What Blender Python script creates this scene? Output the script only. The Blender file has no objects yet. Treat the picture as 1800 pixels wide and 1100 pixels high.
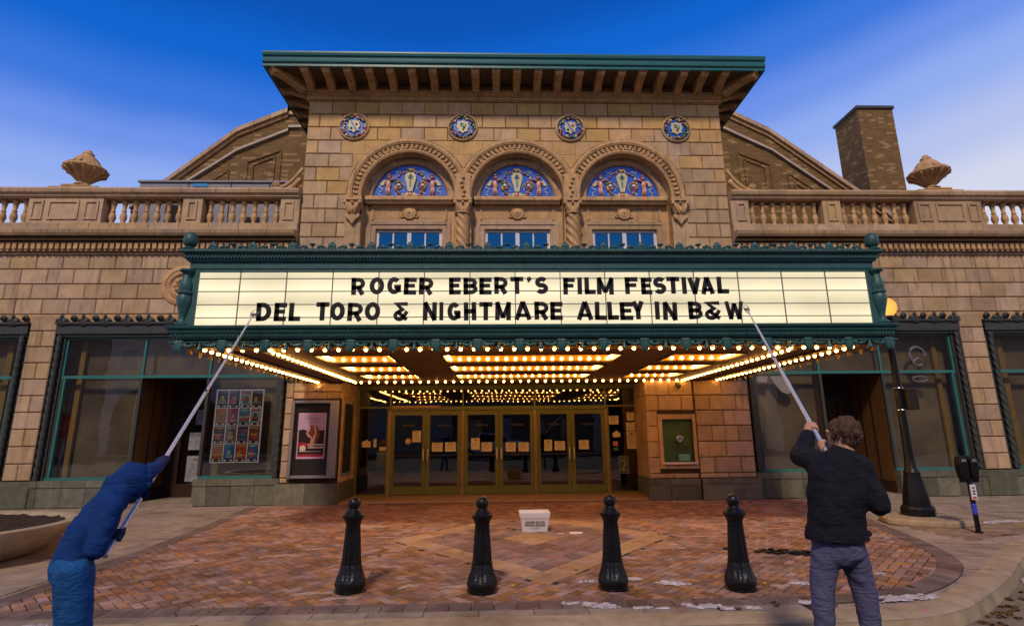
import bpy, bmesh, math, random
from math import sin, cos, pi, radians, sqrt, atan2
from mathutils import Vector, Matrix
random.seed(7)
S = bpy.context.scene
COL = S.collection

# ---------------------------------------------------------------- camera
cam_d = bpy.data.cameras.new("camera"); cam = bpy.data.objects.new("camera", cam_d); COL.objects.link(cam)
YAW, PITCH, ROLL = 0.03104, 0.21912, -0.010024
fw = Vector((sin(YAW) * cos(PITCH), cos(YAW) * cos(PITCH), sin(PITCH)))
rt = Vector((cos(YAW), -sin(YAW), 0)); up = rt.cross(fw)
r2 = rt * cos(ROLL) + up * sin(ROLL); u2 = -rt * sin(ROLL) + up * cos(ROLL)
cam.matrix_world = Matrix(((r2.x, u2.x, -fw.x, 0), (r2.y, u2.y, -fw.y, 0), (r2.z, u2.z, -fw.z, 1.6), (0, 0, 0, 1)))
cam_d.sensor_width = 36; cam_d.lens = 36 * 947.7 / 1800; cam_d.clip_end = 600; cam_d.clip_start = .05
S.camera = cam
# ---------------------------------------------------------------- sky
W = bpy.data.worlds.new("World"); S.world = W; W.use_nodes = True
nt = W.node_tree; N = nt.nodes; K = nt.links; N.clear()
tc = N.new("ShaderNodeTexCoord"); sp = N.new("ShaderNodeSeparateXYZ"); K.new(tc.outputs["Generated"], sp.inputs[0])
def mth(op, a, b=None, c=None):
    m = N.new("ShaderNodeMath"); m.operation = op
    for i, v in enumerate((a, b, c)):
        if v is None: continue
        if isinstance(v, (int, float)): m.inputs[i].default_value = v
        else: K.new(v, m.inputs[i])
    return m.outputs[0]
# twilight dome: deep blue overhead, pale towards the horizon, paler to the right where the day is coming
az = mth('MULTIPLY_ADD', sp.outputs[0], -0.08, sp.outputs[2])
nz = N.new("ShaderNodeTexNoise"); nz.inputs["Scale"].default_value = 2.2; nz.inputs["Detail"].default_value = 4; K.new(tc.outputs["Generated"], nz.inputs[0])
az = mth('ADD', az, mth('MULTIPLY', mth('SUBTRACT', nz.outputs["Fac"], .5), .05))
rp = N.new("ShaderNodeValToRGB"); K.new(az, rp.inputs[0]); cr = rp.color_ramp; cr.interpolation = 'EASE'
stops = [(0.0, (.86, .80, .84)), (.27, (.70, .73, .90)), (.34, (.50, .58, .90)), (.42, (.29, .44, .92)), (.47, (.17, .31, .86)), (.53, (.05, .20, .76)), (.60, (.006, .135, .66)), (.67, (.004, .09, .48)), (.78, (.002, .045, .33)), (1, (.002, .03, .22))]
while len(cr.elements) < len(stops): cr.elements.new(.5)
for e, (p, c) in zip(cr.elements, stops): e.position = p; e.color = (*c, 1)
# the western half, behind the camera, carries the warm glow that lights the front
back = mth('MULTIPLY', sp.outputs[1], -1.0); back = mth('MAXIMUM', back, 0.0)
lowk = mth('SUBTRACT', 1.0, mth('MULTIPLY', sp.outputs[2], 3.0)); lowk = mth('MAXIMUM', lowk, 0.0)
gl = mth('MULTIPLY', back, lowk); gl = mth('MULTIPLY', gl, .95)
mx = N.new("ShaderNodeMix"); mx.data_type = 'RGBA'; K.new(gl, mx.inputs[0]); K.new(rp.outputs[0], mx.inputs[6]); mx.inputs[7].default_value = (1.0, .70, .48, 1)
bg = N.new("ShaderNodeBackground"); bg.inputs[1].default_value = .82; K.new(mx.outputs[2], bg.inputs[0])
wo = N.new("ShaderNodeOutputWorld"); K.new(bg.outputs[0], wo.inputs[0])
# ---------------------------------------------------------------- low soft sun behind the camera
sd = bpy.data.lights.new("sun", 'SUN'); sd.energy = 2.3; sd.angle = radians(7); sd.color = (1.0, .79, .54)
so = bpy.data.objects.new("sun", sd); COL.objects.link(so)
so.rotation_euler = Vector((0.25, 1.0, -1.05)).to_track_quat('-Z', 'Y').to_euler()
S.view_settings.view_transform = 'Standard'; S.view_settings.look = 'None'; S.view_settings.exposure = .2; S.view_settings.gamma = 1
S.render.engine = 'CYCLES'
cy = S.cycles
cy.use_denoising = True; cy.use_light_tree = True; cy.max_bounces = 6; cy.diffuse_bounces = 3; cy.glossy_bounces = 4; cy.transparent_max_bounces = 12
cy.sample_clamp_indirect = 4; cy.caustics_reflective = False; cy.caustics_refractive = False

# ---------------------------------------------------------------- helpers
MATS = {}
def mat(name, col, rough=.75, metal=0, var=.18, scale=2.5, bump=.15, bscale=60, rnd=0, spec=.4, emit=None, estr=0, dirt=0, streak=None, fold=0, pale=0):
    if name in MATS: return MATS[name]
    m = bpy.data.materials.new(name); m.use_nodes = True; t = m.node_tree; n = t.nodes; k = t.links
    p = n["Principled BSDF"]; p.inputs["Roughness"].default_value = rough; p.inputs["Metallic"].default_value = metal
    p.inputs["Specular IOR Level"].default_value = spec
    g = n.new("ShaderNodeNewGeometry")
    a = n.new("ShaderNodeTexNoise"); a.inputs["Scale"].default_value = scale; a.inputs["Detail"].default_value = 7; a.inputs["Roughness"].default_value = .65
    k.new(g.outputs["Position"], a.inputs[0])
    if streak:
        mp = n.new("ShaderNodeMapping"); mp.inputs["Scale"].default_value = streak; k.new(g.outputs["Position"], mp.inputs[0]); k.new(mp.outputs[0], a.inputs[0])
    r = n.new("ShaderNodeMapRange"); r.inputs[1].default_value = .3; r.inputs[2].default_value = .7
    r.inputs[3].default_value = 1 - var; r.inputs[4].default_value = 1 + var; k.new(a.outputs["Fac"], r.inputs[0])
    hv = n.new("ShaderNodeHueSaturation"); hv.inputs["Color"].default_value = (*col, 1); k.new(r.outputs[0], hv.inputs["Value"])
    out = hv.outputs[0]
    if rnd:
        oi = n.new("ShaderNodeObjectInfo"); r1 = n.new("ShaderNodeMapRange"); r1.inputs[3].default_value = 1 - rnd; r1.inputs[4].default_value = 1 + rnd
        k.new(oi.outputs["Random"], r1.inputs[0])
        h2 = n.new("ShaderNodeHueSaturation"); k.new(out, h2.inputs["Color"]); k.new(r1.outputs[0], h2.inputs["Value"])
        wn = n.new("ShaderNodeTexWhiteNoise"); wn.noise_dimensions = '1D'; k.new(oi.outputs["Random"], wn.inputs["W"])
        r3 = n.new("ShaderNodeMapRange"); r3.inputs[3].default_value = .5 - rnd * .06; r3.inputs[4].default_value = .5 + rnd * .06; k.new(wn.outputs[0], r3.inputs[0]); k.new(r3.outputs[0], h2.inputs["Hue"])
        r4 = n.new("ShaderNodeMapRange"); r4.inputs[3].default_value = 1 - rnd * 1.4; r4.inputs[4].default_value = 1 + rnd * .4; k.new(wn.outputs[0], r4.inputs[0]); k.new(r4.outputs[0], h2.inputs["Saturation"])
        out = h2.outputs[0]
    if dirt:
        d = n.new("ShaderNodeTexNoise"); d.inputs["Scale"].default_value = .9; d.inputs["Detail"].default_value = 9; d.inputs["Roughness"].default_value = .72
        k.new(g.outputs["Position"], d.inputs[0])
        dr = n.new("ShaderNodeMapRange"); dr.inputs[1].default_value = .5; dr.inputs[2].default_value = .78; dr.inputs[3].default_value = 0; dr.inputs[4].default_value = dirt; k.new(d.outputs["Fac"], dr.inputs[0])
        s1 = n.new("ShaderNodeMapping"); s1.inputs["Scale"].default_value = (5, 5, .55); k.new(g.outputs["Position"], s1.inputs[0])
        s2 = n.new("ShaderNodeTexNoise"); s2.inputs["Scale"].default_value = 1.6; s2.inputs["Detail"].default_value = 6; k.new(s1.outputs[0], s2.inputs[0])
        s3 = n.new("ShaderNodeMapRange"); s3.inputs[1].default_value = .52; s3.inputs[2].default_value = .75; s3.inputs[3].default_value = 0; s3.inputs[4].default_value = dirt * .9; k.new(s2.outputs["Fac"], s3.inputs[0])
        mxx = n.new("ShaderNodeMath"); mxx.operation = 'MAXIMUM'; k.new(dr.outputs[0], mxx.inputs[0]); k.new(s3.outputs[0], mxx.inputs[1]); dr = mxx
        dm = n.new("ShaderNodeMix"); dm.data_type = 'RGBA'; k.new(dr.outputs[0], dm.inputs[0]); k.new(out, dm.inputs[6]); dm.inputs[7].default_value = (col[0] * .25, col[1] * .24, col[2] * .26, 1)
        out = dm.outputs[2]
    if pale:
        q1 = n.new("ShaderNodeTexNoise"); q1.inputs["Scale"].default_value = 1.1; q1.inputs["Detail"].default_value = 8; q1.inputs["Roughness"].default_value = .7; q1.inputs["Distortion"].default_value = .6; k.new(g.outputs["Position"], q1.inputs[0])
        q2 = n.new("ShaderNodeMapRange"); q2.inputs[1].default_value = .55; q2.inputs[2].default_value = .72; q2.inputs[3].default_value = 0; q2.inputs[4].default_value = pale; k.new(q1.outputs["Fac"], q2.inputs[0])
        q3 = n.new("ShaderNodeMix"); q3.data_type = 'RGBA'; k.new(q2.outputs[0], q3.inputs[0]); k.new(out, q3.inputs[6]); q3.inputs[7].default_value = (.50, .40, .36, 1); out = q3.outputs[2]
        w1 = n.new("ShaderNodeMapRange"); w1.inputs[1].default_value = .30; w1.inputs[2].default_value = .48; w1.inputs[3].default_value = .36; w1.inputs[4].default_value = rough; k.new(q1.outputs["Fac"], w1.inputs[0]); k.new(w1.outputs[0], p.inputs["Roughness"])
        w2 = n.new("ShaderNodeMapRange"); w2.inputs[1].default_value = .30; w2.inputs[2].default_value = .5; w2.inputs[3].default_value = .55; w2.inputs[4].default_value = 1; k.new(q1.outputs["Fac"], w2.inputs[0])
        w3 = n.new("ShaderNodeMix"); w3.data_type = 'RGBA'; w3.blend_type = 'MULTIPLY'; w3.inputs[0].default_value = 1; k.new(out, w3.inputs[6]); k.new(w2.outputs[0], w3.inputs[7]); out = w3.outputs[2]
    k.new(out, p.inputs["Base Color"])
    if bump:
        b = n.new("ShaderNodeTexNoise"); b.inputs["Scale"].default_value = bscale; b.inputs["Detail"].default_value = 4; k.new(g.outputs["Position"], b.inputs[0])
        bm = n.new("ShaderNodeBump"); bm.inputs["Strength"].default_value = bump; bm.inputs["Distance"].default_value = .02; k.new(b.outputs["Fac"], bm.inputs["Height"]); k.new(bm.outputs[0], p.inputs["Normal"])
        if fold:
            fm_ = n.new("ShaderNodeMapping"); fm_.inputs["Rotation"].default_value = (.5, .6, .7); fm_.inputs["Scale"].default_value = (5, 5, 15); k.new(g.outputs["Position"], fm_.inputs[0])
            fn_ = n.new("ShaderNodeTexNoise"); fn_.inputs["Scale"].default_value = 1; fn_.inputs["Detail"].default_value = 2.5; fn_.inputs["Distortion"].default_value = .8; k.new(fm_.outputs[0], fn_.inputs[0])
            fr_ = n.new("ShaderNodeMath"); fr_.operation = 'PINGPONG'; fr_.inputs[1].default_value = .12; k.new(fn_.outputs["Fac"], fr_.inputs[0])
            fb_ = n.new("ShaderNodeBump"); fb_.inputs["Strength"].default_value = fold; fb_.inputs["Distance"].default_value = .12; k.new(fr_.outputs[0], fb_.inputs["Height"]); k.new(bm.outputs[0], fb_.inputs["Normal"]); k.new(fb_.outputs[0], p.inputs["Normal"])
    if emit: p.inputs["Emission Color"].default_value = (*emit, 1); p.inputs["Emission Strength"].default_value = estr
    MATS[name] = m; return m
def glass(name, tint=(.85, .85, .85), ior=1.9, refl=(.95, .97, 1)):
    if name in MATS: return MATS[name]
    m = bpy.data.materials.new(name); m.use_nodes = True; t = m.node_tree; n = t.nodes; k = t.links; n.clear()
    tr = n.new("ShaderNodeBsdfTransparent"); tr.inputs[0].default_value = (*tint, 1)
    gl = n.new("ShaderNodeBsdfGlossy"); gl.inputs["Roughness"].default_value = .015; gl.inputs[0].default_value = (*refl, 1)
    g = n.new("ShaderNodeNewGeometry"); nz = n.new("ShaderNodeTexNoise"); nz.inputs["Scale"].default_value = 1.3; k.new(g.outputs["Position"], nz.inputs[0])
    bp = n.new("ShaderNodeBump"); bp.inputs["Strength"].default_value = .05; bp.inputs["Distance"].default_value = .05; k.new(nz.outputs["Fac"], bp.inputs["Height"]); k.new(bp.outputs[0], gl.inputs["Normal"])
    f0 = n.new("ShaderNodeFresnel"); f0.inputs[0].default_value = ior
    inv = n.new("ShaderNodeMath"); inv.operation = 'SUBTRACT'; inv.inputs[0].default_value = 1; k.new(g.outputs["Backfacing"], inv.inputs[1])
    f = n.new("ShaderNodeMath"); f.operation = 'MULTIPLY'; k.new(f0.outputs[0], f.inputs[0]); k.new(inv.outputs[0], f.inputs[1])
    mx = n.new("ShaderNodeMixShader"); k.new(f.outputs[0], mx.inputs[0]); k.new(tr.outputs[0], mx.inputs[1]); k.new(gl.outputs[0], mx.inputs[2])
    o = n.new("ShaderNodeOutputMaterial"); k.new(mx.outputs[0], o.inputs[0]); MATS[name] = m; return m
def emitm(name, col, s):
    m = bpy.data.materials.new(name); m.use_nodes = True; n = m.node_tree.nodes; n.clear()
    e = n.new("ShaderNodeEmission"); e.inputs[0].default_value = (*col, 1); e.inputs[1].default_value = s
    o = n.new("ShaderNodeOutputMaterial"); m.node_tree.links.new(e.outputs[0], o.inputs[0]); MATS[name] = m; return m

def wl(o):
    v = Vector((0, 0, 0))
    while o is not None: v += o.location; o = o.parent
    return v
def tag(o, label=None, cat=None, group=None, kind=None):
    if label: o['label'] = label
    if cat: o['category'] = cat
    if group: o['group'] = group
    if kind: o['kind'] = kind
    return o
def empty(name, loc, label=None, cat=None, group=None, kind=None, parent=None):
    o = bpy.data.objects.new(name, None); COL.objects.link(o); o.empty_display_size = .2
    if parent: o.parent = parent; o.location = Vector(loc) - wl(parent)
    else: o.location = loc
    return tag(o, label, cat, group, kind)
class MB:
    def __init__(s): s.v = []; s.f = []; s.mi = []; s.cur = 0
    def add(s, vs, fs):
        b = len(s.v); s.v += [tuple(v) for v in vs]; s.f += [tuple(b + i for i in f) for f in fs]; s.mi += [s.cur] * len(fs); return s
    def box(s, x0, x1, y0, y1, z0, z1):
        return s.add([(x0, y0, z0), (x1, y0, z0), (x1, y1, z0), (x0, y1, z0), (x0, y0, z1), (x1, y0, z1), (x1, y1, z1), (x0, y1, z1)],
                     [(0, 3, 2, 1), (4, 5, 6, 7), (0, 1, 5, 4), (1, 2, 6, 5), (2, 3, 7, 6), (3, 0, 4, 7)])
    def obox(s, c, sx, sy, sz, M=None):
        M = M or Matrix.Identity(3); c = Vector(c)
        vs = [c + M @ Vector((i * sx / 2, j * sy / 2, k * sz / 2)) for k in (-1, 1) for j in (-1, 1) for i in (-1, 1)]
        return s.add(vs, [(0, 2, 3, 1), (4, 5, 7, 6), (0, 1, 5, 4), (1, 3, 7, 5), (3, 2, 6, 7), (2, 0, 4, 6)])
    def prism(s, pts, d, axis='y', a0=0):
        """closed polygon pts (u,v) extruded along axis from a0 to a0+d"""
        n = len(pts); f = {'y': lambda u, v, w: (u, w, v), 'x': lambda u, v, w: (w, u, v), 'z': lambda u, v, w: (u, v, w)}[axis]
        vs = [f(u, v, a0) for u, v in pts] + [f(u, v, a0 + d) for u, v in pts]
        return s.add(vs, [tuple(range(n)), tuple(range(2 * n - 1, n - 1, -1))] + [(i, i + n, (i + 1) % n + n, (i + 1) % n) for i in range(n)])
    def lathe(s, prof, c, n=16, sx=1, sy=1, flute=0, fn=8, rng=None, twist=0):
        c = Vector(c); b = []
        for r, z in prof:
            for i in range(n):
                a = 2 * pi * i / n + pi / n
                rr = r * (1 + flute * cos(fn * a + twist * z)) if flute and (rng is None or rng[0] <= z <= rng[1]) else r
                b.append((c.x + rr * sx * cos(a), c.y + rr * sy * sin(a), c.z + z))
        m = len(prof)
        fs = [(j * n + i, j * n + (i + 1) % n, (j + 1) * n + (i + 1) % n, (j + 1) * n + i) for j in range(m - 1) for i in range(n)]
        fs += [tuple(range(n - 1, -1, -1)), tuple((m - 1) * n + i for i in range(n))]
        return s.add(b, fs)
    def lathe_y(s, prof, c, n=24):
        m = len(prof); vs = [(c[0] + r * cos(2 * pi * i / n), c[1] - z, c[2] + r * sin(2 * pi * i / n)) for r, z in prof for i in range(n)]
        return s.add(vs, [(j * n + i, j * n + (i + 1) % n, (j + 1) * n + (i + 1) % n, (j + 1) * n + i) for j in range(m - 1) for i in range(n)] + [tuple(range(n - 1, -1, -1)), tuple((m - 1) * n + i for i in range(n))])
    def tube(s, pts, r, n=8):
        pts = [Vector(p) for p in pts]; rs = r if isinstance(r, (list, tuple)) else [r] * len(pts); vs = []
        up_ = Vector((0, 0, 1))
        for i, p in enumerate(pts):
            d = (pts[min(i + 1, len(pts) - 1)] - pts[max(i - 1, 0)]).normalized()
            a = d.cross(up_ if abs(d.z) < .95 else Vector((1, 0, 0))).normalized(); b = d.cross(a)
            for j in range(n): vs.append(p + (a * cos(2 * pi * j / n) + b * sin(2 * pi * j / n)) * rs[i])
        m = len(pts)
        fs = [(j * n + i, j * n + (i + 1) % n, (j + 1) * n + (i + 1) % n, (j + 1) * n + i) for j in range(m - 1) for i in range(n)]
        fs += [tuple(range(n - 1, -1, -1)), tuple((m - 1) * n + i for i in range(n))]
        return s.add(vs, fs)
    def sweepx(s, prof, x0, x1, cap=True):
        """profile (y,z) closed swept along x"""
        return s.prism(prof, x1 - x0, 'x', x0)
    def ball(s, c, r, seg=8, rings=6, sx=1, sy=1, sz=1):
        prof = [(r * sin(pi * j / rings), -r * sz * cos(pi * j / rings)) for j in range(rings + 1)]
        prof = [(max(p, .001 * r), z) for p, z in prof]
        return s.lathe(prof, c, seg, sx, sy)
    def mesh(s, name, off=Vector((0, 0, 0)), smooth=False):
        me = bpy.data.meshes.new(name); me.from_pydata([tuple(Vector(v) - off) for v in s.v], [], s.f)
        if smooth: me.polygons.foreach_set('use_smooth', [True] * len(me.polygons))
        if any(s.mi): me.polygons.foreach_set('material_index', s.mi)
        bm = bmesh.new(); bm.from_mesh(me); bmesh.ops.recalc_face_normals(bm, faces=bm.faces); bm.to_mesh(me); bm.free()
        return me
    def build(s, name, m, parent=None, smooth=False, loc=None, auto=None, **kw):
        off = wl(parent) if parent else Vector(loc or (0, 0, 0))
        me = s.mesh(name, off, smooth)
        for q in (m if isinstance(m, (list, tuple)) else [m]): me.materials.append(q)
        if auto is not None: me.set_sharp_from_angle(angle=radians(auto))
        o = bpy.data.objects.new(name, me); COL.objects.link(o)
        if parent: o.parent = parent
        elif loc: o.location = loc
        return tag(o, **kw)
def inst(name, me, parent, loc, rz=0, sc=None, **kw):
    o = bpy.data.objects.new(name, me); COL.objects.link(o)
    if parent: o.parent = parent; o.location = Vector(loc) - wl(parent)
    else: o.location = loc
    if rz: o.rotation_euler.z = rz
    if sc: o.scale = sc
    return tag(o, **kw)
def bevel(o, w=.01, seg=1):
    b = o.modifiers.new("bevel", 'BEVEL'); b.width = w; b.segments = seg; b.limit_method = 'ANGLE'; return o

# ---------------------------------------------------------------- materials
TERRA = (.43, .285, .165)
M_stone = mat('terracotta', TERRA, .62, var=.16, scale=3.5, bump=.3, bscale=45, rnd=.14, dirt=.65)
M_trim = mat('terracotta_trim', (.50, .305, .145), .6, var=.2, scale=5, bump=.35, bscale=50, dirt=.7)
M_stoneU = mat('golden_terracotta', (.47, .28, .105), .6, var=.18, scale=3.5, bump=.25, bscale=45, rnd=.12, dirt=.4)
M_mortar = mat('joint', (.05, .03, .018), .9, var=.2)
M_brickwall = None
M_granite = mat('green_granite', (.12, .12, .085), .5, var=.3, scale=6, bump=.1, bscale=150, rnd=.3, dirt=.35)
M_teal = mat('teal_paint', (.026, .095, .10), .42, var=.2, scale=9, bump=.25, bscale=80, dirt=.35)
M_tealb = mat('teal_trim', (.03, .16, .155), .35, var=.12, bump=.05)
M_iron = mat('dark_iron', (.035, .04, .04), .5, var=.3, scale=12, bump=.35, bscale=70)
M_wood = mat('brown_panel', (.13, .065, .02), .5, var=.3, scale=3, streak=(8, 8, .7), bump=.1)
M_darkwood = mat('dark_wood', (.03, .014, .009), .45, var=.3, streak=(8, 8, .7), scale=3)
M_black = mat('black_iron_paint', (.0045, .0045, .006), .33, var=.7, scale=25, bump=.3, bscale=45, spec=.35)
M_letter = mat('black_letter', (.012, .009, .008), .35, var=.1, bump=0)
M_gold = mat('gold_paint', (.34, .155, .022), .35, var=.12, scale=6, bump=.1, spec=.6)
M_soffit = mat('brown_soffit', (.19, .105, .035), .6, var=.1, bump=.1)
M_olive = mat('olive_door_paint', (.13, .145, .04), .45, var=.1, bump=.05)
M_steel = mat('steel', (.55, .55, .55), .25, metal=1, var=.1, bump=0)
M_alu = mat('grey_metal_frame', (.27, .27, .32), .35, metal=.5, var=.12, bump=.05)
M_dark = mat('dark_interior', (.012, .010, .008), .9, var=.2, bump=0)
M_inside = mat('display_backing', (.19, .155, .11), .9, var=.45, scale=.9, bump=0)
M_white = mat('white_paint', (.62, .60, .66), .5, var=.08, bump=.05)
M_paper = mat('paper', (.62, .55, .40), .8, var=.06, bump=0)
G_shop = glass('shop_glass', (.88, .87, .84), 2.9)
G_door = glass('door_glass', (.5, .5, .48), 2.05)
G_up = glass('upper_glass', (.1, .2, .3), 4.0, (.04, .30, .62))

Y0 = 13.5; CX = .6
# ================================================================= GROUND
def sheet(name, pts, z, m, thick=0, **kw):
    b = MB()
    if thick: b.prism(pts, -thick, 'z', z)
    else: b.add([(x, y, z) for x, y in pts], [tuple(range(len(pts)))])
    return b.build(name, m, **kw)
M_asphalt = mat('asphalt', (.055, .048, .045), .85, var=.35, scale=14, bump=.5, bscale=180, dirt=.3)
M_conc = mat('concrete_walk', (.30, .235, .185), .8, var=.2, scale=3, bump=.2, bscale=90, dirt=.5, pale=0.5)
M_conc2 = mat('concrete_slab', (.25, .195, .155), .8, var=.22, scale=4, bump=.2, bscale=90, rnd=.16, dirt=.5, pale=0.6)
M_curb = mat('curb_concrete', (.34, .26, .17), .8, var=.2, scale=5, bump=.3, bscale=70, dirt=.4, pale=0.4)
M_sand = mat('joint_sand', (.022, .015, .011), .95, var=.3, bump=.1)
M_paver = mat('red_paver', (.26, .115, .07), .75, var=.25, scale=7, bump=.35, bscale=120, rnd=.38, dirt=.45, pale=0.6)
M_paverD = mat('dark_paver', (.14, .09, .08), .8, var=.22, scale=7, bump=.35, bscale=120, rnd=.25, dirt=.4, pale=0.35)
M_paverP = mat('purple_paver', (.20, .11, .10), .8, var=.22, scale=7, bump=.35, bscale=120, rnd=.3, dirt=.4, pale=0.3)
curb = [(-60, 5.02), (-8, 5.02), (2.4, 5.02), (3.1, 5.06), (3.7, 5.2), (4.3, 5.48), (5.0, 5.95), (5.8, 6.6), (6.6, 7.35), (7.3, 7.95), (8.0, 8.3), (9.0, 8.55), (12, 8.8), (60, 9.2)]
def catmull(P, n=5):
    out = []
    for i in range(len(P) - 1):
        p0, p1, p2, p3 = Vector(P[max(i - 1, 0)]), Vector(P[i]), Vector(P[i + 1]), Vector(P[min(i + 2, len(P) - 1)])
        if (p2 - p1).length > 4: out.append(tuple(p1)); continue
        for k in range(n):
            t = k / n; q = .5 * (2 * p1 + (p2 - p0) * t + (2 * p0 - 5 * p1 + 4 * p2 - p3) * t * t + (3 * p1 - p0 - 3 * p2 + p3) * t ** 3); out.append((q.x, q.y))
    return out + [tuple(P[-1])]
curb = [(-60, 5.02), (-8, 5.02), (-4, 5.02), (0, 5.02), (2, 5.02), (3.3, 5.03), (4.15, 5.22), (4.95, 5.74), (5.8, 6.40), (6.75, 7.22), (7.7, 7.95), (8.6, 8.35), (9.8, 8.6), (12.5, 8.8), (60, 9.2)]
curb = [curb[0]] + catmull(curb[1:-1], 5) + [curb[-1]]
walk = curb + [(60, 15), (-60, 15)]
sheet('street', [(-120, -80), (120, -80), (120, 30), (-120, 30)], -.135, M_asphalt, kind='structure')
sheet('pavement', [(x, y) for x, y in walk], -.012, M_conc, .12, kind='structure')
# curb: swept section with its own edge
def offset_line(P, d):
    out = []
    for i, p in enumerate(P):
        a = Vector(P[max(i - 1, 0)]); b = Vector(P[min(i + 1, len(P) - 1)]); t = (b - a).normalized(); n = Vector((-t.y, t.x)); out.append((p[0] + n.x * d, p[1] + n.y * d))
    return out
cb = MB(); sec = [(0, -.134), (.02, -.02), (.05, .002), (.15, .006), (.30, .004), (.31, -.02), (.31, -.1)]
cl = curb[1:]; rings = [offset_line(cl, d - .02) for d, z in sec]; n_ = len(cl)
vs = [(rings[j][i][0], rings[j][i][1], sec[j][1]) for i in range(n_) for j in range(len(sec))]; m_ = len(sec)
cb.add(vs, [(i * m_ + j, (i + 1) * m_ + j, (i + 1) * m_ + j + 1, i * m_ + j + 1) for i in range(n_ - 1) for j in range(m_ - 1)])
cb.build('curb', M_curb, smooth=True, auto=40, kind='structure')
# gutter pan along the curb
gp = MB(); a_ = offset_line(cl, -.42); b_ = offset_line(cl, -.02)
gp.add([(x, y, -.131) for x, y in a_] + [(x, y, -.128) for x, y in b_], [(i, i + 1, n_ + i + 1, n_ + i) for i in range(n_ - 1)]); gp.build('gutter', mat('gutter_concrete', (.20, .155, .11), .85, var=.3, scale=6, bump=.4, bscale=60, dirt=.6), kind='structure')

paving = empty('brick_paving', (0, 5.7, 0), kind='structure')
left_b = [(-4.80, 5.72), (-4.86, 7.3), (-4.9, 8.6), (-5.05, 10.2), (-5.3, 12.2), (-5.5, 13.45)]
right_b = [(3.1, 5.72), (3.9, 5.86), (4.4, 6.14), (5.06, 6.66), (5.6, 7.3), (5.95, 8.2), (6.3, 9.4), (6.75, 11), (7.2, 12.4), (7.6, 13.45)]
region = left_b[::-1] + right_b
region = [(-4.80, 5.72)] + right_b + [(7.6, 13.45), (-5.5, 13.45)] + left_b[::-1]
def inpoly(x, y, P):
    c = False; j = len(P) - 1
    for i in range(len(P)):
        if (P[i][1] > y) != (P[j][1] > y) and x < (P[j][0] - P[i][0]) * (y - P[i][1]) / (P[j][1] - P[i][1]) + P[i][0]: c = not c
        j = i
    return c
sheet('joint_bed', region, -.0095, M_sand, kind='structure')
DC = (.56, 9.0); HX, HY = 2.2, 2.68
dval = lambda x, y: abs(x - DC[0]) / HX + abs(y - DC[1]) / HY
def paver_mesh(w, h, bev=.006, t=.014):
    b = MB(); x, y = w / 2, h / 2; X, Y = x - bev, y - bev
    b.add([(-x, -y, -t), (x, -y, -t), (x, y, -t), (-x, y, -t), (-x, -y, -.004), (x, -y, -.004), (x, y, -.004), (-x, y, -.004), (-X, -Y, 0), (X, -Y, 0), (X, Y, 0), (-X, Y, 0)],
          [(0, 1, 5, 4), (1, 2, 6, 5), (2, 3, 7, 6), (3, 0, 4, 7), (4, 5, 9, 8), (5, 6, 10, 9), (6, 7, 11, 10), (7, 4, 8, 11), (8, 9, 10, 11)])
    return b
L_, B_ = .20, .10
pieces = []   # x, y, angle, kind
A = radians(45)
for i in range(-110, 111):
    for j in range(-60, 61):
        # herringbone cell: unit = B_, pairs repeat with (B,B) shift and (2B,-2B)
        bx, by = (i + 2 * j) * B_, (-i + 2 * j) * B_
        for (ox, oy, rot) in ((B_, B_ / 2, 0), (B_ / 2 * 5, B_, pi / 2)):
            x, y = bx + ox, by + oy
            X = x * cos(A) - y * sin(A) + .5; Y = x * sin(A) + y * cos(A) + 9
            if 5.7 < Y < 13.46 and -5.6 < X < 7.7 and inpoly(X + (.09 if X < .5 else -.09), max(Y, 5.80) if Y > 5.70 else Y, region) and dval(X, Y) > 1.0: pieces.append((X, Y, A + rot))
brick_me = paver_mesh(L_ - .012, B_ - .012).mesh('paver'); brick_me.materials.append(M_paver)
pieces.sort(key=lambda p: p[0] * p[0] + p[1] * p[1])
pieces = [p for p in pieces]
for X, Y, a in pieces[:300]:
    o = inst('paver', brick_me, paving, (X, Y, random.uniform(-.001, .003)), a); o.rotation_euler.x = random.gauss(0, .009); o.rotation_euler.y = random.gauss(0, .009)
# remaining bricks: one part; tone varies brick by brick through a face attribute
def field(name, plist, w, h, m, parent, z=0):
    proto = paver_mesh(w, h); V = []; Fc = []; T = []
    for q in plist:
        X, Y, a = q[:3]; c, s_ = cos(a), sin(a); b = len(V); tx, ty = random.gauss(0, .009), random.gauss(0, .009); dz = z + random.uniform(-.001, .002); tone = random.random()
        for x, y, zz in proto.v: V.append((X + x * c - y * s_, Y + x * s_ + y * c, zz + dz + tx * x + ty * y))
        for f in proto.f: Fc.append(tuple(b + i for i in f)); T.append(tone)
    off = wl(parent); me = bpy.data.meshes.new(name); me.from_pydata([tuple(Vector(v) - off) for v in V], [], Fc)
    at = me.attributes.new('tone', 'FLOAT', 'FACE'); at.data.foreach_set('value', T); me.materials.append(m)
    o = bpy.data.objects.new(name, me); COL.objects.link(o); o.parent = parent; o['kind'] = 'stuff'; return o
def tonemat(name, src):
    m = src.copy(); m.name = name; n = m.node_tree.nodes; k = m.node_tree.links
    oi = [q for q in n if q.type == 'OBJECT_INFO'][0]; at = n.new('ShaderNodeAttribute'); at.attribute_name = 'tone'
    for l in list(k):
        if l.from_node == oi: s_ = l.to_socket; k.remove(l); k.new(at.outputs['Fac'], s_)
    return m
field('paver_field', pieces[300:], L_ - .012, B_ - .012, tonemat('red_paver_field', M_paver), paving)
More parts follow.
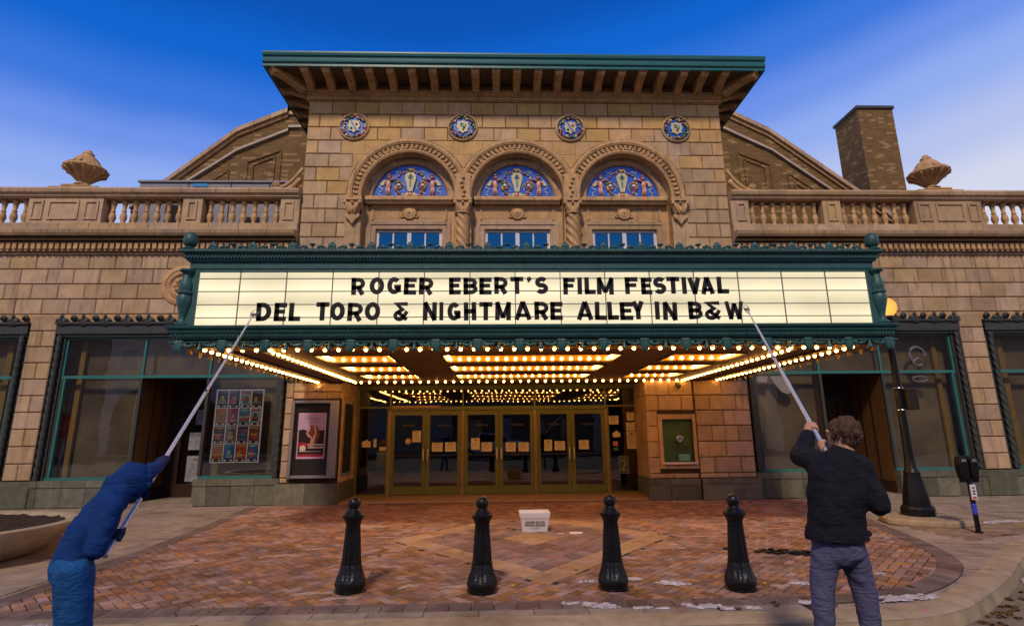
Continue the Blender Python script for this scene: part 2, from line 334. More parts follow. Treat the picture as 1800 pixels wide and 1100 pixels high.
# diamond: small dark square setts inside, a band of larger slabs round it
ang = atan2(HY, HX); e1 = Vector((HX, HY)).normalized(); e2 = Vector((-HX, HY)).normalized()
side = sqrt(HX * HX + HY * HY); nb = 9
sheet('diamond_bed', [(DC[0] - HX, DC[1]), (DC[0], DC[1] - HY), (DC[0] + HX, DC[1]), (DC[0], DC[1] + HY)], -.0075, M_sand, kind='structure')
bot = Vector((DC[0], DC[1] - HY))
def quadprism(b, P, z, g=.010):
    c = sum((Vector(p) for p in P), Vector((0, 0))) / 4
    Q = [Vector(p) + (c - Vector(p)).normalized() * g for p in P]; R_ = [Vector(p) + (c - Vector(p)).normalized() * (g + .007) for p in P]
    dz = random.uniform(-.001, .0015)
    b.add([(q.x, q.y, z - .014) for q in Q] + [(q.x, q.y, z - .004 + dz) for q in Q] + [(q.x, q.y, z + dz) for q in R_], [(i, (i + 1) % 4, (i + 1) % 4 + 4, i + 4) for i in range(4)] + [(4 + i, 4 + (i + 1) % 4, (i + 1) % 4 + 8, i + 8) for i in range(4)] + [(8, 9, 10, 11)])
diam = empty('diamond_inlay', (DC[0], DC[1] - HY, 0), kind='structure')
band = .11
def uv(u, v): return bot + e1 * side * u + e2 * side * v
M_bandslab = mat('diamond_band_slab', (.33, .20, .115), .78, var=.2, scale=5, bump=.2, bscale=90, rnd=.14, dirt=.4, pale=0.4)
for s in range(4):
    for k in range(nb + 1):
        a0 = k / (nb + 1) * (1 - band) ; a1 = (k + 1) / (nb + 1) * (1 - band)
        if s == 0: q = [(a0 , 0), (a1, 0), (a1, band), (a0, band)]
        elif s == 1: q = [(1 - band, a0), (1, a0), (1, a1), (1 - band, a1)]
        elif s == 2: q = [(1 - a1, 1 - band), (1 - a0, 1 - band), (1 - a0, 1), (1 - a1, 1)]
        else: q = [(0, 1 - a1), (band, 1 - a1), (band, 1 - a0), (0, 1 - a0)]
        b = MB(); quadprism(b, [uv(*t) for t in q], .001); b.build('band_slab', M_bandslab, diam)
ns = 11; cell = (1 - 2 * band) / ns; cells = []
for i in range(ns):
    for j in range(ns):
        if abs(i - 5) <= 1 and abs(j - 5) <= 1: continue
        b = MB(); quadprism(b, [uv(band + (i + a) * cell, band + (j + c) * cell) for a, c in ((0, 0), (1, 0), (1, 1), (0, 1))], 0); b.build('sett', M_paverP, diam)
for a, c in ((0, 0), (1, 0), (0, 1), (1, 1)):
    u0 = band + 4 * cell + a * 1.5 * cell; v0 = band + 4 * cell + c * 1.5 * cell; w = 1.5 * cell
    b = MB(); quadprism(b, [uv(u0, v0), uv(u0 + w, v0), uv(u0 + w, v0 + w), uv(u0, v0 + w)], .001); b.build('centre_slab', M_bandslab, diam)
# border courses
border = empty('border_course', (0, 5.6, 0), kind='structure')
def along(P, step):
    out = []; acc = 0; P = [Vector(p) for p in P]
    for a, b in zip(P, P[1:]):
        d = (b - a).length; t = acc
        while t < d: out.append((a + (b - a) * t / d, (b - a).normalized())); t += step
        acc = t - d
    return out
bot_b = [(-9.5, 5.6)] + catmull([(2.0, 5.6), (3.15, 5.62), (3.95, 5.76), (4.58, 6.06), (5.2, 6.56), (5.72, 7.22), (6.1, 8.15), (6.45, 9.35), (6.9, 10.95), (7.35, 12.35), (7.7, 13.3)], 4)
for bed, P in (('l', [(-4.92, 5.9), (-4.99, 7.3), (-5.03, 8.6), (-5.18, 10.2), (-5.43, 12.2), (-5.63, 13.4)]), ('b', bot_b)):
    q1, q2 = offset_line(P, .125), offset_line(P, -.125)
    b = MB(); n = len(P); b.add([(x, y, -.006) for x, y in q1 + q2], [(i, i + 1, n + i + 1, n + i) for i in range(n - 1)]); b.build('course_bed', M_sand, border, kind='stuff')
dm = paver_mesh(.205, .235).mesh('border_paver'); dm.materials.append(M_paverD)
for P, t in along(bot_b, .213): inst('border_paver', dm, border, (P.x, P.y, .006), atan2(t.y, t.x))
for P, t in along([(-4.92, 5.85), (-4.99, 7.3), (-5.03, 8.6), (-5.18, 10.2), (-5.43, 12.2), (-5.6, 13.4)], .213): inst('border_paver', dm, border, (P.x, P.y, .006), atan2(t.y, t.x))
# slab row between border and curb
slabs = empty('slab_row', (0, 5.35, 0), kind='structure')
sm = paver_mesh(.50, .17, .004).mesh('edge_slab'); sm.materials.append(M_conc2)
x = -9
while x < 2.9: inst('edge_slab', sm, slabs, (x, 5.40, 0)); x += .505
sheet('slab_bed', [(-9.4, 5.3), (3, 5.3), (3, 5.48), (-9.4, 5.48)], -.007, M_sand, kind='structure')
for (x0, y0, x1, y1) in ((3.35, 5.48, 3.5, 5.28), (4.15, 5.75, 4.4, 5.5), (4.85, 6.2, 5.15, 6.0), (5.4, 6.75, 5.8, 6.6), (5.85, 7.45, 6.5, 7.25), (6.2, 8.2, 7.2, 7.95)):
    a = Vector((x0, y0)); c_ = Vector((x1, y1)); n = (c_ - a).normalized(); n = Vector((-n.y, n.x)) * .006
    b = MB(); b.add([(a.x + n.x, a.y + n.y, -.009), (c_.x + n.x, c_.y + n.y, -.009), (c_.x - n.x, c_.y - n.y, -.009), (a.x - n.x, a.y - n.y, -.009)], [(0, 1, 2, 3)]); b.build('slab_joint', M_sand, slabs)
# light slabs beside the left border
for k in range(22):
    y = 5.95 + k * .36; x = -5.33 - max(0, (y - 9)) * .12
    b = MB(); quadprism(b, [(x - .17, y), (x + .17, y), (x + .17, y + .34), (x - .17, y + .34)], -.001); b.build('side_slab', M_conc2, slabs)
# small tumbled pavers round the meter
tp = paver_mesh(.19, .13, .012).mesh('tumbled_paver'); tp.materials.append(mat('brown_paver', (.24, .15, .095), .8, var=.25, scale=8, bump=.3, bscale=90, rnd=.25, dirt=.5))
tb = empty('tumbled_paving', (8, 9.2, 0), kind='structure')
bedP = [(7.0, 8.3), (7.6, 8.55), (9.3, 9.0), (12, 9.2), (12, 9.85), (8.6, 9.95), (7.0, 9.6)]
sheet('tumbled_bed', bedP, -.007, M_sand, kind='structure')
for r in range(14):
    for c in range(28):
        x = 6.9 + c * .197 + (r % 2) * .1; y = 8.35 + r * .137
        if inpoly(x, y, bedP): inst('tumbled_paver', tp, tb, (x, y, random.uniform(-.002, .002)), random.gauss(0, .03))
# expansion joints in the concrete walks
jb = MB()
for (x0, y0, x1, y1) in [(-5.6, 8.2, -12, 8.0), (-5.7, 10.3, -12, 10.2), (-7.6, 5.4, -7.8, 13.4), (-5.9, 12.1, -14, 12.1), (6.9, 10.9, 16, 10.9), (8.6, 10, 8.9, 13.4), (10.8, 9.6, 11.3, 13.4), (7.3, 12.3, 16, 12.3), (13, 9.4, 13.6, 13.4)]:
    a = Vector((x0, y0)); b = Vector((x1, y1)); n = (b - a).normalized(); n = Vector((-n.y, n.x)) * .006
    jb.add([(a.x + n.x, a.y + n.y, -.0085), (b.x + n.x, b.y + n.y, -.0085), (b.x - n.x, b.y - n.y, -.0085), (a.x - n.x, a.y - n.y, -.0085)], [(0, 1, 2, 3)])
jb.build('walk_joints', M_sand, kind='structure')

# ================================================================= THEATRE
TH = empty('theatre_building', (CX, Y0, 0), 'tan terracotta theatre with three arched windows and balustraded wings', 'theatre')
_bc = {}
def block_mesh(w, h, t=.05, ch=.018, m=None):
    m = m or M_stone; k = (round(w, 3), round(h, 3), m.name)
    if k in _bc: return _bc[k]
    b = MB(); x, z = w / 2 - .006, h / 2 - .008; X, Z = x - ch, z - ch
    b.add([(-x, 0, -z), (x, 0, -z), (x, 0, z), (-x, 0, z), (-x, -t + ch, -z), (x, -t + ch, -z), (x, -t + ch, z), (-x, -t + ch, z), (-X, -t, -Z), (X, -t, -Z), (X, -t, Z), (-X, -t, Z)],
          [(0, 1, 5, 4), (1, 2, 6, 5), (2, 3, 7, 6), (3, 0, 4, 7), (4, 5, 9, 8), (5, 6, 10, 9), (6, 7, 11, 10), (7, 4, 8, 11), (8, 9, 10, 11)])
    me = b.mesh('stone_block'); me.materials.append(m); _bc[k] = me; return me
def block(x0, x1, z0, z1, y, parent, m=None):
    if x1 - x0 < .05: return
    inst('stone_block', block_mesh(x1 - x0, z1 - z0, m=m), parent, ((x0 + x1) / 2, y, (z0 + z1) / 2))
BX0, BX1 = CX - 5.75, CX + 5.75
ZC, RI, RO = 7.85, 1.24, 1.66; AC = [CX - 2.93, CX, CX + 2.93]
REC0, REC1 = -3.78, 3.82
# wall core with arched openings, built in vertical strips
fwall = empty('front_wall', (CX, Y0, 0), parent=TH)
wb = MB(); YF, YB = Y0 + .05, Y0 + .6
xs = sorted(set([BX0 + .02, BX1 - .02, REC0, REC1, 4.1, 4.87] + [c + RI * cos(pi * k / 20) for c in AC for k in range(21)]))
for xa, xb in zip(xs, xs[1:]):
    if xb - xa < 1e-4: continue
    xm = (xa + xb) / 2; c = [a for a in AC if abs(xm - a) < RI]
    low = 2.9 if REC0 < xm < REC1 else 0
    if c:
        c = c[0]; za = ZC + sqrt(max(0, RI ** 2 - (xa - c) ** 2)); zb = ZC + sqrt(max(0, RI ** 2 - (xb - c) ** 2))
        wb.prism([(xa, za), (xb, zb), (xb, 10.66), (xa, 10.66)], YB - YF, 'y', YF)
        if 4.1 < xm < 4.87: wb.box(xa, xb, YF, YB, 0, .86); wb.box(xa, xb, YF, YB, 1.9, 5.6)
        else: wb.box(xa, xb, YF, YB, low, 5.6)
    elif 4.1 < xm < 4.87: wb.box(xa, xb, YF, YB, 0, .86); wb.box(xa, xb, YF, YB, 1.9, 10.66)
    else: wb.box(xa, xb, YF, YB, low, 10.66)
wb.build('wall_core', M_mortar, fwall)
CH = .4; rows = [(10.66 - (k + 1) * CH, 10.66 - k * CH) for k in range(13)]
BW = .64
for r, (z0, z1) in enumerate(rows):
    if z1 < 5.5: continue
    x = BX0 - (BW * .5 if r % 2 else 0)
    while x < BX1 - .01:
        xa, xb = max(x, BX0), min(x + BW, BX1); x += BW
        if xb > BX1 - .2 and xb < BX1: xb = BX1
        RT = RI + .2; mu = M_stoneU if random.random() < 1.15 - r * .17 else M_stone
        hit = [c for c in AC if xb > c - RT and xa < c + RT and z0 < ZC + RT]
        if not hit: block(xa, xb, z0, z1, YF, fwall, mu); continue
        if z1 <= ZC:                               # straight jambs
            segs = [(xa, xb)]
            for c in hit:
                ns_ = []
                for (p, q) in segs:
                    if q <= c - RT or p >= c + RT: ns_.append((p, q)); continue
                    if p < c - RT: ns_.append((p, c - RT))
                    if q > c + RT: ns_.append((c + RT, q))
                segs = ns_
            for p, q in segs:
                if q - p > .04: block(p, q, z0, z1, YF, fwall)
            continue
        sx = sorted(set([xa + .004, xb - .004] + [xa + .004 + (xb - xa - .008) * k / 8 for k in range(9)] + [c + s * RT for c in hit for s in (-1, 1) if xa < c + s * RT < xb]))
        def bz(x_): return max([z0 + .004] + [ZC + sqrt(RT ** 2 - (x_ - c) ** 2) for c in AC if abs(x_ - c) < RT])
        run = []; runs = []
        for v in sx:
            if bz(v) < z1 - .006: run.append(v)
            elif run: runs.append(run); run = []
        if run: runs.append(run)
        for run in runs:
            if len(run) < 2 or run[-1] - run[0] < .03: continue
            pts = [(v, bz(v)) for v in run] + [(run[-1], z1 - .004), (run[0], z1 - .004)]
            b = MB(); b.prism(pts, -.05, 'y', YF); b.build('stone_block', mu, fwall)
# lower piers (beside the recess), orange-lit blocks of two widths
for r in range(14):
    z1 = 2.86 - r * .375; z0 = z1 - .375
    if z1 < .5: break
    z0 = max(z0, .49)
    for (a, b_) in ((3.72, 4.93), (4.97, BX1)):
        if a < 4 and z0 < 2.02 and z1 > .7:
            block(a, 4.0, z0, z1, YF, fwall); continue
        w = b_ - a; cuts = [a, a + w * .5, b_] if r % 2 == 0 else [a, a + w * .27, a + w * .75, b_]
        for p, q in zip(cuts, cuts[1:]): block(p, q, z0, z1, YF, fwall)
    for (a, b_) in ((BX0, -4.97),): block(a, b_, z0, z1, YF, fwall)
for z0, z1 in ((2.46, 2.64), (2.64, 2.86)):
    cuts = [-4.97, -4.4, -3.78] if z0 > 2.5 else [-4.97, -4.7, -4.15, -3.78]
    for p, q in zip(cuts, cuts[1:]): block(p, q, z0, z1, YF, fwall)
# band of blocks between soffit and the first arch rows (mostly behind the marquee)
for r in range(6):
    z0 = 3.0 + r * .42
    for k in range(9): block(BX0 + k * 1.28, min(BX1, BX0 + (k + 1) * 1.28), z0, z0 + .42, YF, fwall)
# granite base of the central piers
base = empty('granite_base', (CX, Y0, 0), parent=TH)
def slab(x0, x1, z0, z1, y0, y1, m=M_granite, name='granite_slab', par=base):
    b = MB(); b.box(x0 + .003, x1 - .003, y0, y1, z0 + .002, z1 - .003); return bevel(b.build(name, m, par), .005)
slab(BX0 - .06, -4.5, 0, .48, Y0 - .1, YF - .002); slab(-4.5, -3.78, 0, .48, Y0 - .1, YF - .002)
for a, b_ in ((3.66, 4.2), (4.2, 4.93)): slab(a, b_, 0, .35, Y0 - .08, YF - .002); slab(a, b_, .35, .49, Y0 - .08, YF - .002)
for a, b_ in ((4.97, 5.7), (5.7, BX1 + .06)): slab(a, b_, 0, .35, Y0 - .1, YF - .002); slab(a, b_, .35, .49, Y0 - .1, YF - .002)
# recess side walls and their base
rec = empty('entrance_recess', (0, 14.2, 0), parent=TH)
for s, x0, x1 in ((-1, -4.0, REC0), (1, REC1, 4.1)):
    b = MB(); b.box(x0, x1, YF + .005, 15.0, 0, 2.9); b.build('side_wall', M_trim, rec)
    xx = x1 if s < 0 else x0
    for r in range(6):
        z0 = .49 + r * .4
        b = MB(); b.box(min(xx, xx - s * .03), max(xx, xx - s * .03), Y0 + .02, 14.22 if r % 2 else 14.5, z0 + .006, z0 + .394); b.build('return_block', M_stone, rec)
        b = MB(); b.box(min(xx, xx - s * .03), max(xx, xx - s * .03), (14.22 if r % 2 else 14.5) + .01, 14.9, z0 + .006, z0 + .394); b.build('return_block', M_stone, rec)
    b = MB(); b.box(min(xx, xx - s * .05), max(xx, xx - s * .05), Y0 - .07, 14.9, 0, .485); b.build('return_base', M_granite, rec)
b = MB(); b.box(REC0 - .2, REC1 + .25, Y0 + .06, 15.6, 2.89, 3.05); b.build('recess_ceiling', M_soffit, rec)
b = MB(); b.box(REC0, REC1, Y0 - .02, 14.99, -.005, .035); bevel(b.build('threshold', mat('terrazzo', (.30, .19, .11), .6, var=.2, scale=9, rnd=.05), rec), .01)
b = MB(); b.box(REC0, REC1, 14.86, 14.97, 2.78, 2.89); b.build('lintel', M_olive, rec)

# lobby behind the doors
lob = empty('lobby', (0, 16, 0), parent=TH)
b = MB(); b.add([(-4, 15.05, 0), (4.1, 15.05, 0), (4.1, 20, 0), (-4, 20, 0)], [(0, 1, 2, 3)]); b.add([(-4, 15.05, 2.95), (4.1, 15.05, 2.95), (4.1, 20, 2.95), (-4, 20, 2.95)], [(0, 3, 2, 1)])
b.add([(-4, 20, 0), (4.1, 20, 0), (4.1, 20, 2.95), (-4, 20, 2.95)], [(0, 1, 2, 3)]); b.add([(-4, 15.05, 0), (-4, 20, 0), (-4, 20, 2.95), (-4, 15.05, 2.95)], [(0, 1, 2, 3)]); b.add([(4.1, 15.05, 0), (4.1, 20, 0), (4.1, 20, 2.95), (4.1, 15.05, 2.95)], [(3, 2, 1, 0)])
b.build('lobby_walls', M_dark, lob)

# ---- doors
YD = 14.95
trim = empty('door_surround', (0, YD, 0), parent=TH)
edges = [-3.73, -2.86, -.90, 1.06, 3.00, 3.87]
for x in edges[1:5]:
    b = MB(); b.box(x - .035, x - .008, YD - .06, YD + .06, .035, 2.22); b.box(x + .008, x + .035, YD - .06, YD + .06, .035, 2.22); b.box(x - .01, x + .01, YD - .02, YD + .05, .035, 2.22); b.build('mullion', mat('bronze_mullion', (.34, .25, .14), .4, metal=.3, var=.1), trim)
for x in edges: 
    b = MB(); b.box(x - .02, x + .02, YD - .05, YD + .05, 2.33, 2.78); b.build('transom_mullion', M_olive, trim)
for x0, x1 in ((edges[0] - .05, edges[0]), (edges[5], edges[5] + .05)):
    b = MB(); b.box(x0, x1, YD - .08, YD + .06, .035, 2.78); b.build('jamb', M_olive, trim)
b = MB(); b.box(edges[1], edges[4], YD - .07, YD + .05, 2.23, 2.33); b.box(edges[0], edges[1], YD - .05, YD + .05, 2.29, 2.33); b.box(edges[4], edges[5], YD - .05, YD + .05, 2.29, 2.33); b.build('header', M_olive, trim)
for x0, x1 in zip(edges, edges[1:]):
    b = MB(); b.box(x0 + .02, x1 - .02, YD, YD + .008, 2.33, 2.78); b.build('transom_pane', G_door, trim)
b = MB(); b.box(-2.8, -1.5, YD - .12, YD - .07, 2.29, 2.35); b.build('closer_rail', M_gold, trim)
for x0, x1 in ((edges[0], edges[1] - .035), (edges[4] + .035, edges[5])):
    sl = empty('sidelight', ((x0 + x1) / 2, YD, .035), parent=TH)
    b = MB(); b.box(x0, x1, YD - .04, YD + .04, .035, .08); b.box(x0, x0 + .04, YD - .04, YD + .04, .08, 2.29); b.box(x1 - .04, x1, YD - .04, YD + .04, .08, 2.29); b.build('frame', M_olive, sl)
    b = MB(); b.box(x0 + .04, x1 - .04, YD, YD + .008, .08, 2.29); b.build('pane', G_door, sl)
def textobj(name, s, x, y, z, size, m, parent, ext=.001, rx=pi / 2, rz=0, align='CENTER', off=0, sx=1):
    c = bpy.data.curves.new(name, 'FONT'); c.body = s; c.size = size; c.align_x = align; c.extrude = ext; c.offset = off; c.resolution_u = 2
    o = bpy.data.objects.new(name, c); COL.objects.link(o); dg = bpy.context.evaluated_depsgraph_get(); me = bpy.data.meshes.new_from_object(o.evaluated_get(dg)); bpy.data.objects.remove(o)
    o = bpy.data.objects.new(name, me); COL.objects.link(o); me.materials.append(m)
    if parent: o.parent = parent; o.location = Vector((x, y, z)) - wl(parent)
    else: o.location = (x, y, z)
    o.rotation_euler = (rx, 0, rz); o.scale = (sx, 1, 1); return o
M_pull = mat('satin_pull', (.6, .56, .5), .35, metal=.3, bump=0)
M_gilt = mat('gilt_lettering', (.10, .065, .03), .5, bump=0)
def sheetpaper(parent, x0, x1, z0, z1, y, m=M_paper, name='notice', lines=True):
    b = MB(); b.box(x0, x1, y - .003, y, z0, z1); b.cur = 1
    if lines:
        h = z1 - z0; w = x1 - x0; n = max(2, int(h / .045))
        b.box(x0 + w * .3, x1 - w * .3, y - .0045, y - .003, z1 - h * .2, z1 - h * .1)
        for k in range(1, n): 
            zz = z1 - h * .22 - (h * .66) * k / n
            b.box(x0 + w * .15, x1 - w * random.uniform(.15, .3), y - .0045, y - .003, zz, zz + .007)
    return b.build(name, [m, mat('faded_print', (.20, .15, .09), .8, bump=0)], parent)
YP = YD - .004
papers = {0: [(-2.02, -1.74, 0, 0)], }
leafx = []
for p in range(3):
    a, b_ = edges[p + 1] + .037, edges[p + 2] - .037; mid = (a + b_) / 2
    for l, (x0, x1) in enumerate(((a, mid - .004), (mid + .004, b_))):
        hs = 1 if l == 0 else -1
        d = empty('door', ((x0 + x1) / 2, YD, .04), parent=TH)
        b = MB(); st = .10
        b.box(x0, x0 + st, YD - .03, YD + .03, .045, 2.22); b.box(x1 - st, x1, YD - .03, YD + .03, .045, 2.22)
        b.box(x0 + st, x1 - st, YD - .03, YD + .03, 2.10, 2.22); b.box(x0 + st, x1 - st, YD - .03, YD + .03, .045, .26)
        b.build('door_frame', M_olive, d)
        b = MB(); b.box(x0 + st, x1 - st, YD, YD + .008, .26, 2.10); b.build('door_pane', G_door, d)
        b = MB(); b.box(x0 + st, x1 - st, YD + .02, YD + .06, 1.02, 1.08); b.build('push_bar', M_pull, d)
        hx = (x1 - .055) if l == 0 else (x0 + .055)
        b = MB(); b.tube([(hx, YD - .03, 1.20), (hx, YD - .09, 1.20), (hx, YD - .10, 1.17), (hx, YD - .10, .93), (hx, YD - .09, .90), (hx, YD - .03, .90)], .02, 8); b.build('pull_handle', M_pull, d, smooth=True)
        leafx.append((d, x0, x1, (x0 + x1) / 2))
        textobj('gilt_lettering', "VIRGINIA", (x0 + x1) / 2, YP, 1.80, .085, M_gilt, d)
for i, ps in {0: [(-2.25, -2.02, 1.39, 1.69)], 1: [(-1.72, -1.43, 1.14, 1.37), (-1.37, -1.08, 1.14, 1.38)], 2: [(-.67, -.44, 1.18, 1.48), (-.39, -.11, 1.13, 1.37)], 3: [(.26, .53, 1.12, 1.36), (.6, .88, 1.12, 1.36)], 4: [(1.3, 1.51, 1.13, 1.42), (1.58, 1.86, 1.14, 1.38)], 5: [(2.24, 2.51, 1.16, 1.40)]}.items():
    for q in ps: sheetpaper(leafx[i][0], *q, YP)
def disc(name, x, z, r, y, m, parent, n=20, t=.004):
    b = MB(); b.prism([(x + r * cos(2 * pi * k / n), z + r * sin(2 * pi * k / n)) for k in range(n)], t, 'y', y - t); return b.build(name, m, parent)
M_stkb = mat('sticker_blue', (.03, .10, .35), .5, bump=0); M_stky = mat('sticker_yellow', (.6, .42, .04), .5, bump=0)
disc('round_sticker', -2.36, 1.40, .085, YP, M_stkb, leafx[0][0]); disc('round_sticker', -2.36, 1.42, .07, YP - .005, M_stky, leafx[0][0])
sls = [o for o in bpy.data.objects if o.name.startswith('sidelight')]
SL, SR = sorted(sls, key=lambda o: o.location.x)
sheetpaper(SL, -3.19, -2.91, .71, 1.16, YP, mat('blue_poster', (.04, .10, .22), .5, var=.4, scale=8, bump=0), 'blue_poster'); sheetpaper(SL, -3.12, -2.93, 1.18, 1.28, YP); sheetpaper(SL, -3.12, -2.9, 1.3, 1.46, YP, M_dark); sheetpaper(SL, -3.28, -3.2, 1.27, 1.49, YP)
b = MB(); b.prism([(-3.58, 1.27), (-3.36, 1.27), (-3.35, 1.42), (-3.42, 1.43), (-3.47, 1.47), (-3.52, 1.43), (-3.59, 1.42)], .003, 'y', YP - .003); b.build('crest_sticker', M_paper, SL)
for q in ((3.07, 3.35, 1.81, 2.04), (3.58, 3.78, 1.91, 2.13), (3.55, 3.79, 1.64, 1.86), (3.55, 3.81, 1.16, 1.62)): sheetpaper(SR, *q, YP)
sheetpaper(SR, 3.17, 3.3, 1.24, 1.36, YP, mat('pink_card', (.6, .22, .18), .6, bump=0), 'card'); sheetpaper(SR, 3.18, 3.31, 1.12, 1.2, YP, mat('green_card', (.03, .18, .06), .6, bump=0), 'card')
b = MB(); b.prism([(3.17, 1.47), (3.38, 1.47), (3.38, 1.58), (3.33, 1.6), (3.28, 1.65), (3.22, 1.6), (3.17, 1.58)], .003, 'y', YP - .003); b.build('crest_sticker', M_paper, SR)
b = MB(); b.box(3.3, 3.57, YP - .006, YP, .52, .98); b.cur = 1; b.box(3.32, 3.55, YP - .009, YP - .006, .54, .96); b.build('framed_poster', [M_alu, mat('dim_poster', (.05, .08, .10), .6, var=.5, scale=9, bump=0)], SR)
textobj('poster_figure', "2", 3.43, YP - .011, .60, .42, mat('olive_print', (.25, .28, .12), .6, bump=0), SR)

# ---- ticket window in right pier
tw = empty('ticket_window', (4.49, Y0, .8), parent=TH)
b = MB()
for (x0, x1, z0, z1) in ((4.0, 4.1, .72, 2.02), (4.87, 4.97 - .03, .72, 2.02), (4.1, 4.87, 1.9, 2.02), (4.1, 4.87, .72, .84)): b.box(x0, x1, Y0 - .01, YF, z0, z1)
b.build('stone_frame', M_stone, tw)
b = MB(); b.box(4.1, 4.87, Y0 + .14, Y0 + .15, .86, 1.9); b.build('green_panel', mat('booth_green', (.13, .21, .12), .5, var=.25, scale=5, bump=.05), tw)
b = MB(); b.box(4.105, 4.865, Y0 + .04, Y0 + .047, .86, 1.9); b.build('pane', glass('booth_glass', (.85, .9, .85), 1.5), tw)
b = MB(); b.box(4.07, 4.9, Y0 - .09, Y0 + .03, .82, .87); bevel(b.build('counter', mat('pale_counter', (.55, .5, .58), .4, bump=0), tw), .01)
b = MB(); b.lathe_y([(.085, 0), (.095, .02), (.07, .035), (.05, .03)], (4.53, Y0 + .035, 1.42), 20); b.build('speak_grille', M_steel, tw, smooth=True)
textobj('window_lettering', "CLOSED", 4.52, Y0 + .036, 1.15, .13, M_letter, tw)
b = MB(); b.box(4.47, 4.75, Y0 + .02, Y0 + .03, .9, 1.06); b.build('taped_notice', mat('teal_note', (.12, .32, .28), .6, bump=0), tw)

# ---- poster case on left pier
pc = empty('poster_case', (-4.4, Y0, .6), 'grey metal poster case with a lilac and red ballet poster left of the doors', 'poster case')
x0, x1, z0, z1 = -4.95, -3.83, .60, 2.43
b = MB(); fy = Y0 - .09
b.box(x0, x0 + .06, fy, YF, z0, z1); b.box(x1 - .2, x1, fy, YF, z0, z1); b.box(x0 + .07, x1 - .2, fy, YF, z1 - .07, z1); b.box(x0 + .07, x1 - .2, fy, YF, z0, z0 + .07)
bevel(b.build('case_frame', M_alu, pc), .01)
b = MB(); b.box(x0 + .07, x1 - .2, YF - .03, YF - .02, z0 + .07, z1 - .07); b.build('case_back', mat('case_black', (.012, .01, .012), .6, bump=0), pc)
b = MB(); b.box(x0 + .07, x1 - .2, fy + .03, fy + .036, z0 + .07, z1 - .07); b.build('case_pane', glass('case_glass', (.92, .92, .92), 1.35), pc)
# side case turned into the recess
b = MB(); b.box(REC0 + .01, REC0 + .04, 13.62, 14.55, .62, 2.43); b.build('side_case_frame', M_alu, pc)
b = MB(); b.box(REC0 + .04, REC0 + .045, 13.72, 14.4, .70, 2.36); b.build('side_case_back', M_dark, pc)
# the poster: pale lilac sky, dark ground, raised arms figure shapes, red foot
px0, px1, pz0, pz1 = -4.80, -4.13, 1.05, 2.13; py = YF - .035
po = empty('event_poster', (-4.46, py, pz0), parent=pc)
def flat(pts, y, m, name, parent, t=.002):
    b = MB(); b.prism(pts, t, 'y', y - t); return b.build(name, m, parent)
Lx = lambda u: px0 + u * (px1 - px0); Lz = lambda v: pz0 + v * (pz1 - pz0)
pm = {k: mat('print_' + k, c, .6, var=.25, scale=30, bump=0) for k, c in dict(lilac=(.55, .42, .75), dark=(.02, .006, .015), skin=(.75, .42, .36), hair=(.22, .07, .04), red=(.42, .02, .04), white=(.8, .75, .8), pink=(.72, .48, .72)).items()}
flat([(Lx(0), Lz(0)), (Lx(1), Lz(0)), (Lx(1), Lz(1)), (Lx(0), Lz(1))], py, pm['pink'], 'poster_sheet', po)
flat([(Lx(.04), Lz(.62)), (Lx(.96), Lz(.6)), (Lx(.96), Lz(.97)), (Lx(.04), Lz(.97))], py - .003, pm['lilac'], 'poster_sky', po)
flat([(Lx(.04), Lz(.05)), (Lx(.96), Lz(.05)), (Lx(.96), Lz(.63)), (Lx(.8), Lz(.61)), (Lx(.6), Lz(.66)), (Lx(.4), Lz(.6)), (Lx(.2), Lz(.64)), (Lx(.04), Lz(.62))], py - .006, pm['dark'], 'poster_ground', po)
flat([(Lx(.55), Lz(.25)), (Lx(.68), Lz(.32)), (Lx(.8), Lz(.5)), (Lx(.74), Lz(.66)), (Lx(.6), Lz(.74)), (Lx(.42), Lz(.72)), (Lx(.36), Lz(.6)), (Lx(.42), Lz(.5)), (Lx(.5), Lz(.45))], py - .009, pm['hair'], 'poster_hair', po)
flat([(Lx(.44), Lz(.25)), (Lx(.5), Lz(.44)), (Lx(.40), Lz(.47)), (Lx(.31), Lz(.55)), (Lx(.40), Lz(.66)), (Lx(.36), Lz(.78)), (Lx(.40), Lz(.79)), (Lx(.46), Lz(.66)), (Lx(.37), Lz(.55)), (Lx(.45), Lz(.50)), (Lx(.55), Lz(.44)), (Lx(.62), Lz(.55)), (Lx(.58), Lz(.68)), (Lx(.5), Lz(.80)), (Lx(.54), Lz(.80)), (Lx(.66), Lz(.66)), (Lx(.69), Lz(.52)), (Lx(.62), Lz(.42)), (Lx(.6), Lz(.25)), (Lx(.55), Lz(.25)), (Lx(.54), Lz(.38)), (Lx(.52), Lz(.25))], py - .012, pm['skin'], 'poster_figure', po)
flat([(Lx(.04), Lz(.05)), (Lx(.96), Lz(.05)), (Lx(.96), Lz(.1)), (Lx(.04), Lz(.1))], py - .009, pm['red'], 'poster_foot', po)
flat([(Lx(.04), Lz(.24)), (Lx(.4), Lz(.27)), (Lx(.4), Lz(.33)), (Lx(.2), Lz(.36)), (Lx(.04), Lz(.34))], py - .009, pm['red'], 'poster_red_field', po)
disc('poster_logo', Lx(.22), Lz(.22), .075, py - .009, pm['white'], po); disc('poster_logo_ring', Lx(.22), Lz(.22), .055, py - .014, M_stky, po); disc('poster_logo_core', Lx(.22), Lz(.22), .04, py - .019, pm['white'], po)
b = MB()      # looping script title in two lines, too small in the photo to read
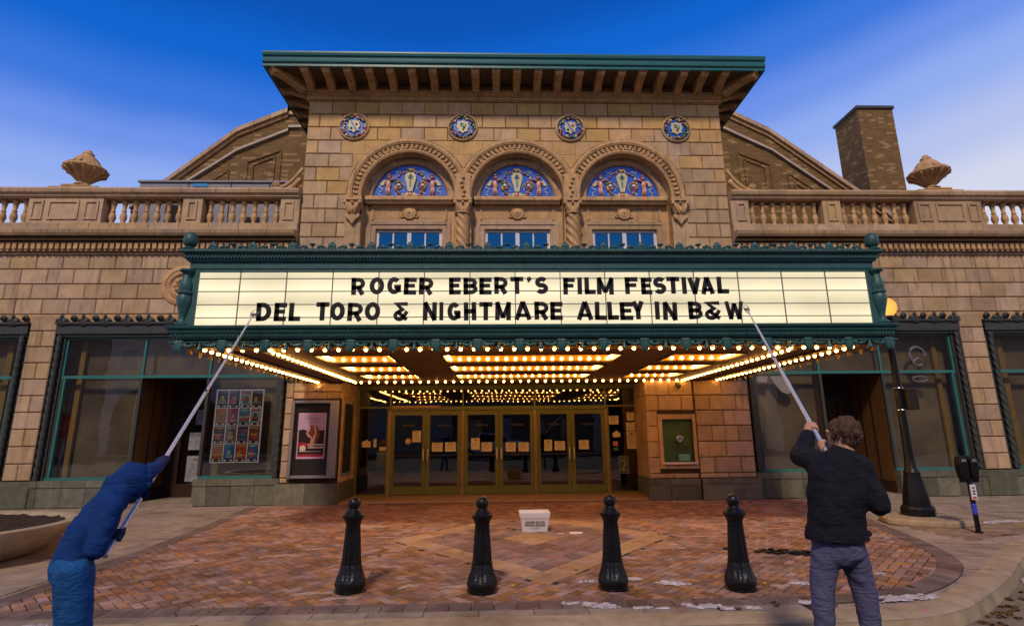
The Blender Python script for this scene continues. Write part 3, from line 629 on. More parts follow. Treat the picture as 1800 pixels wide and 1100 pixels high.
for u0, u1, v, am, fq in ((.24, .84, .88, .018, 62), (.40, .68, .80, .016, 62)):
    P_ = []; u = u0
    while u < u1: P_.append((Lx(u + .012 * cos(fq * u)), py - .008, Lz(v + am * sin(fq * u) * (1.6 if u < u0 + .08 else 1)))); u += .008
    b.tube(P_, .0035, 4)
b.build('poster_script', pm['hair'], po)
b = MB(); rr = random.Random(8)
for v in (.285, .225):
    u = .40
    while u < .93: w_ = rr.uniform(.018, .034); b.box(Lx(u), Lx(u + w_), py - .014, py - .011, Lz(v), Lz(v + .036)); u += w_ + .012
for k in range(9): b.box(Lx(.1 + k * .09), Lx(.1 + k * .09 + .05), py - .014, py - .011, Lz(.15), Lz(.165))
b.build('poster_print', pm['white'], po, kind='stuff')

# ---- security cameras
for cx_, nm, lab in ((-4.33, 'security_camera', 'small white security camera under the marquee above the poster case'), (4.56, 'security_camera', 'small dark security camera under the marquee above the ticket window')):
    c = empty(nm, (cx_, Y0 - .02, 2.72), lab, 'camera', 'security cameras under the marquee')
    mm = M_white if cx_ < 0 else M_iron
    b = MB(); b.box(cx_ - .05, cx_ + .05, Y0 - .03, Y0, 2.70, 2.80); b.build('mount', mm, c)
    b = MB(); b.ball((cx_, Y0 - .09, 2.71), .062, 14, 10); b.tube([(cx_, Y0 - .08, 2.7), (cx_ - .03, Y0 - .17, 2.66)], .035, 10); b.build('housing', mm, c, smooth=True)
    b = MB(); b.ball((cx_ - .03, Y0 - .17, 2.66), .03, 10, 8); b.build('lens', M_black, c, smooth=True)

# ---- arches
arch_root = {}
for ai, c in enumerate(AC):
    ar = empty('arched_window', (c, Y0, 6), parent=TH); arch_root[ai] = ar
    xlo = c - 1.464 if ai > 0 else -99; xhi = c + 1.464 if ai < 2 else 99
    # archivolt: profile (radius, y)
    prof = [(RI, YF + .02), (RI, Y0 - .05), (RI + .05, Y0 - .075), (RI + .09, Y0 - .05), (RI + .10, Y0 - .02), (RI + .24, Y0 - .03), (RI + .25, Y0 - .08), (RI + .31, Y0 - .11), (RI + .36, Y0 - .10), (RI + .37, Y0 - .06), (RO, Y0 - .06), (RO, YF)]
    nseg = 48; b = MB(); vs = []
    path = [(0, -1)] + [(k / nseg, 0) for k in range(nseg + 1)] + [(1, -1)]
    for (t, dn) in path:
        a = pi * (1 - t)
        for r, y in prof:
            x = c + r * cos(a); z = ZC + r * sin(a) - (.14 if dn else 0)
            vs.append((min(max(x, xlo), xhi), y, z))
    m = len(prof); b.add(vs, [(i * m + j, (i + 1) * m + j, (i + 1) * m + j + 1, i * m + j + 1) for i in range(len(path) - 1) for j in range(m - 1)])
    b.build('archivolt', M_trim, ar, smooth=True, auto=30)
    # carved leaves in the hollow of the archivolt and small outer dentils
    b = MB()
    for k in range(34):
        a = pi * (k + .5) / 34; r = RI + .17; x = c + r * cos(a); z = ZC + r * sin(a)
        if not (xlo + .05 < x < xhi - .05): continue
        M3 = Matrix.Rotation(-(a - pi / 2), 3, 'Y'); tl = random.choice((-.5, .5)) if k % 2 else 0
        b.obox((x, Y0 - .045, z), .055, .05, .12, M3 @ Matrix.Rotation(tl, 3, 'Y')); b.obox((x + .03 * cos(a), Y0 - .055, z + .03 * sin(a)), .075, .045, .035, M3)
    b.build('carved_band', M_trim, ar, kind='stuff')
    b = MB()
    for k in range(70):
        a = pi * (k + .5) / 70; r = RI + .395; x = c + r * cos(a); z = ZC + r * sin(a)
        if xlo + .03 < x < xhi - .03: b.obox((x, Y0 - .07, z), .036, .03, .05, Matrix.Rotation(-(a - pi / 2), 3, 'Y'))
    b.build('bead_band', M_trim, ar, kind='stuff')
    # intrados and jambs
    b = MB(); vs = []; rv = RI - .006; P = [(c - rv, 5.6)] + [(c + rv * cos(pi * (1 - k / 32)), ZC + rv * sin(pi * (1 - k / 32))) for k in range(33)] + [(c + rv, 5.6)]
    n = len(P); b.add([(x, YF + .0, z) for x, z in P] + [(x, Y0 + .32, z) for x, z in P], [(i, i + 1, n + i + 1, n + i) for i in range(n - 1)]); b.build('reveal', M_trim, ar, smooth=True, auto=30)
    # flat inner stone ring round the tympanum: voussoirs
    RT_, Yi = 1.04, Y0 + .30; ti = c + (.02 if ai == 2 else 0) * 0
    for k in range(13):
        a0, a1 = pi * k / 13 + .004, pi * (k + 1) / 13 - .004; pts = [(c + RI * cos(a0 + (a1 - a0) * q / 3), 7.88 + RI * sin(a0 + (a1 - a0) * q / 3)) for q in range(4)] + [(c + RT_ * cos(a1 - (a1 - a0) * q / 3), 7.88 + RT_ * sin(a1 - (a1 - a0) * q / 3)) for q in range(4)]
        b = MB(); b.prism(pts, -.06, 'y', Yi); b.build('voussoir', M_stone, ar)
    b = MB(); vs = []
    for k in range(33):
        a = pi * k / 32
        for r, y in ((RT_ - .03, Yi), (RT_ - .03, Yi - .05), (RT_, Yi - .085), (RT_ + .035, Yi - .06)): vs.append((c + r * cos(a), y, 7.88 + r * sin(a)))
    b.add(vs, [(i * 4 + j, (i + 1) * 4 + j, (i + 1) * 4 + j + 1, i * 4 + j + 1) for i in range(32) for j in range(3)]); b.build('inner_roll', M_trim, ar, smooth=True, auto=50)
    # tympanum
    ty = Yi + .005
    tm = ar
    b = MB(); b.prism([(c + 1.01 * cos(pi * k / 28), 7.88 + 1.01 * sin(pi * k / 28)) for k in range(29)], .02, 'y', ty); b.build('blue_ground', mat('glaze_blue', (.015, .10, .60), .25, var=.3, scale=9, bump=.1, spec=.7), tm)
    gl = {k: mat('glaze_' + k, v, .3, var=.2, scale=20, bump=.05, spec=.6) for k, v in dict(cream=(.55, .47, .28), white=(.5, .55, .68), pink=(.55, .27, .22), leaf=(.05, .13, .04), fruit=(.40, .12, .03), gold=(.5, .32, .05), teal=(.03, .22, .2), hair=(.18, .04, .015), red=(.3, .03, .03)).items()}
    groups = {k: MB() for k in gl}
    def blob(k, dx, dz, r, sx=1, sz=1, dy=-.02): groups[k].ball((c + dx, ty + dy, 7.88 + dz), r, 8, 6, sx, .6, sz)
    rr = random.Random(3)
    # cartouche
    groups['cream'].prism([(c + x, 7.88 + z) for x, z in ((-.06, .20), (.06, .20), (.10, .38), (.15, .56), (.15, .68), (.08, .76), (-.08, .76), (-.15, .68), (-.15, .56), (-.10, .38))], -.05, 'y', ty - .005)
    groups['teal'].box(c - .02, c + .02, ty - .065, ty - .055, 8.22, 8.56); groups['teal'].box(c - .07, c + .07, ty - .065, ty - .055, 8.46, 8.50); groups['teal'].prism([(c - .06, 8.52), (c + .06, 8.52), (c, 8.61)], -.01, 'y', ty - .055)
    # garland of fruit round the cartouche and two side rosettes
    for k in range(46):
        a = 2 * pi * k / 46; R = .43; blob(rr.choice(['leaf', 'fruit', 'gold', 'red', 'leaf', 'cream', 'fruit']), R * cos(a) * 1.0 + rr.gauss(0, .015), .45 + R * .88 * sin(a) + rr.gauss(0, .015), rr.uniform(.025, .045))
    for s in (-1, 1):
        for k in range(14):
            a = 2 * pi * k / 14; blob(rr.choice(['leaf', 'red', 'gold', 'fruit', 'leaf']), s * .33 + .10 * cos(a), .40 + .10 * sin(a), .03)
        blob('white', s * .33, .40, .055)
        # cherub: body, head, wings, limbs
        blob('pink', s * .60, .40, .075, 1, 1.9, -.04); blob('pink', s * .59, .64, .06, 1, 1.1, -.04); blob('hair', s * .59, .68, .062, 1, .8, -.05)
        groups['pink'].tube([(c + s * .60, ty - .04, 8.20), (c + s * .57, ty - .04, 8.08), (c + s * .56, ty - .03, 7.95)], [.045, .035, .022], 6)
        groups['pink'].tube([(c + s * .63, ty - .04, 8.20), (c + s * .64, ty - .04, 8.08), (c + s * .62, ty - .03, 7.95)], [.045, .035, .022], 6)
        groups['pink'].tube([(c + s * .58, ty - .04, 8.40), (c + s * .50, ty - .05, 8.44), (c + s * .42, ty - .04, 8.48)], [.03, .025, .018], 6)
        groups['pink'].tube([(c + s * .64, ty - .04, 8.40), (c + s * .70, ty - .05, 8.33), (c + s * .66, ty - .04, 8.26)], [.03, .025, .018], 6)
        groups['cream'].prism([(c + s * x, 7.88 + z) for x, z in ((.65, .50), (.73, .56), (.84, .42), (.80, .38), (.72, .40))], -.02, 'y', ty - .005)
        # ribbons
        groups['white'].tube([(c + s * (.80 + .06 * sin(t * 2.4)), ty - .01, 7.98 + .08 * t) for t in [q * .5 for q in range(8)]], .017, 5)
        groups['white'].tube([(c + s * (.36 + .06 * sin(t * 2.2)), ty - .01, 7.99 + .05 * t) for t in [q * .5 for q in range(7)]], .014, 5)
        groups['white'].tube([(c + s * (.28 + .05 * t), ty - .01, 8.68 + .035 * sin(t * 2.6)) for t in [q * .5 for q in range(7)]], .013, 5)
        groups['white'].tube([(c + s * (.18 + .03 * sin(t * 3)), ty - .01, 8.1 + .1 * t) for t in [q * .5 for q in range(6)]], .012, 5)
    groups['cream'].box(c - .72, c + .72, ty - .06, ty - .0, 7.885, 7.925); blob('pink', 0, .11, .06, 1, 1, -.05); blob('hair', 0, .14, .06, 1, .8, -.045)
    groups['cream'].prism([(c - .25, 7.98), (c - .05, 7.93), (c + .05, 7.93), (c + .25, 7.98), (c + .08, 8.06), (c - .08, 8.06)], -.03, 'y', ty - .005)
    blob('gold', 0, .86, .05); blob('cream', -.06, .88, .035); blob('cream', .06, .88, .035); blob('red', 0, .9, .03)
    names = dict(cream='cartouche', white='ribbon', pink='cherub', leaf='garland_leaf', fruit='garland_fruit', gold='garland_lemon', teal='emblem', hair='cherub_hair', red='garland_berry')
    for k, g in groups.items():
        if g.v:
            o = g.build(names[k], gl[k], ar, smooth=True, auto=50)
    # sill ledge
    b = MB(); b.sweepx([(Yi + .02, 7.68), (Y0 + .14, 7.68), (Y0 + .12, 7.72), (Y0 + .07, 7.76), (Y0 + .07, 7.83), (Y0 + .10, 7.875), (Yi + .02, 7.875)], c - 1.17, c + 1.17); b.build('ledge', M_trim, ar)
    # panel wall below, with cartouche disc
    hw = .90
    b = MB(); b.box(c - RI, c + RI, Yi, Yi + .1, 7.02, 7.69); b.box(c - RI, c - hw, Yi, Yi + .1, 5.6, 7.02); b.box(c + hw, c + RI, Yi, Yi + .1, 5.6, 7.02); b.build('panel_wall', M_trim, ar)
    for k in range(24):
        pass
    fl = MB()
    for k in range(40):
        x = c - .95 + k * .0475
        if abs(x - c) > .2: fl.box(x, x + .022, Yi - .012, Yi, 7.30, 7.58)
    fl.build('fluting', M_trim, ar, kind='stuff')
    b = MB(); b.box(c - 1.02, c + 1.02, Yi - .03, Yi, 7.61, 7.68); b.box(c - 1.02, c - .96, Yi - .03, Yi, 7.26, 7.61); b.box(c + .96, c + 1.02, Yi - .03, Yi, 7.26, 7.61); b.build('panel_moulding', M_trim, ar)
    d0 = MB(); d0.lathe_y([(.17, 0), (.19, .03), (.17, .06), (.14, .05), (.12, .065), (.03, .07), (.02, .10), (.001, .10)], (c, Yi, 7.46), 24); d0.build('shield_disc', M_trim, ar, smooth=True, auto=50)
    b = MB()
    for s in (-1, 1):
        for sz in (-1, 1): b.tube([(c + s * (.19 + .05 * cos(t)), Yi - .03, 7.46 + sz * (.08 + .05 * sin(t))) for t in [q * .8 for q in range(7)]], .018, 5)
    b.build('scrolls', M_trim, ar, smooth=True)
    # stone window surround, stepped
    b = MB()
    for (w, y, e) in ((1.12, Yi - .05, .10), (1.02, Yi - .025, .12)):
        b.box(c - w, c - w + e, y, Yi, 5.6, 7.0 + (w - .9)); b.box(c + w - e, c + w, y, Yi, 5.6, 7.0 + (w - .9)); b.box(c - w + e, c + w - e, y, Yi, 7.0 + (w - .9) - e, 7.0 + (w - .9))
    b.build('stone_surround', M_stone, ar)
    b = MB(); b.box(c - hw, c - hw + .012, Yi, Yi + .30, 5.6, 7.02); b.box(c + hw - .012, c + hw, Yi, Yi + .30, 5.6, 7.02); b.box(c - hw, c + hw, Yi, Yi + .30, 7.0, 7.02); b.build('window_reveal', M_trim, ar)
    # the sash
    ws = Yi + .07
    b = MB(); f = .06; zt = 6.93
    b.box(c - hw + .012, c + hw - .012, ws, ws + .06, zt, 7.0)
    b.box(c - hw + .012, c - hw + .09, ws, ws + .06, 5.6, zt); b.box(c + hw - .09, c + hw - .012, ws, ws + .06, 5.6, zt); b.box(c - .055, c + .055, ws - .01, ws + .06, 5.6, zt)
    for z in (6.42, 5.93): b.box(c - hw + .09, c - .055, ws + .005, ws + .055, z, z + .045); b.box(c + .055, c + hw - .09, ws + .005, ws + .055, z, z + .045)
    for s in (-1, 1): b.box(c + s * .43 - .02, c + s * .43 + .02, ws + .002, ws + .05, 5.6, zt)
    b.build('window_frame', M_white, ar)
    for x0, x1 in ((-.81, -.45), (-.41, -.055), (.055, .41), (.45, .81)):
        for z0, z1 in ((6.465, zt), (5.975, 6.42), (5.6, 5.93)):
            b = MB(); b.box(c + x0, c + x1, ws + .03, ws + .036, z0, z1); b.build('pane', G_up, ar)
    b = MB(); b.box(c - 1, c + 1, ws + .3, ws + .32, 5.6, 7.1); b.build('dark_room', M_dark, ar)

# ---- columns, corbels
def capital(b, x, z0, w, flat=False):
    b.box(x - w * 1.15, x + w * 1.15, Y0 - .17, YF, z0 + .36, z0 + .42)
    b.prism([(x - w * .62, z0), (x + w * .62, z0), (x + w, z0 + .3), (x + w * 1.05, z0 + .36), (x - w * 1.05, z0 + .36), (x - w, z0 + .3)], .16, 'y', Y0 - .12)
    for s in (-1, 1):
        b.ball((x + s * w * .9, Y0 - .15, z0 + .30), .06, 10, 8, 1, .7)
        b.tube([(x + s * w * (.3 + .5 * t), Y0 - .13 - .03 * sin(t * 3), z0 + .02 + .3 * t) for t in (0, .3, .6, 1)], [.03, .045, .04, .03], 6)
    for t in (-.45, 0, .45): b.ball((x + w * t, Y0 - .14, z0 + .10), .045, 8, 6, .9, .6, 1.6)
    b.ball((x, Y0 - .16, z0 + .3), .04, 8, 6)
for x in (CX - 1.465, CX + 1.465):
    cl_ = empty('twisted_column', (x, Y0, 5.6), parent=TH)
    b = MB(); b.lathe([(.175, z * .02) for z in range(0, 84)], (x, Y0 - .06, 5.6), 40, flute=.12, fn=5, twist=26); b.build('shaft', M_trim, cl_, smooth=True)
    b = MB(); b.lathe([(.2, 0), (.22, .02), (.2, .05), (.185, .06)], (x, Y0 - .06, 7.25), 20); capital(b, x, 7.29, .22); b.build('capital', M_trim, cl_, smooth=True, auto=40)
    b = MB(); b.box(x - .2, x + .2, Y0 - .1, YF, 7.71, 8.45); 
    for k in range(5): b.ball((x + random.uniform(-.05, .05), Y0 - .11, 7.8 + k * .13), .05, 8, 6)
    b.build('spandrel_carving', M_trim, cl_, smooth=True, auto=40)
    b = MB(); b.box(x - .2235, x + .2235, Y0 + .03, YF + .002, 5.6, 8.1); b.build('pilaster', M_trim, cl_)
for s in (-1, 1):
    x = CX + s * (2.93 + RI + .2)
    cp = empty('corbel', (x, Y0, 7.0), parent=TH)
    b = MB(); capital(b, x, 7.29, .22); b.prism([(x - .2, 7.28), (x + .2, 7.28), (x + .18, 7.2), (x + .08, 7.12), (x, 7.0), (x - .08, 7.12), (x - .18, 7.2)], .16, 'y', Y0 - .1); b.build('corbel_carving', M_trim, cp, smooth=True, auto=40)
    b = MB(); b.box(x - .21, x + .21, Y0 - .006, YF + .01, 5.6, 7.28); b.build('corbel_strip', M_stone, cp)
# ---- roundels
for k, (dx, style) in enumerate(((-4.47, 0), (-1.49, 1), (1.49, 0), (4.47, 1))):
    x, z = CX + dx, 9.86
    rd = empty('roundel', (x, Y0, z), parent=TH)
    b = MB(); b.lathe_y([(.40, -.04), (.42, .03), (.40, .055), (.37, .06), (.36, .015)], (x, Y0, z), 32); b.build('rim', M_trim, rd, smooth=True, auto=50)
    disc('blue_ground', x, z, .365, Y0 - .02, MATS['glaze_blue'], rd, 28)
    rr = random.Random(5 + k); G = {q: MB() for q in ('leaf', 'fruit', 'gold', 'red', 'cream', 'dark')}
    for i in range(54):
        a = 2 * pi * i / 54 * 1.0; R = rr.uniform(.26, .345); G[rr.choice(['leaf', 'leaf', 'fruit', 'gold', 'red', 'cream', 'dark', 'dark'])].ball((x + R * cos(a), Y0 - .045, z + R * sin(a)), rr.uniform(.026, .045), 8, 6, 1, .6)
    for q, g in G.items():
        if g.v: g.build('wreath_' + {'leaf': 'leaves', 'fruit': 'fruit', 'gold': 'lemons', 'red': 'berries', 'cream': 'flowers', 'dark': 'shade_leaves'}[q], MATS['glaze_' + q] if q != 'dark' else mat('glaze_darkgreen', (.02, .03, .02), .3, bump=0), rd, smooth=True)  # the dark key holds dark-green glazed leaves
    pts = [(-.15, .17), (-.08, .15), (0, .19), (.08, .15), (.15, .17), (.14, .08), (.17, .02), (.13, -.06), (.14, -.13), (.05, -.15), (0, -.2), (-.05, -.15), (-.14, -.13), (-.13, -.06), (-.17, .02), (-.14, .08)]
    flat([(x + a, z + c_) for a, c_ in pts], Y0 - .03, MATS['glaze_cream'], 'shield', rd, .03)
    b = MB()
    if style == 0:
        b.prism([(x - .10, z + .14), (x - .05, z + .14), (x + .10, z - .12), (x + .05, z - .13)], -.01, 'y', Y0 - .063); b.build('bend', mat('glaze_paleblue', (.12, .2, .5), .3, bump=0), rd)
        b = MB(); b.ball((x + .07, Y0 - .07, z + .06), .03, 8, 6); b.build('charge', MATS['glaze_red'], rd)
        b = MB(); b.ball((x - .07, Y0 - .07, z - .06), .035, 8, 6); b.build('charge', MATS['glaze_teal'], rd)
    else:
        b.tube([(x - .07, Y0 - .065, z + .08), (x, Y0 - .065, z + .11), (x + .02, Y0 - .065, z), (x + .01, Y0 - .065, z - .1)], .02, 6); b.tube([(x - .06, Y0 - .065, z + .02), (x - .02, Y0 - .065, z + .03)], .02, 6); b.tube([(x + .08, Y0 - .065, z + .08), (x + .05, Y0 - .065, z - .05)], .015, 6); b.build('charge', MATS['glaze_teal'], rd, smooth=True)

# ---- entablature and roof
en = empty('roof', (CX, Y0, 10.66), parent=TH)
ET, EB, OV = 11.46, 11.10, .93
b = MB(); b.sweepx([(YF + .1, 10.66), (Y0 - .02, 10.66), (Y0 - .05, 10.70), (Y0 - .05, 10.76), (Y0 - .12, 10.80), (Y0 - .12, 10.86), (Y0 - .15, 10.90), (Y0 - .15, 10.93), (Y0 - .08, 10.95), (Y0 - .08, 11.11), (YF + .1, 11.11)], BX0 - .06, BX1 + .06); b.build('frieze', M_trim, en)
b = MB(); k = BX0
while k < BX1: b.box(k, k + .045, Y0 - .145, Y0 - .12, 10.80, 10.855); b.box(k, k + .05, Y0 - .075, Y0 - .05, 10.68, 10.74); k += .085
b.build('dentils', M_trim, en, kind='stuff')
EX0, EX1 = BX0 - OV, BX1 + OV
# soffit boards + roof slab
b = MB(); b.box(EX0 + .04, EX1 - .04, Y0 - OV + .04, 21, EB, EB + .12); b.build('eave_soffit', mat('soffit_wood', (.10, .058, .035), .7, var=.3, scale=2, streak=(20, 2, 2), bump=.1), en)
b = MB(); pr = [(Y0 - OV + .1, EB - .02), (Y0 - OV + .02, EB - .02), (Y0 - OV + .02, EB + .06), (Y0 - OV - .02, EB + .08), (Y0 - OV - .03, EB + .12), (Y0 - OV + .0, EB + .14), (Y0 - OV - .01, EB + .24), (Y0 - OV - .05, EB + .26), (Y0 - OV - .07, EB + .32), (Y0 - OV - .07, ET), (Y0 - OV + .1, ET)]
b.sweepx(pr, EX0 - .02, EX1 + .02); b.build('gutter_fascia', mat('teal_gutter', (.015, .13, .15), .35, var=.1, bump=.03), en)
b = MB()
for x0, x1 in ((EX0 - .02, EX0 + .06), (EX1 - .06, EX1 + .02)): b.box(x0, x1, Y0 - OV + .1, 21, EB - .02, ET)
b.build('side_fascia', MATS['teal_gutter'], en)
b = MB(); b.add([(EX0, Y0 - OV, ET - .02), (EX1, Y0 - OV, ET - .02), (EX1, 21, ET + .02), (EX0, 21, ET + .02)], [(0, 1, 2, 3)]); b.add([(EX0, Y0 - OV, ET - .02), (EX1, Y0 - OV, ET - .02), (EX1 - 1.5, 15.8, ET + 1.0), (EX0 + 1.5, 15.8, ET + 1.0)], [(0, 1, 2, 3)]) if False else None
b.build('roof_deck', mat('roof_tar', (.05, .05, .05), .9), en)
# brackets (modillions)
bp = MB(); w = .115
P = [(Y0 - .08, -.20), (Y0 - .16, -.25), (Y0 - .24, -.22), (Y0 - .50, -.13), (Y0 - .70, -.10), (Y0 - .80, -.12), (Y0 - .84, -.08), (Y0 - .84, -.003), (Y0 - .08, -.003)]
bp.prism([(y - Y0, z) for y, z in P], 2 * w * .82, 'x', -w * .82); bp.box(-w, w, -.88, -.08, -.035, -.002)
bme = bp.mesh('bracket'); bme.materials.append(M_trim)
for k in range(21): inst('bracket', bme, en, (BX0 + .1 + (BX1 - BX0 - .2) * k / 20, Y0, EB))
for s in (-1, 1):
    for k in range(6): o = inst('bracket', bme, en, (BX0 if s < 0 else BX1, Y0 + .15 + k * .56, EB), -s * -pi / 2 if s > 0 else -pi / 2)
    # diagonal corner bracket
    inst('corner_bracket', bme, en, ((BX0 if s < 0 else BX1), Y0 - .02, EB), s * pi / 4, (1.2, 1.28, 1.1))
# side walls of the raised centre
M_brick = bpy.data.materials.new('buff_brick'); M_brick.use_nodes = True
t = M_brick.node_tree; n = t.nodes; kk = t.links; p = n['Principled BSDF']; p.inputs['Roughness'].default_value = .85
g = n.new('ShaderNodeNewGeometry'); sx_ = n.new('ShaderNodeSeparateXYZ'); kk.new(g.outputs['Position'], sx_.inputs[0]); ad = n.new('ShaderNodeMath'); kk.new(sx_.outputs[0], ad.inputs[0]); kk.new(sx_.outputs[1], ad.inputs[1])
cb_ = n.new('ShaderNodeCombineXYZ'); kk.new(ad.outputs[0], cb_.inputs[0]); kk.new(sx_.outputs[2], cb_.inputs[1])
bt = n.new('ShaderNodeTexBrick'); kk.new(cb_.outputs[0], bt.inputs[0]); bt.inputs['Scale'].default_value = 1; bt.inputs['Brick Width'].default_value = .23; bt.inputs['Row Height'].default_value = .078; bt.inputs['Mortar Size'].default_value = .006
bt.inputs['Color1'].default_value = (.20, .115, .035, 1); bt.inputs['Color2'].default_value = (.12, .065, .022, 1); bt.inputs['Mortar'].default_value = (.07, .045, .025, 1); bt.inputs['Bias'].default_value = -.1
# a few pale and a few burnt bricks
bt2 = n.new('ShaderNodeTexBrick'); kk.new(cb_.outputs[0], bt2.inputs[0]); bt2.inputs['Scale'].default_value = 1; bt2.inputs['Brick Width'].default_value = .23; bt2.inputs['Row Height'].default_value = .078; bt2.inputs['Mortar Size'].default_value = 0
bt2.inputs['Color1'].default_value = (0, 0, 0, 1); bt2.inputs['Color2'].default_value = (1, 1, 1, 1)
mr = n.new('ShaderNodeMapRange'); kk.new(bt2.outputs['Color'], mr.inputs[0]); mr.inputs[1].default_value = .86; mr.inputs[2].default_value = .9; mr.inputs[3].default_value = 0; mr.inputs[4].default_value = .6
mxb = n.new('ShaderNodeMix'); mxb.data_type = 'RGBA'; kk.new(mr.outputs[0], mxb.inputs[0]); kk.new(bt.outputs['Color'], mxb.inputs[6]); mxb.inputs[7].default_value = (.42, .27, .14, 1)
kk.new(mxb.outputs[2], p.inputs['Base Color']); bmp = n.new('ShaderNodeBump'); bmp.inputs['Strength'].default_value = .6; bmp.inputs['Distance'].default_value = .01; kk.new(bt.outputs['Fac'], bmp.inputs['Height']); bmp.invert = True; kk.new(bmp.outputs[0], p.inputs['Normal'])
b = MB(); b.box(BX0 + .02, BX0 + .3, YB, 21, 6, 11.1); b.box(BX1 - .3, BX1 - .02, YB, 21, 6, 11.1); b.box(BX0, BX1, 20.7, 21, 6, 11.1); b.build('side_brick_wall', M_brick, TH)
# quoin returns on the sides
for s in (-1, 1):
    x = BX0 if s < 0 else BX1
    for r in range(9):
        z1 = 10.66 - r * .4; b = MB(); b.box(min(x, x - s * .02), max(x, x - s * .02), YF, YF + (.6 if r % 2 else .35), z1 - .394, z1 - .006); b.build('quoin', M_stone, TH)

# ---- rear brick gable (auditorium)
RG = empty('auditorium_gable', (0, 17, 6), parent=TH)
# profile at Y=17, symmetric about CX
out = [(CX - 12.6, 8.9), (CX - 9.4, 11.72), (CX - 7.75, 12.48), (CX - 7.75, 12.56), (CX - 6, 12.6), (CX + 6, 12.6), (CX + 7.62, 12.60), (CX + 9.04, 11.85), (CX + 12.2, 9.3), (CX + 13, 8.6)]
b = MB(); b.prism([(CX - 13, 5.5)] + out + [(CX + 13.4, 5.5)], 8, 'y', 17.0); b.build('gable_wall', M_brick, RG)
def coping(b, P, h, y0, y1):
    for (xa, za), (xb, zb) in zip(P, P[1:]):
        b.add([(xa, y0, za), (xb, y0, zb), (xb, y0, zb + h), (xa, y0, za + h), (xa, y1, za), (xb, y1, zb), (xb, y1, zb + h), (xa, y1, za + h)], [(0, 1, 2, 3), (7, 6, 5, 4), (0, 4, 5, 1), (3, 2, 6, 7), (0, 3, 7, 4), (1, 5, 6, 2)])
def subdiv(P, step):
    out_ = []
    for a, c in zip(P, P[1:]):
        n = max(1, int((Vector(c) - Vector(a)).length / step))
        for i in range(n): out_.append(((a[0] + (c[0] - a[0]) * i / n, a[1] + (c[1] - a[1]) * i / n), (a[0] + (c[0] - a[0]) * (i + .985) / n, a[1] + (c[1] - a[1]) * (i + .985) / n)))
    return out_
for a, c in subdiv(out[:4], .6) + subdiv(out[6:], .6):
    b = MB(); coping(b, [a, c], .16, 16.84, 17.3); b.build('coping_stone', M_stone, RG)
b = MB(); coping(b, [(x, z - .12) for x, z in out], .13, 16.93, 17.0); b.build('coping_moulding', M_trim, RG)
b = MB(); coping(b, [(CX - 11.6, 9.35), (CX - 9.35, 11.04), (CX - 7.7, 11.8), (CX - 7.7, 11.92), (CX - 6, 11.97)], .09, 16.9, 17.0); coping(b, [(CX + 7.0, 12.1), (CX + 7.45, 12.0), (CX + 9.1, 11.15), (CX + 11.4, 9.35)], .09, 16.9, 17.0); b.build('string_course', mat('pale_string', (.42, .35, .30), .7), RG)
b = MB()
def rib(P):
    for (xa, za), (xb, zb) in zip(P, P[1:]):
        d = (Vector((xb, zb)) - Vector((xa, za))).normalized(); nn = Vector((-d.y, d.x)) * .03
        b.add([(xa - nn.x, 16.96, za - nn.y), (xb - nn.x, 16.96, zb - nn.y), (xb + nn.x, 16.96, zb + nn.y), (xa + nn.x, 16.96, za + nn.y), (xa - nn.x, 17, za - nn.y), (xb - nn.x, 17, zb - nn.y), (xb + nn.x, 17, zb + nn.y), (xa + nn.x, 17, za + nn.y)], [(0, 1, 2, 3), (0, 4, 5, 1), (3, 2, 6, 7), (0, 3, 7, 4), (1, 5, 6, 2)])
for s in (-1, 1):
    o_ = lambda P: [(CX + s * x, z) for x, z in P]
    rib(o_([(7.9, 9.3), (7.9, 11.1), (9.0, 10.65), (9.0, 9.3)])); rib(o_([(8.1, 9.3), (8.1, 10.85), (8.8, 10.55), (8.8, 9.3)]))
    rib(o_([(9.6, 9.3), (9.6, 10.35), (10.9, 9.4)])); rib(o_([(9.8, 9.3), (9.8, 9.98), (10.5, 9.45)]))
b.build('panel_ribs', M_brick, RG)
# dark slots between coping and string: blocks under coping handled by moulding
# chimney
ch = empty('chimney', (14.9, 18.5, 8), parent=TH)
b = MB(); b.box(14.19, 15.6, 18.5, 19.9, 6, 13.86); b.build('chimney_stack', M_brick, ch)
b = MB(); b.box(14.13, 15.66, 18.44, 19.96, 13.86, 14.0); bevel(b.build('chimney_cap', mat('cap_metal', (.05, .045, .05), .5), ch), .02)

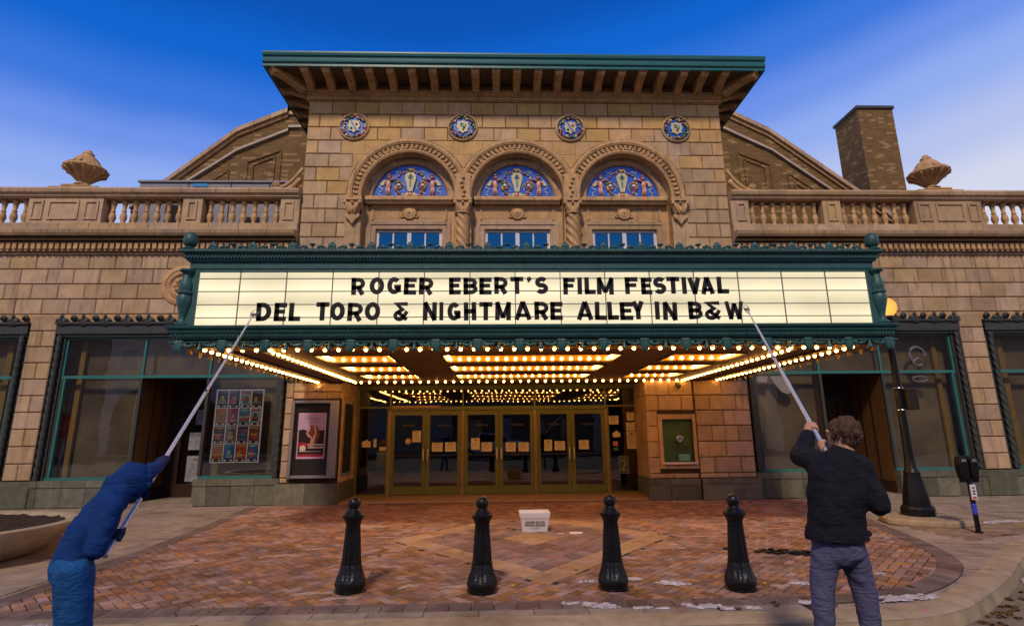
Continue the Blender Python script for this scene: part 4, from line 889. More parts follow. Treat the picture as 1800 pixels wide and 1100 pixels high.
# ================================================================= WINGS
bal_me = MB(); bal_me.lathe([(.075, 0), (.08, .03), (.055, .05), (.05, .09), (.078, .17), (.085, .22), (.07, .30), (.045, .36), (.06, .375), (.06, .395), (.042, .41), (.05, .50), (.062, .58), (.075, .62), (.07, .66), (.08, .68)], (0, 0, 0), 14)
bal_me = bal_me.mesh('baluster', smooth=True); bal_me.materials.append(M_trim)
YW = Y0 + .05
def wing(s):
    X = lambda d: CX + s * d                   # d = distance from centre line
    def bx(b, d0, d1, y0, y1, z0, z1): b.box(min(X(d0), X(d1)), max(X(d0), X(d1)), y0, y1, z0, z1)
    wg = empty('wing', (X(12), Y0, 0), parent=TH)
    DF = 26.0
    b = MB(); bx(b, 5.75, DF, YW + .05, YW + .6, 4.55, 7.0); b.build('wall_core', M_mortar, wg)
    for r in range(4):
        z1 = 6.20 - r * .395; d = 5.76 - (.33 if r % 2 else 0)
        while d < 16.5:
            a, c = max(d, 5.76), d + .66; d += .66; x0, x1 = sorted((X(a), X(c)))
            if abs(x1 - x0) > .05: block(x0, x1, z1 - .395, z1, YW + .05, wg)
    b = MB(); bx(b, 5.77, DF, YW + .02, YW + .5, 4.41, 4.62); b.build('band_above_windows', M_trim, wg)
    b = MB(); bx(b, 16.5, DF, YW, YW + .05, 4.62, 6.2); b.build('far_wall', M_trim, wg)
    # cornice with dentils
    xa, xb = sorted((X(15.6), X(DF)))
    cpr = [(YW + .1, 6.18), (YW - .03, 6.18), (YW - .05, 6.24), (YW - .10, 6.26), (YW - .10, 6.50), (YW - .18, 6.53), (YW - .20, 6.57), (YW - .34, 6.60), (YW - .38, 6.66), (YW - .40, 6.74), (YW - .36, 6.765), (YW + .1, 6.78)]
    b = MB(); b.sweepx([(y_ + .02 if y_ < YW else y_, z_ * .9985) for y_, z_ in cpr], *sorted((X(5.76), X(15.6)))); b.build('cornice_core', M_mortar, wg)
    d = 5.75
    while d < 15.55:
        b = MB(); b.sweepx(cpr, *sorted((X(d + .005), X(min(d + .70, 15.6) - .005)))); b.build('cornice_stone', M_stone, wg); d += .70
    b = MB(); b.sweepx([(YW + .1, 6.18), (YW - .03, 6.18), (YW - .05, 6.24), (YW - .10, 6.26), (YW - .10, 6.50), (YW - .18, 6.53), (YW - .20, 6.57), (YW - .34, 6.60), (YW - .38, 6.66), (YW - .40, 6.74), (YW - .36, 6.765), (YW + .1, 6.78)], xa, xb); b.build('cornice', M_trim, wg)
    dn = MB(); dn.box(-.047, .047, -.075, 0, 0, .16); dme = dn.mesh('dentil'); dme.materials.append(M_trim)
    d = 5.85; cnt = 0
    while d < 15.2: inst('dentil', dme, wg, (X(d), YW - .10, 6.30)); d += .152
    b = MB()
    d = 5.8
    while d < 15.4: bx(b, d, d + .04, YW - .215, YW - .185, 6.53, 6.565); d += .07
    b.build('bead_course', M_trim, wg, kind='stuff')
    # joints of the cornice and of the base course: separate stones
    # balustrade
    bl = empty('balustrade', (X(12), YW, 6.77), parent=TH)
    yb0, yb1 = YW - .16, YW + .22
    d = 5.76; k = 0
    while d < 16.4:
        b = MB(); bx(b, d + .004, d + .756, yb0 - .02, yb1, 6.775, 7.0); bevel(b.build('base_stone', M_stone, bl), .006)
        b = MB(); x0, x1 = sorted((X(d + .004), X(d + .756))); b.sweepx([(yb1, 7.70), (yb0 - .0, 7.70), (yb0 - .04, 7.74), (yb0 - .04, 7.78), (yb0 - .10, 7.82), (yb0 - .12, 7.90), (yb0 - .09, 7.955), (yb1 + .05, 7.96)], x0, x1); b.build('rail_stone', M_stone, bl)
        d += .76
    b = MB(); bx(b, 16.4, DF, yb0, yb1, 6.775, 7.0); bx(b, 16.4, DF, yb0, yb1, 7.7, 7.96); b.build('far_rail', M_trim, bl)
    def pier(d0, d1, panels):
        b = MB(); bx(b, d0, d1, yb0 + .02, yb1 - .02, 7.0, 7.7); 
        for p0, p1 in panels:
            bx(b, p0, p0 + .05, yb0 - .012, yb0 + .02, 7.1, 7.62); bx(b, p1 - .05, p1, yb0 - .012, yb0 + .02, 7.1, 7.62); bx(b, p0 + .05, p1 - .05, yb0 - .012, yb0 + .02, 7.57, 7.62); bx(b, p0 + .05, p1 - .05, yb0 - .012, yb0 + .02, 7.1, 7.15)
        b.build('pedestal', M_stone, bl)
    pier(5.76, 6.25, [(5.9, 6.17)]); pier(8.28, 8.78, [(8.4, 8.66)]); pier(10.83, 12.72, [(10.92, 11.28), (11.42, 12.2), (12.32, 12.62)])
    for a, n_b in ((6.41, 7), (8.94, 7), (12.9, 7)):
        for q in range(n_b): inst('baluster', bal_me, bl, (X(a + q * .287), YW + .03, 7.01))
    pier(14.8, 15.3, [(14.9, 15.2)]); 
    for q in range(9): inst('baluster', bal_me, bl, (X(15.46 + q * .287), YW + .03, 7.01))
    # urn base and urn
    b = MB(); bx(b, 11.0, 12.3, yb0 - .02, yb1, 7.96, 8.03); bx(b, 11.3, 12.0, yb0 + .0, yb1 - .02, 8.03, 8.10); bevel(b.build('urn_plinth', M_trim, bl), .02)
    ux = X(11.55)
    ur = empty('stone_urn', (ux, YW + .03, 8.10), 'weathered stone urn with flared lid on the ' + ('left' if s < 0 else 'right') + ' balustrade pedestal' + ('' if s < 0 else ' beside the brick chimney'), 'urn', 'stone urns on the balustrade'); ur.scale = (.90, .90, .95)
    b = MB(); b.lathe([(.23, 0), (.24, .03), (.17, .06), (.14, .09), (.15, .12), (.19, .17), (.25, .25), (.32, .33), (.42, .40), (.54, .45), (.57, .49), (.54, .54)], (ux, YW + .03, 8.10), 32, flute=.035, fn=12, rng=(.15, .5)); b.build('bowl', M_trim, ur, smooth=True)
    b = MB(); b.lathe([(.53, .54), (.45, .58), (.38, .63), (.33, .71), (.28, .80), (.21, .88), (.17, .91), (.13, .93), (.15, .96), (.15, .99), (.10, 1.03), (.07, 1.05), (.08, 1.08), (.03, 1.11)], (ux, YW + .03, 8.10), 32, flute=.045, fn=12, rng=(.58, .88)); b.build('lid', M_trim, ur, smooth=True)
    b = MB()
    for q in range(12):
        a = 2 * pi * q / 12; b.tube([(ux + r_ * cos(a), YW + .03 + r_ * sin(a), 8.10 + z_) for r_, z_ in ((.15, .13), (.20, .19), (.28, .28), (.38, .37), (.55, .44))], [.015, .03, .04, .04, .03], 8); b.tube([(ux + r_ * cos(a + .26), YW + .03 + r_ * sin(a + .26), 8.10 + z_) for r_, z_ in ((.52, .55), (.41, .62), (.31, .72), (.21, .86))], [.022, .022, .018, .012], 6)
    b.build('leaf_relief', M_trim, ur, smooth=True)
    # scroll against the centre block
    b = MB(); b.tube([(X(5.8 + .75 * t - .0), YW + .0, 8.02 + .62 * (1 - t) ** 2) for t in [q / 8 for q in range(9)]], [.05] * 9, 8); b.tube([(X(6.47 + .11 * cos(a) * (1 - a / 12)), YW, 8.12 + .11 * sin(a) * (1 - a / 12)) for a in [q * .6 for q in range(16)]], .03, 6); b.tube([(X(5.85 + .45 * t), YW + .02, 8.0 + .35 * (1 - t) ** 2) for t in [q / 8 for q in range(9)]], [.07] * 9, 6); b.build('scroll_bracket', M_trim, bl, smooth=True)
    # round medallion
    md = empty('wall_medallion', (X(8.62), YW, 5.37), parent=TH)
    b = MB(); b.lathe_y([(.5, -.02), (.52, .02), (.49, .045), (.40, .05), (.385, .03), (.36, .03), (.35, .055), (.27, .055), (.26, .02), (.02, .02)], (X(8.62), YW, 5.37), 36); b.build('medallion_ring', M_trim, md, smooth=True, auto=45)
    b = MB()
    for q in range(8): 
        a = 2 * pi * q / 8; b.ball((X(8.62) + .15 * cos(a), YW - .035, 5.37 + .15 * sin(a)), .062, 8, 6, 1, .5)
    b.ball((X(8.62), YW - .06, 5.37), .055, 10, 8)
    for q in range(28): a = 2 * pi * q / 28; b.obox((X(8.62) + .31 * cos(a), YW - .055, 5.37 + .31 * sin(a)), .03, .03, .05, Matrix.Rotation(-(a - pi / 2), 3, 'Y'))
    b.build('rosette', M_trim, md, smooth=True, auto=50)
    # piers between bays
    for (d0, d1) in ((11.57, 12.22), (19.0, 19.7)):
        pr_ = empty('pier', (X((d0 + d1) / 2), YW, 0), parent=TH)
        b = MB(); bx(b, d0 + .02, d1 - .02, YW + .05, YW + .5, 0, 4.6); b.build('pier_core', M_mortar, pr_)
        z = 4.6
        for r in range(11):
            z0 = z - .40
            if z0 < .6: z0 = .61
            x0, x1 = sorted((X(d0), X(d1)))
            if r % 2 == 0: block(x0, x1, z0, z, YW + .05, pr_)
            else: block(x0, (x0 + x1) / 2, z0, z, YW + .05, pr_); block((x0 + x1) / 2, x1, z0, z, YW + .05, pr_)
            z = z0
            if z < .65: break
        b = MB(); bx(b, d0 - .04, d1 + .04, YW - .05, YW + .5, 0, .6); bevel(b.build('pier_base', M_granite, pr_), .008)
    # shop fronts
    for bi, (d0, d1) in enumerate(((5.76, 11.55), (12.24, 18.98))):
        sf = empty('shop_front', (X((d0 + d1) / 2), YW, 0), parent=TH)
        # iron head with egg-and-scroll cresting
        b = MB(); bx(b, d0, d1, YW - .03, YW + .3, 4.12, 4.36); bx(b, d0 - .02, d1 + .02, YW - .08, YW + .05, 4.36, 4.41); bx(b, d0 + .02, d1 - .02, YW + .02, YW + .2, 4.05, 4.12); b.build('iron_head', M_iron, sf)
        cr_ = MB(); d = d0 + .1; k = 0
        while d < d1 - .05 and d < 17:
            if k % 2 == 0: cr_.ball((X(d), YW - .03, 4.52), .082, 10, 8, 1, .6); cr_.ball((X(d), YW - .085, 4.52), .035, 8, 6)
            else:
                cr_.ball((X(d), YW - .03, 4.42), .125, 14, 10, 1.25, .5, .95); cr_.ball((X(d), YW - .07, 4.55), .045, 8, 6, 1, .8, 1.2); cr_.ball((X(d), YW - .09, 4.47), .03, 8, 6)
                for ss in (-1, 1): cr_.ball((X(d + ss * .1), YW - .075, 4.455), .04, 8, 6, 1, .6)
            d += .265; k += 1
        cr_.build('iron_cresting', M_iron, sf, smooth=True, auto=50)
        # twisted iron columns at the sides
        for dd in (d0 + .11, d1 - .11):
            b = MB(); b.lathe([(.055, z * .03) for z in range(0, 116)], (X(dd), YW - .0, .62), 14, flute=.22, fn=3, twist=30); b.build('rope_column', M_iron, sf, smooth=True)
            b = MB(); bx(b, dd - .11, dd + .11, YW + .06, YW + .16, .6, 4.12); b.build('side_jamb', M_iron, sf)
        e0, e1 = d0 + .22, d1 - .22
        yg = YW + .12
        fr = MB(); t_ = .035
        lo = d0 + 2.02 if bi == 0 else None       # near edge of the door recess
        if bi == 0: r0, r1 = 7.70, 9.35
        fr_z = [(.62, .68), (3.02, 3.09), (4.02, 4.06)]
        # perimeter and transom
        if bi == 0:
            bx(fr, e0, r0, yg - .03, yg + .05, .61, .67); bx(fr, r1, e1, yg - .03, yg + .05, .61, .67)
            ver = [(e0, .67), (r0, .67), (r1, .67), (e1 - .07, .67)]
        else:
            bx(fr, e0, e1, yg - .03, yg + .05, .61, .67); ver = [(e0, .67), (15.5, .67), (e1 - .07, .67)]
        bx(fr, e0, e1, yg - .02, yg + .05, 3.02, 3.09); bx(fr, e0, e1, yg - .02, yg + .05, 4.01, 4.05)
        fr.build('window_rail', M_tealb, sf)
        fm = MB()
        for v, zz in ver: bx(fm, v, v + .07, yg - .02, yg + .05, zz, 3.02)
        fm.build('window_post', M_iron if bi == 0 else M_tealb, sf)
        fm = MB()
        tv = [e0, (r0 + .0) if bi == 0 else 15.5, r1 if bi == 0 else 17, e1 - .05]
        for v in tv: bx(fm, v, v + .05, yg - .018, yg + .045, 3.09, 4.01)
        bx(fm, e1 - .12, e1 - .07, yg - .025, yg + .045, .67, 3.02)
        fm.build('transom_post', M_tealb, sf)
        # panes
        lows = [(e0, r0), (r1 + .07, e1)] if bi == 0 else [(e0, 15.5), (15.57, e1)]
        for a, c in lows:
            b = MB(); bx(b, a + .05, c - .03, yg + .012, yg + .018, .67, 3.02); b.build('display_pane', G_shop, sf)
        for a, c in zip(tv, tv[1:]):
            b = MB(); bx(b, a + .05, c, yg + .012, yg + .018, 3.09, 4.01); b.build('transom_pane', G_shop, sf)
        # display interior
        b = MB()
        segs = [(e0, r0 + .05, 14.0), (r1 + .05, e1, 14.0)] if bi == 0 else [(e0, e1, 14.05)]
        for a, c, yy in segs: bx(b, a, c, yy, yy + .04, .5, 3.0); bx(b, a, c, yg + .03, yy, .5, .6); 
        bx(b, d0, d1, 14.0, 14.05, 3.03, 4.1); bx(b, d0, d1, yg + .3, 14.6, 4.05, 4.1); bx(b, d0, d0 + .04, yg + .06, 14.55, .5, 4.05); bx(b, d1 - .04, d1, yg + .06, 14.55, .5, 4.05)
        b.build('display_backing', M_inside, sf)
        # a pale pillar inside the display
        b = MB(); bx(b, (11.0 if bi == 0 else 12.8), (11.12 if bi == 0 else 12.95), 13.9, 13.97, .6, 4.0); b.build('inner_post', mat('ochre_post', (.32, .22, .06), .7), sf)
        if bi == 0:
            # door recess
            dr = empty('shop_doorway', (X((r0 + r1) / 2), YW + .6, 0), parent=TH)
            for a, nm in ((r0 + .02, 'near_panel'), (r1 - .0, 'wood_panel')):
                b = MB(); bx(b, a, a + .05, yg + .06, 15.0, .35, 3.02); b.build(nm, M_wood, dr)
                b = MB(); bx(b, a - .01, a + .06, yg + .06, 15.0, 0, .35); b.build('panel_base', M_darkwood, dr)
                for q in range(1, 3):
                    b = MB(); bx(b, a - .012, a + .062, yg + .1 + q * .42, yg + .14 + q * .42, .35, 3.0); b.build('panel_stile', M_darkwood, dr)
            b = MB(); bx(b, r0, r1, 15.0, 15.05, 0, 3.02); b.build('back_wall', M_darkwood, dr)
            b = MB(); bx(b, r0, r1, yg + .05, 15.0, 3.0, 3.02); b.build('recess_lid', M_darkwood, dr)
            b = MB(); bx(b, r0, r1, YW - .05, 15.0, -.01, .06); b.build('step', M_conc2, dr)
            b = MB(); q0, q1 = r0 + .42, r1 - .28
            bx(b, q0, q0 + .12, 14.93, 14.99, .06, 2.5); bx(b, q1 - .12, q1, 14.93, 14.99, .06, 2.5); bx(b, q0 + .12, q1 - .12, 14.93, 14.99, .06, .4); bx(b, q0 + .12, q1 - .12, 14.93, 14.99, 2.35, 2.5); b.build('door_leaf', M_darkwood, dr)
            b = MB(); bx(b, q0 + .12, q1 - .12, 14.95, 14.96, .4, 2.35); b.build('door_glass', G_door, dr)
            if s < 0:
                for (u0, u1, w0, w1) in ((.12, .62, .45, 1.1), (.12, .62, 1.25, 1.7), (.14, .5, 1.9, 2.3)):
                    x0, x1 = sorted((X(q0 + u0), X(q0 + u1))); sheetpaper(dr, x0, x1, w0, w1, 14.94, mat('grey_notice', (.22, .24, .28), .6, var=.5, scale=12, bump=0), 'door_poster')
        # granite base under display
        d = e0 - .22
        while d < e1 + .2:
            c = min(d + .56, e1 + .22)
            if not (bi == 0 and c > r0 + .08 and d < r1) and c - d > .1: slab(*sorted((X(d), X(c))), 0, .45, YW - .02, YW + .3, par=sf); slab(*sorted((X(d), X(c))), .45, .61, YW - .04, YW + .3, par=sf)
            elif bi == 0 and d < r0 + .08 - .1: slab(*sorted((X(d), X(r0 + .08))), 0, .45, YW - .02, YW + .3, par=sf); slab(*sorted((X(d), X(r0 + .08))), .45, .61, YW - .04, YW + .3, par=sf)
            elif bi == 0 and d < r1 < c and c - r1 > .1: slab(*sorted((X(r1), X(c))), 0, .45, YW - .02, YW + .3, par=sf); slab(*sorted((X(r1), X(c))), .45, .61, YW - .04, YW + .3, par=sf)
            d = c
    # roof of the wing and body behind
    b = MB(); bx(b, 5.7, DF, YW + .25, 17, 6.6, 6.78); b.build('wing_roof', MATS['roof_tar'] , wg)
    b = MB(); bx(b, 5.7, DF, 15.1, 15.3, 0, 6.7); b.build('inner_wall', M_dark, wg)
wing(-1); wing(1)
# rooftop air unit
ac = empty('rooftop_unit', (-8.9, 16, 6.78), 'long grey rooftop air unit behind the left balustrade', 'air unit')
b = MB(); b.box(-11.1, -6.4, 15.9, 16.8, 6.9, 9.36); bevel(b.build('housing', mat('grey_sheet', (.22, .215, .26), .5, var=.1), ac), .02)
b = MB(); b.box(-11.15, -6.35, 15.85, 16.85, 9.36, 9.42); b.build('lid', MATS['grey_sheet'], ac)
for x in (-9.6, -8.3, -7.1): b = MB(); b.box(x, x + .02, 15.885, 15.9, 6.9, 9.36); b.build('seam', M_dark, ac)
b = MB(); b.box(-9.45, -9.0, 15.88, 15.9, 9.22, 9.32); b.build('blue_label', mat('label_blue', (.02, .25, .6), .5, bump=0), ac)
b = MB(); b.box(-8.5, -8.4, 15.87, 15.9, 9.1, 9.2); b.box(-10.2, -9.6, 15.88, 15.9, 7.1, 8.6); b.box(-7.9, -7.3, 15.88, 15.9, 7.1, 8.2); b.build('grille', M_dark, ac)

# ================================================================= MARQUEE
MQ = empty('marquee', (.66, 8.0, 2.88), 'wide teal theatre marquee with glowing white letter board and rows of bulbs beneath', 'marquee')
MX0, MX1, MY = -4.70, 6.02, 8.0
ZS = 2.88
def cornice(b, prof, x0, x1, y0, y1):
    """profile of (outset, z) carried round left side, front, right side"""
    P = []
    for o, z in prof: P.append([(x0 - o, y1, z), (x0 - o, y0 - o, z), (x1 + o, y0 - o, z), (x1 + o, y1, z)])
    m = len(P); vs = [p[i] for i in range(4) for p in P]
    b.add(vs, [(i * m + j, (i + 1) * m + j, (i + 1) * m + (j + 1) % m, i * m + (j + 1) % m) for i in range(3) for j in range(m)])
b = MB(); cornice(b, [(-.10, 4.07), (-.02, 4.07), (0, 4.09), (0, 4.185), (.035, 4.20), (.04, 4.225), (.06, 4.24), (.06, 4.29), (.09, 4.31), (.12, 4.33), (.12, 4.365), (.09, 4.375), (-.10, 4.375)], MX0 + .05, MX1 - .05, MY, 13.48)
b.build('upper_cornice', M_teal, MQ)
b = MB(); cornice(b, [(-.12, 2.93), (-.02, 2.93), (0, 2.95), (.02, 2.99), (.06, 3.0), (.07, 3.03), (.07, 3.065), (.10, 3.08), (.11, 3.105), (.09, 3.12), (.13, 3.145), (.14, 3.175), (.11, 3.19), (-.12, 3.19)], MX0, MX1, MY, 13.48)
b.build('lower_cornice', M_teal, MQ)
# rope mouldings, one for each cornice
for z, o, x0, x1, nm in ((4.262, .065, MX0 + .0, MX1 - .0, 'upper_rope'), (3.046, .075, MX0 - .05, MX1 + .05, 'lower_rope')):
    b = MB(); x = x0
    while x < x1: b.obox((x, MY - o, z), .02, .022, .062, Matrix.Rotation(radians(38), 3, 'Y')); x += .05
    for xx in (x0 - .015, x1 + .015):
        y = 8.0
        while y < 13.4: b.obox((xx, y, z), .022, .02, .062, Matrix.Rotation(radians(38), 3, 'X')); y += .05
    b.build(nm, M_teal, MQ, kind='stuff')
# casing: frame round the letter board, sides, top
b = MB(); b.box(MX0 + .06, -4.50, MY, MY + .12, 3.19, 4.07); b.box(5.84, MX1 - .06, MY, MY + .12, 3.19, 4.07)
b.box(-4.50, 5.84, MY - .01, MY + .12, 4.035, 4.07); b.box(-4.50, 5.84, MY - .01, MY + .12, 3.19, 3.205); b.build('board_frame', M_teal, MQ)
b = MB(); b.box(MX0 + .06, MX0 + .12, MY + .12, 13.48, 3.19, 4.07); b.box(MX1 - .12, MX1 - .06, MY + .12, 13.48, 3.19, 4.07); b.build('side_board', M_teal, MQ)
b = MB(); b.box(MX0 + .1, MX1 - .1, MY + .05, 13.48, 4.2, 4.3); b.build('top_deck', mat('deck_grey', (.12, .12, .12), .9), MQ)
# glowing panels behind the letters
mE = bpy.data.materials.new('lit_panel'); mE.use_nodes = True; n = mE.node_tree.nodes; k_ = mE.node_tree.links; n.clear()
g = n.new('ShaderNodeNewGeometry'); sx_ = n.new('ShaderNodeSeparateXYZ'); k_.new(g.outputs['Position'], sx_.inputs[0])
w = n.new('ShaderNodeMath'); w.operation = 'MULTIPLY_ADD'; k_.new(sx_.outputs[2], w.inputs[0]); w.inputs[1].default_value = 2 * pi / .41; w.inputs[2].default_value = .8
sn = n.new('ShaderNodeMath'); sn.operation = 'SINE'; k_.new(w.outputs[0], sn.inputs[0])
nz_ = n.new('ShaderNodeTexNoise'); nz_.inputs['Scale'].default_value = 1.1; k_.new(g.outputs['Position'], nz_.inputs[0])
oi = n.new('ShaderNodeObjectInfo')
st = n.new('ShaderNodeMath'); st.operation = 'MULTIPLY_ADD'; k_.new(sn.outputs[0], st.inputs[0]); st.inputs[1].default_value = .10; st.inputs[2].default_value = .64
s2 = n.new('ShaderNodeMath'); s2.operation = 'MULTIPLY_ADD'; k_.new(nz_.outputs['Fac'], s2.inputs[0]); s2.inputs[1].default_value = .3; k_.new(st.outputs[0], s2.inputs[2])
s3 = n.new('ShaderNodeMath'); s3.operation = 'MULTIPLY_ADD'; k_.new(oi.outputs['Random'], s3.inputs[0]); s3.inputs[1].default_value = .13; k_.new(s2.outputs[0], s3.inputs[2])
em = n.new('ShaderNodeEmission'); em.inputs[0].default_value = (1.0, .86, .58, 1); k_.new(s3.outputs[0], em.inputs[1])
o_ = n.new('ShaderNodeOutputMaterial'); k_.new(em.outputs[0], o_.inputs[0])
gx = [-4.50, -3.88] + [-3.88 + .697 * k for k in range(1, 14)] + [5.84]
gz = [3.205, 3.325, 3.525, 3.73, 3.93, 4.035]
M_rail = mat('grey_rail', (.16, .16, .13), .5, bump=0)
pc_ = {}
for i in range(len(gx) - 1):
    for j in range(5):
        key = (round(gx[i + 1] - gx[i], 3), j)
        if key not in pc_:
            b = MB(); w_, h_ = gx[i + 1] - gx[i], gz[j + 1] - gz[j]; b.box(-w_ / 2 + .005, w_ / 2 - .005, 0, .01, -h_ / 2 + .004, h_ / 2 - .004); me = b.mesh('lit_panel'); me.materials.append(mE); pc_[key] = me
        inst('lit_panel', pc_[key], MQ, ((gx[i] + gx[i + 1]) / 2, MY + .02, (gz[j] + gz[j + 1]) / 2))
b = MB(); b.box(-4.50, 5.84, MY + .032, MY + .05, 3.2, 4.04); b.build('board_back', M_rail, MQ)
for z in gz[1:5]: b = MB(); b.box(-4.50, 5.84, MY + .0, MY + .018, z - .006, z + .006); b.build('letter_rail', M_rail, MQ)
for x in gx[1:-1]: b = MB(); b.box(x - .007, x + .007, MY + .003, MY + .0175, 3.205, 4.035); b.build('board_divider', M_rail, MQ)
# corner balusters and finials
prof = [(.085, 3.195), (.10, 3.21), (.10, 3.23), (.06, 3.26), (.045, 3.30), (.06, 3.38), (.095, 3.50), (.115, 3.58), (.112, 3.64), (.09, 3.675), (.115, 3.69), (.115, 3.72), (.09, 3.74), (.10, 3.78), (.10, 3.84), (.075, 3.92), (.06, 3.98), (.075, 4.0), (.085, 4.02), (.12, 4.04), (.12, 4.065)]
for x in (MX0 + .03, MX1 - .03):
    b = MB(); b.lathe([(r * .92, z) for r, z in prof], (x, MY - .0, 0), 20); b.build('corner_baluster', M_teal, MQ, smooth=True, auto=40)
    b = MB(); b.lathe([(.10, 4.375), (.105, 4.39), (.07, 4.41), (.05, 4.425), (.075, 4.44), (.085, 4.45), (.10, 4.50), (.103, 4.54), (.095, 4.59), (.07, 4.63), (.035, 4.655), (.01, 4.66)], (x, MY - .03, 0), 20); b.build('acorn_finial', M_teal, MQ, smooth=True, auto=40)
# cresting: palmettes, bells, scrolls
pal = MB()
for a in (-70, -45, -22, 0, 22, 45, 70):
    l = .078 if a == 0 else .075 * cos(radians(a) * .5); r_ = radians(a)
    pal.ball((.5 * l * sin(r_), 0, .012 + .5 * l * cos(r_)), l * .5, 6, 5, .6 + .5 * abs(sin(r_)), .4, .6 + .45 * abs(cos(r_)))
pal.box(-.06, .06, -.015, .015, 0, .02)
pme = pal.mesh('palmette', smooth=True); pme.materials.append(M_teal)
scr = MB(); scr.box(-.2, .2, -.008, .008, -.002, .012)
for s in (-1, 1):
    scr.tube([(s * (.07 + .10 * t), 0, .028 + .015 * sin(pi * t)) for t in (0, .25, .5, .75, 1)], [.012, .018, .02, .018, .01], 6); scr.ball((s * .19, 0, .022), .022, 8, 6); scr.ball((s * .10, 0, .03), .024, 8, 6)
sme = scr.mesh('scroll', smooth=True); sme.materials.append(M_teal)
bel = MB(); bel.lathe([(.03, 0), (.025, .01), (.018, .03), (.02, .05), (.045, .06), (.045, .072), (.02, .078)], (0, 0, 0), 10); belm = bel.mesh('crest_bell', smooth=True); belm.materials.append(M_teal)
def crestrow(pt, n, axis):
    for k in range(n):
        p = pt(k)
        inst('palmette', pme, MQ, (p[0], p[1], 4.37), axis, (1.15, 1.4, 1.45)); q = pt(k + .5)
        inst('crest_scroll', sme, MQ, (q[0], q[1], 4.37), axis, (1, 1, 1.3)); inst('crest_bell', belm, MQ, (q[0], q[1], 4.37), 0, (1, 1, 1.25))
crestrow(lambda k: (-4.30 + .598 * k, MY - .07), 17, 0)
for x in (MX0 - .03, MX1 + .03): crestrow(lambda k: (x, 8.5 + .598 * k), 8, pi / 2)
# fringe under the lower cornice
leaf = MB()
for a, l in ((-60, .085), (-34, .12), (-12, .15), (12, .15), (34, .12), (60, .085)):
    r_ = radians(a); leaf.ball((.42 * l * sin(r_), 0, -.42 * l * cos(r_)), l * .5, 6, 5, .32 + .5 * abs(sin(r_)), .16, 1.0 * abs(cos(r_)) + .25)
leaf.prism([(-.10, 0), (.10, 0), (.07, -.03), (.03, -.045), (-.03, -.045), (-.07, -.03)], .016, 'y', -.008)
lme = leaf.mesh('fringe_leaf', smooth=True); lme.materials.append(M_teal)
fb = MB(); fb.lathe([(.012, 0), (.014, -.03), (.02, -.05), (.03, -.08), (.045, -.12), (.047, -.13), (.01, -.13)], (0, 0, 0), 10)
fbm = fb.mesh('fringe_bell', smooth=True); fbm.materials.append(M_teal)
fs = MB()
for s in (-1, 1):
    fs.tube([(s * (.05 + .2 * t), 0, -.02 - .035 * sin(pi * t)) for t in (0, .2, .4, .6, .8, 1)], [.01, .017, .02, .02, .017, .01], 6); fs.tube([(s * .12 + .02 * cos(a), 0, -.035 + .02 * sin(a)) for a in (0, 1, 2, 3, 4, 5)], .009, 5); fs.ball((s * .20, 0, -.03), .024, 7, 5, 1, .5)
fs.box(-.29, .29, -.008, .008, -.012, 0)
fsm = fs.mesh('fringe_scroll', smooth=True); fsm.materials.append(M_teal)
M_litf = mat('bulb_lit_fringe', (.42, .28, .08), .5, var=.3, scale=20, bump=.2)  # side fringe only: gold glow of the bulbs is put into the colour
def gcopy(me): m = me.copy(); m.materials[0] = M_litf; return m
lg, bgm, sg = gcopy(lme), gcopy(fbm), gcopy(fsm)
for k in range(18):
    x = -4.66 + .6275 * k; inst('fringe_leaf', lme, MQ, (x, MY - .045, 2.955), 0, (1.5, 1.3, 1.12))
    if k < 17: inst('fringe_bell', fbm, MQ, (x + .314, MY - .045, 2.955), 0, (.95, .95, 1)); inst('fringe_scroll', fsm, MQ, (x + .314, MY - .045, 2.955), 0, (1.05, 1.5, 1.35))
for x in (MX0 + .03, MX1 - .03):
    for k in range(9):
        y = 8.3 + .6 * k; inst('fringe_leaf', lg, MQ, (x, y + .3, 2.95), pi / 2)
        inst('fringe_bell', bgm, MQ, (x, y, 2.95)); inst('fringe_scroll', sg, MQ, (x, y, 2.95), pi / 2)
# soffit with three bays of three coffers
SX0, SX1, SY0, SY1 = MX0 + .08, MX1 - .08, MY + .06, 13.52
cof = []
for (a, c) in ((-2.97, -1.77), (-.87, 2.09), (2.99, 4.19)):
    for (y0, y1) in ((8.86, 9.76), (10.34, 11.24), (11.88, 12.76)): cof.append((a, c, y0, y1))
xs = sorted({SX0, SX1} | {v for c in cof for v in c[:2]}); ys = sorted({SY0, SY1} | {v for c in cof for v in c[2:]})
b = MB()
for x0, x1 in zip(xs, xs[1:]):
    for y0, y1 in zip(ys, ys[1:]):
        xm, ym = (x0 + x1) / 2, (y0 + y1) / 2
        if any(c[0] < xm < c[1] and c[2] < ym < c[3] for c in cof): continue
        b.add([(x0, y0, ZS), (x1, y0, ZS), (x1, y1, ZS), (x0, y1, ZS)], [(0, 1, 2, 3)])
b.add([(SX0, SY0, 3.2), (SX1, SY0, 3.2), (SX1, SY1, 3.2), (SX0, SY1, 3.2)], [(0, 1, 2, 3)])
b.build('soffit', M_soffit, MQ)
b = MB()
for x0, x1, y0, y1 in ((-4.08, -4.04, SY0 + .3, SY1), (-3.62, -3.58, SY0 + .3, SY1), (5.24, 5.28, SY0 + .3, SY1), (4.78, 4.82, SY0 + .3, SY1)): b.box(x0, x1, y0, y1, ZS - .035, ZS - .002)
b.build('soffit_batten', M_darkwood, MQ)
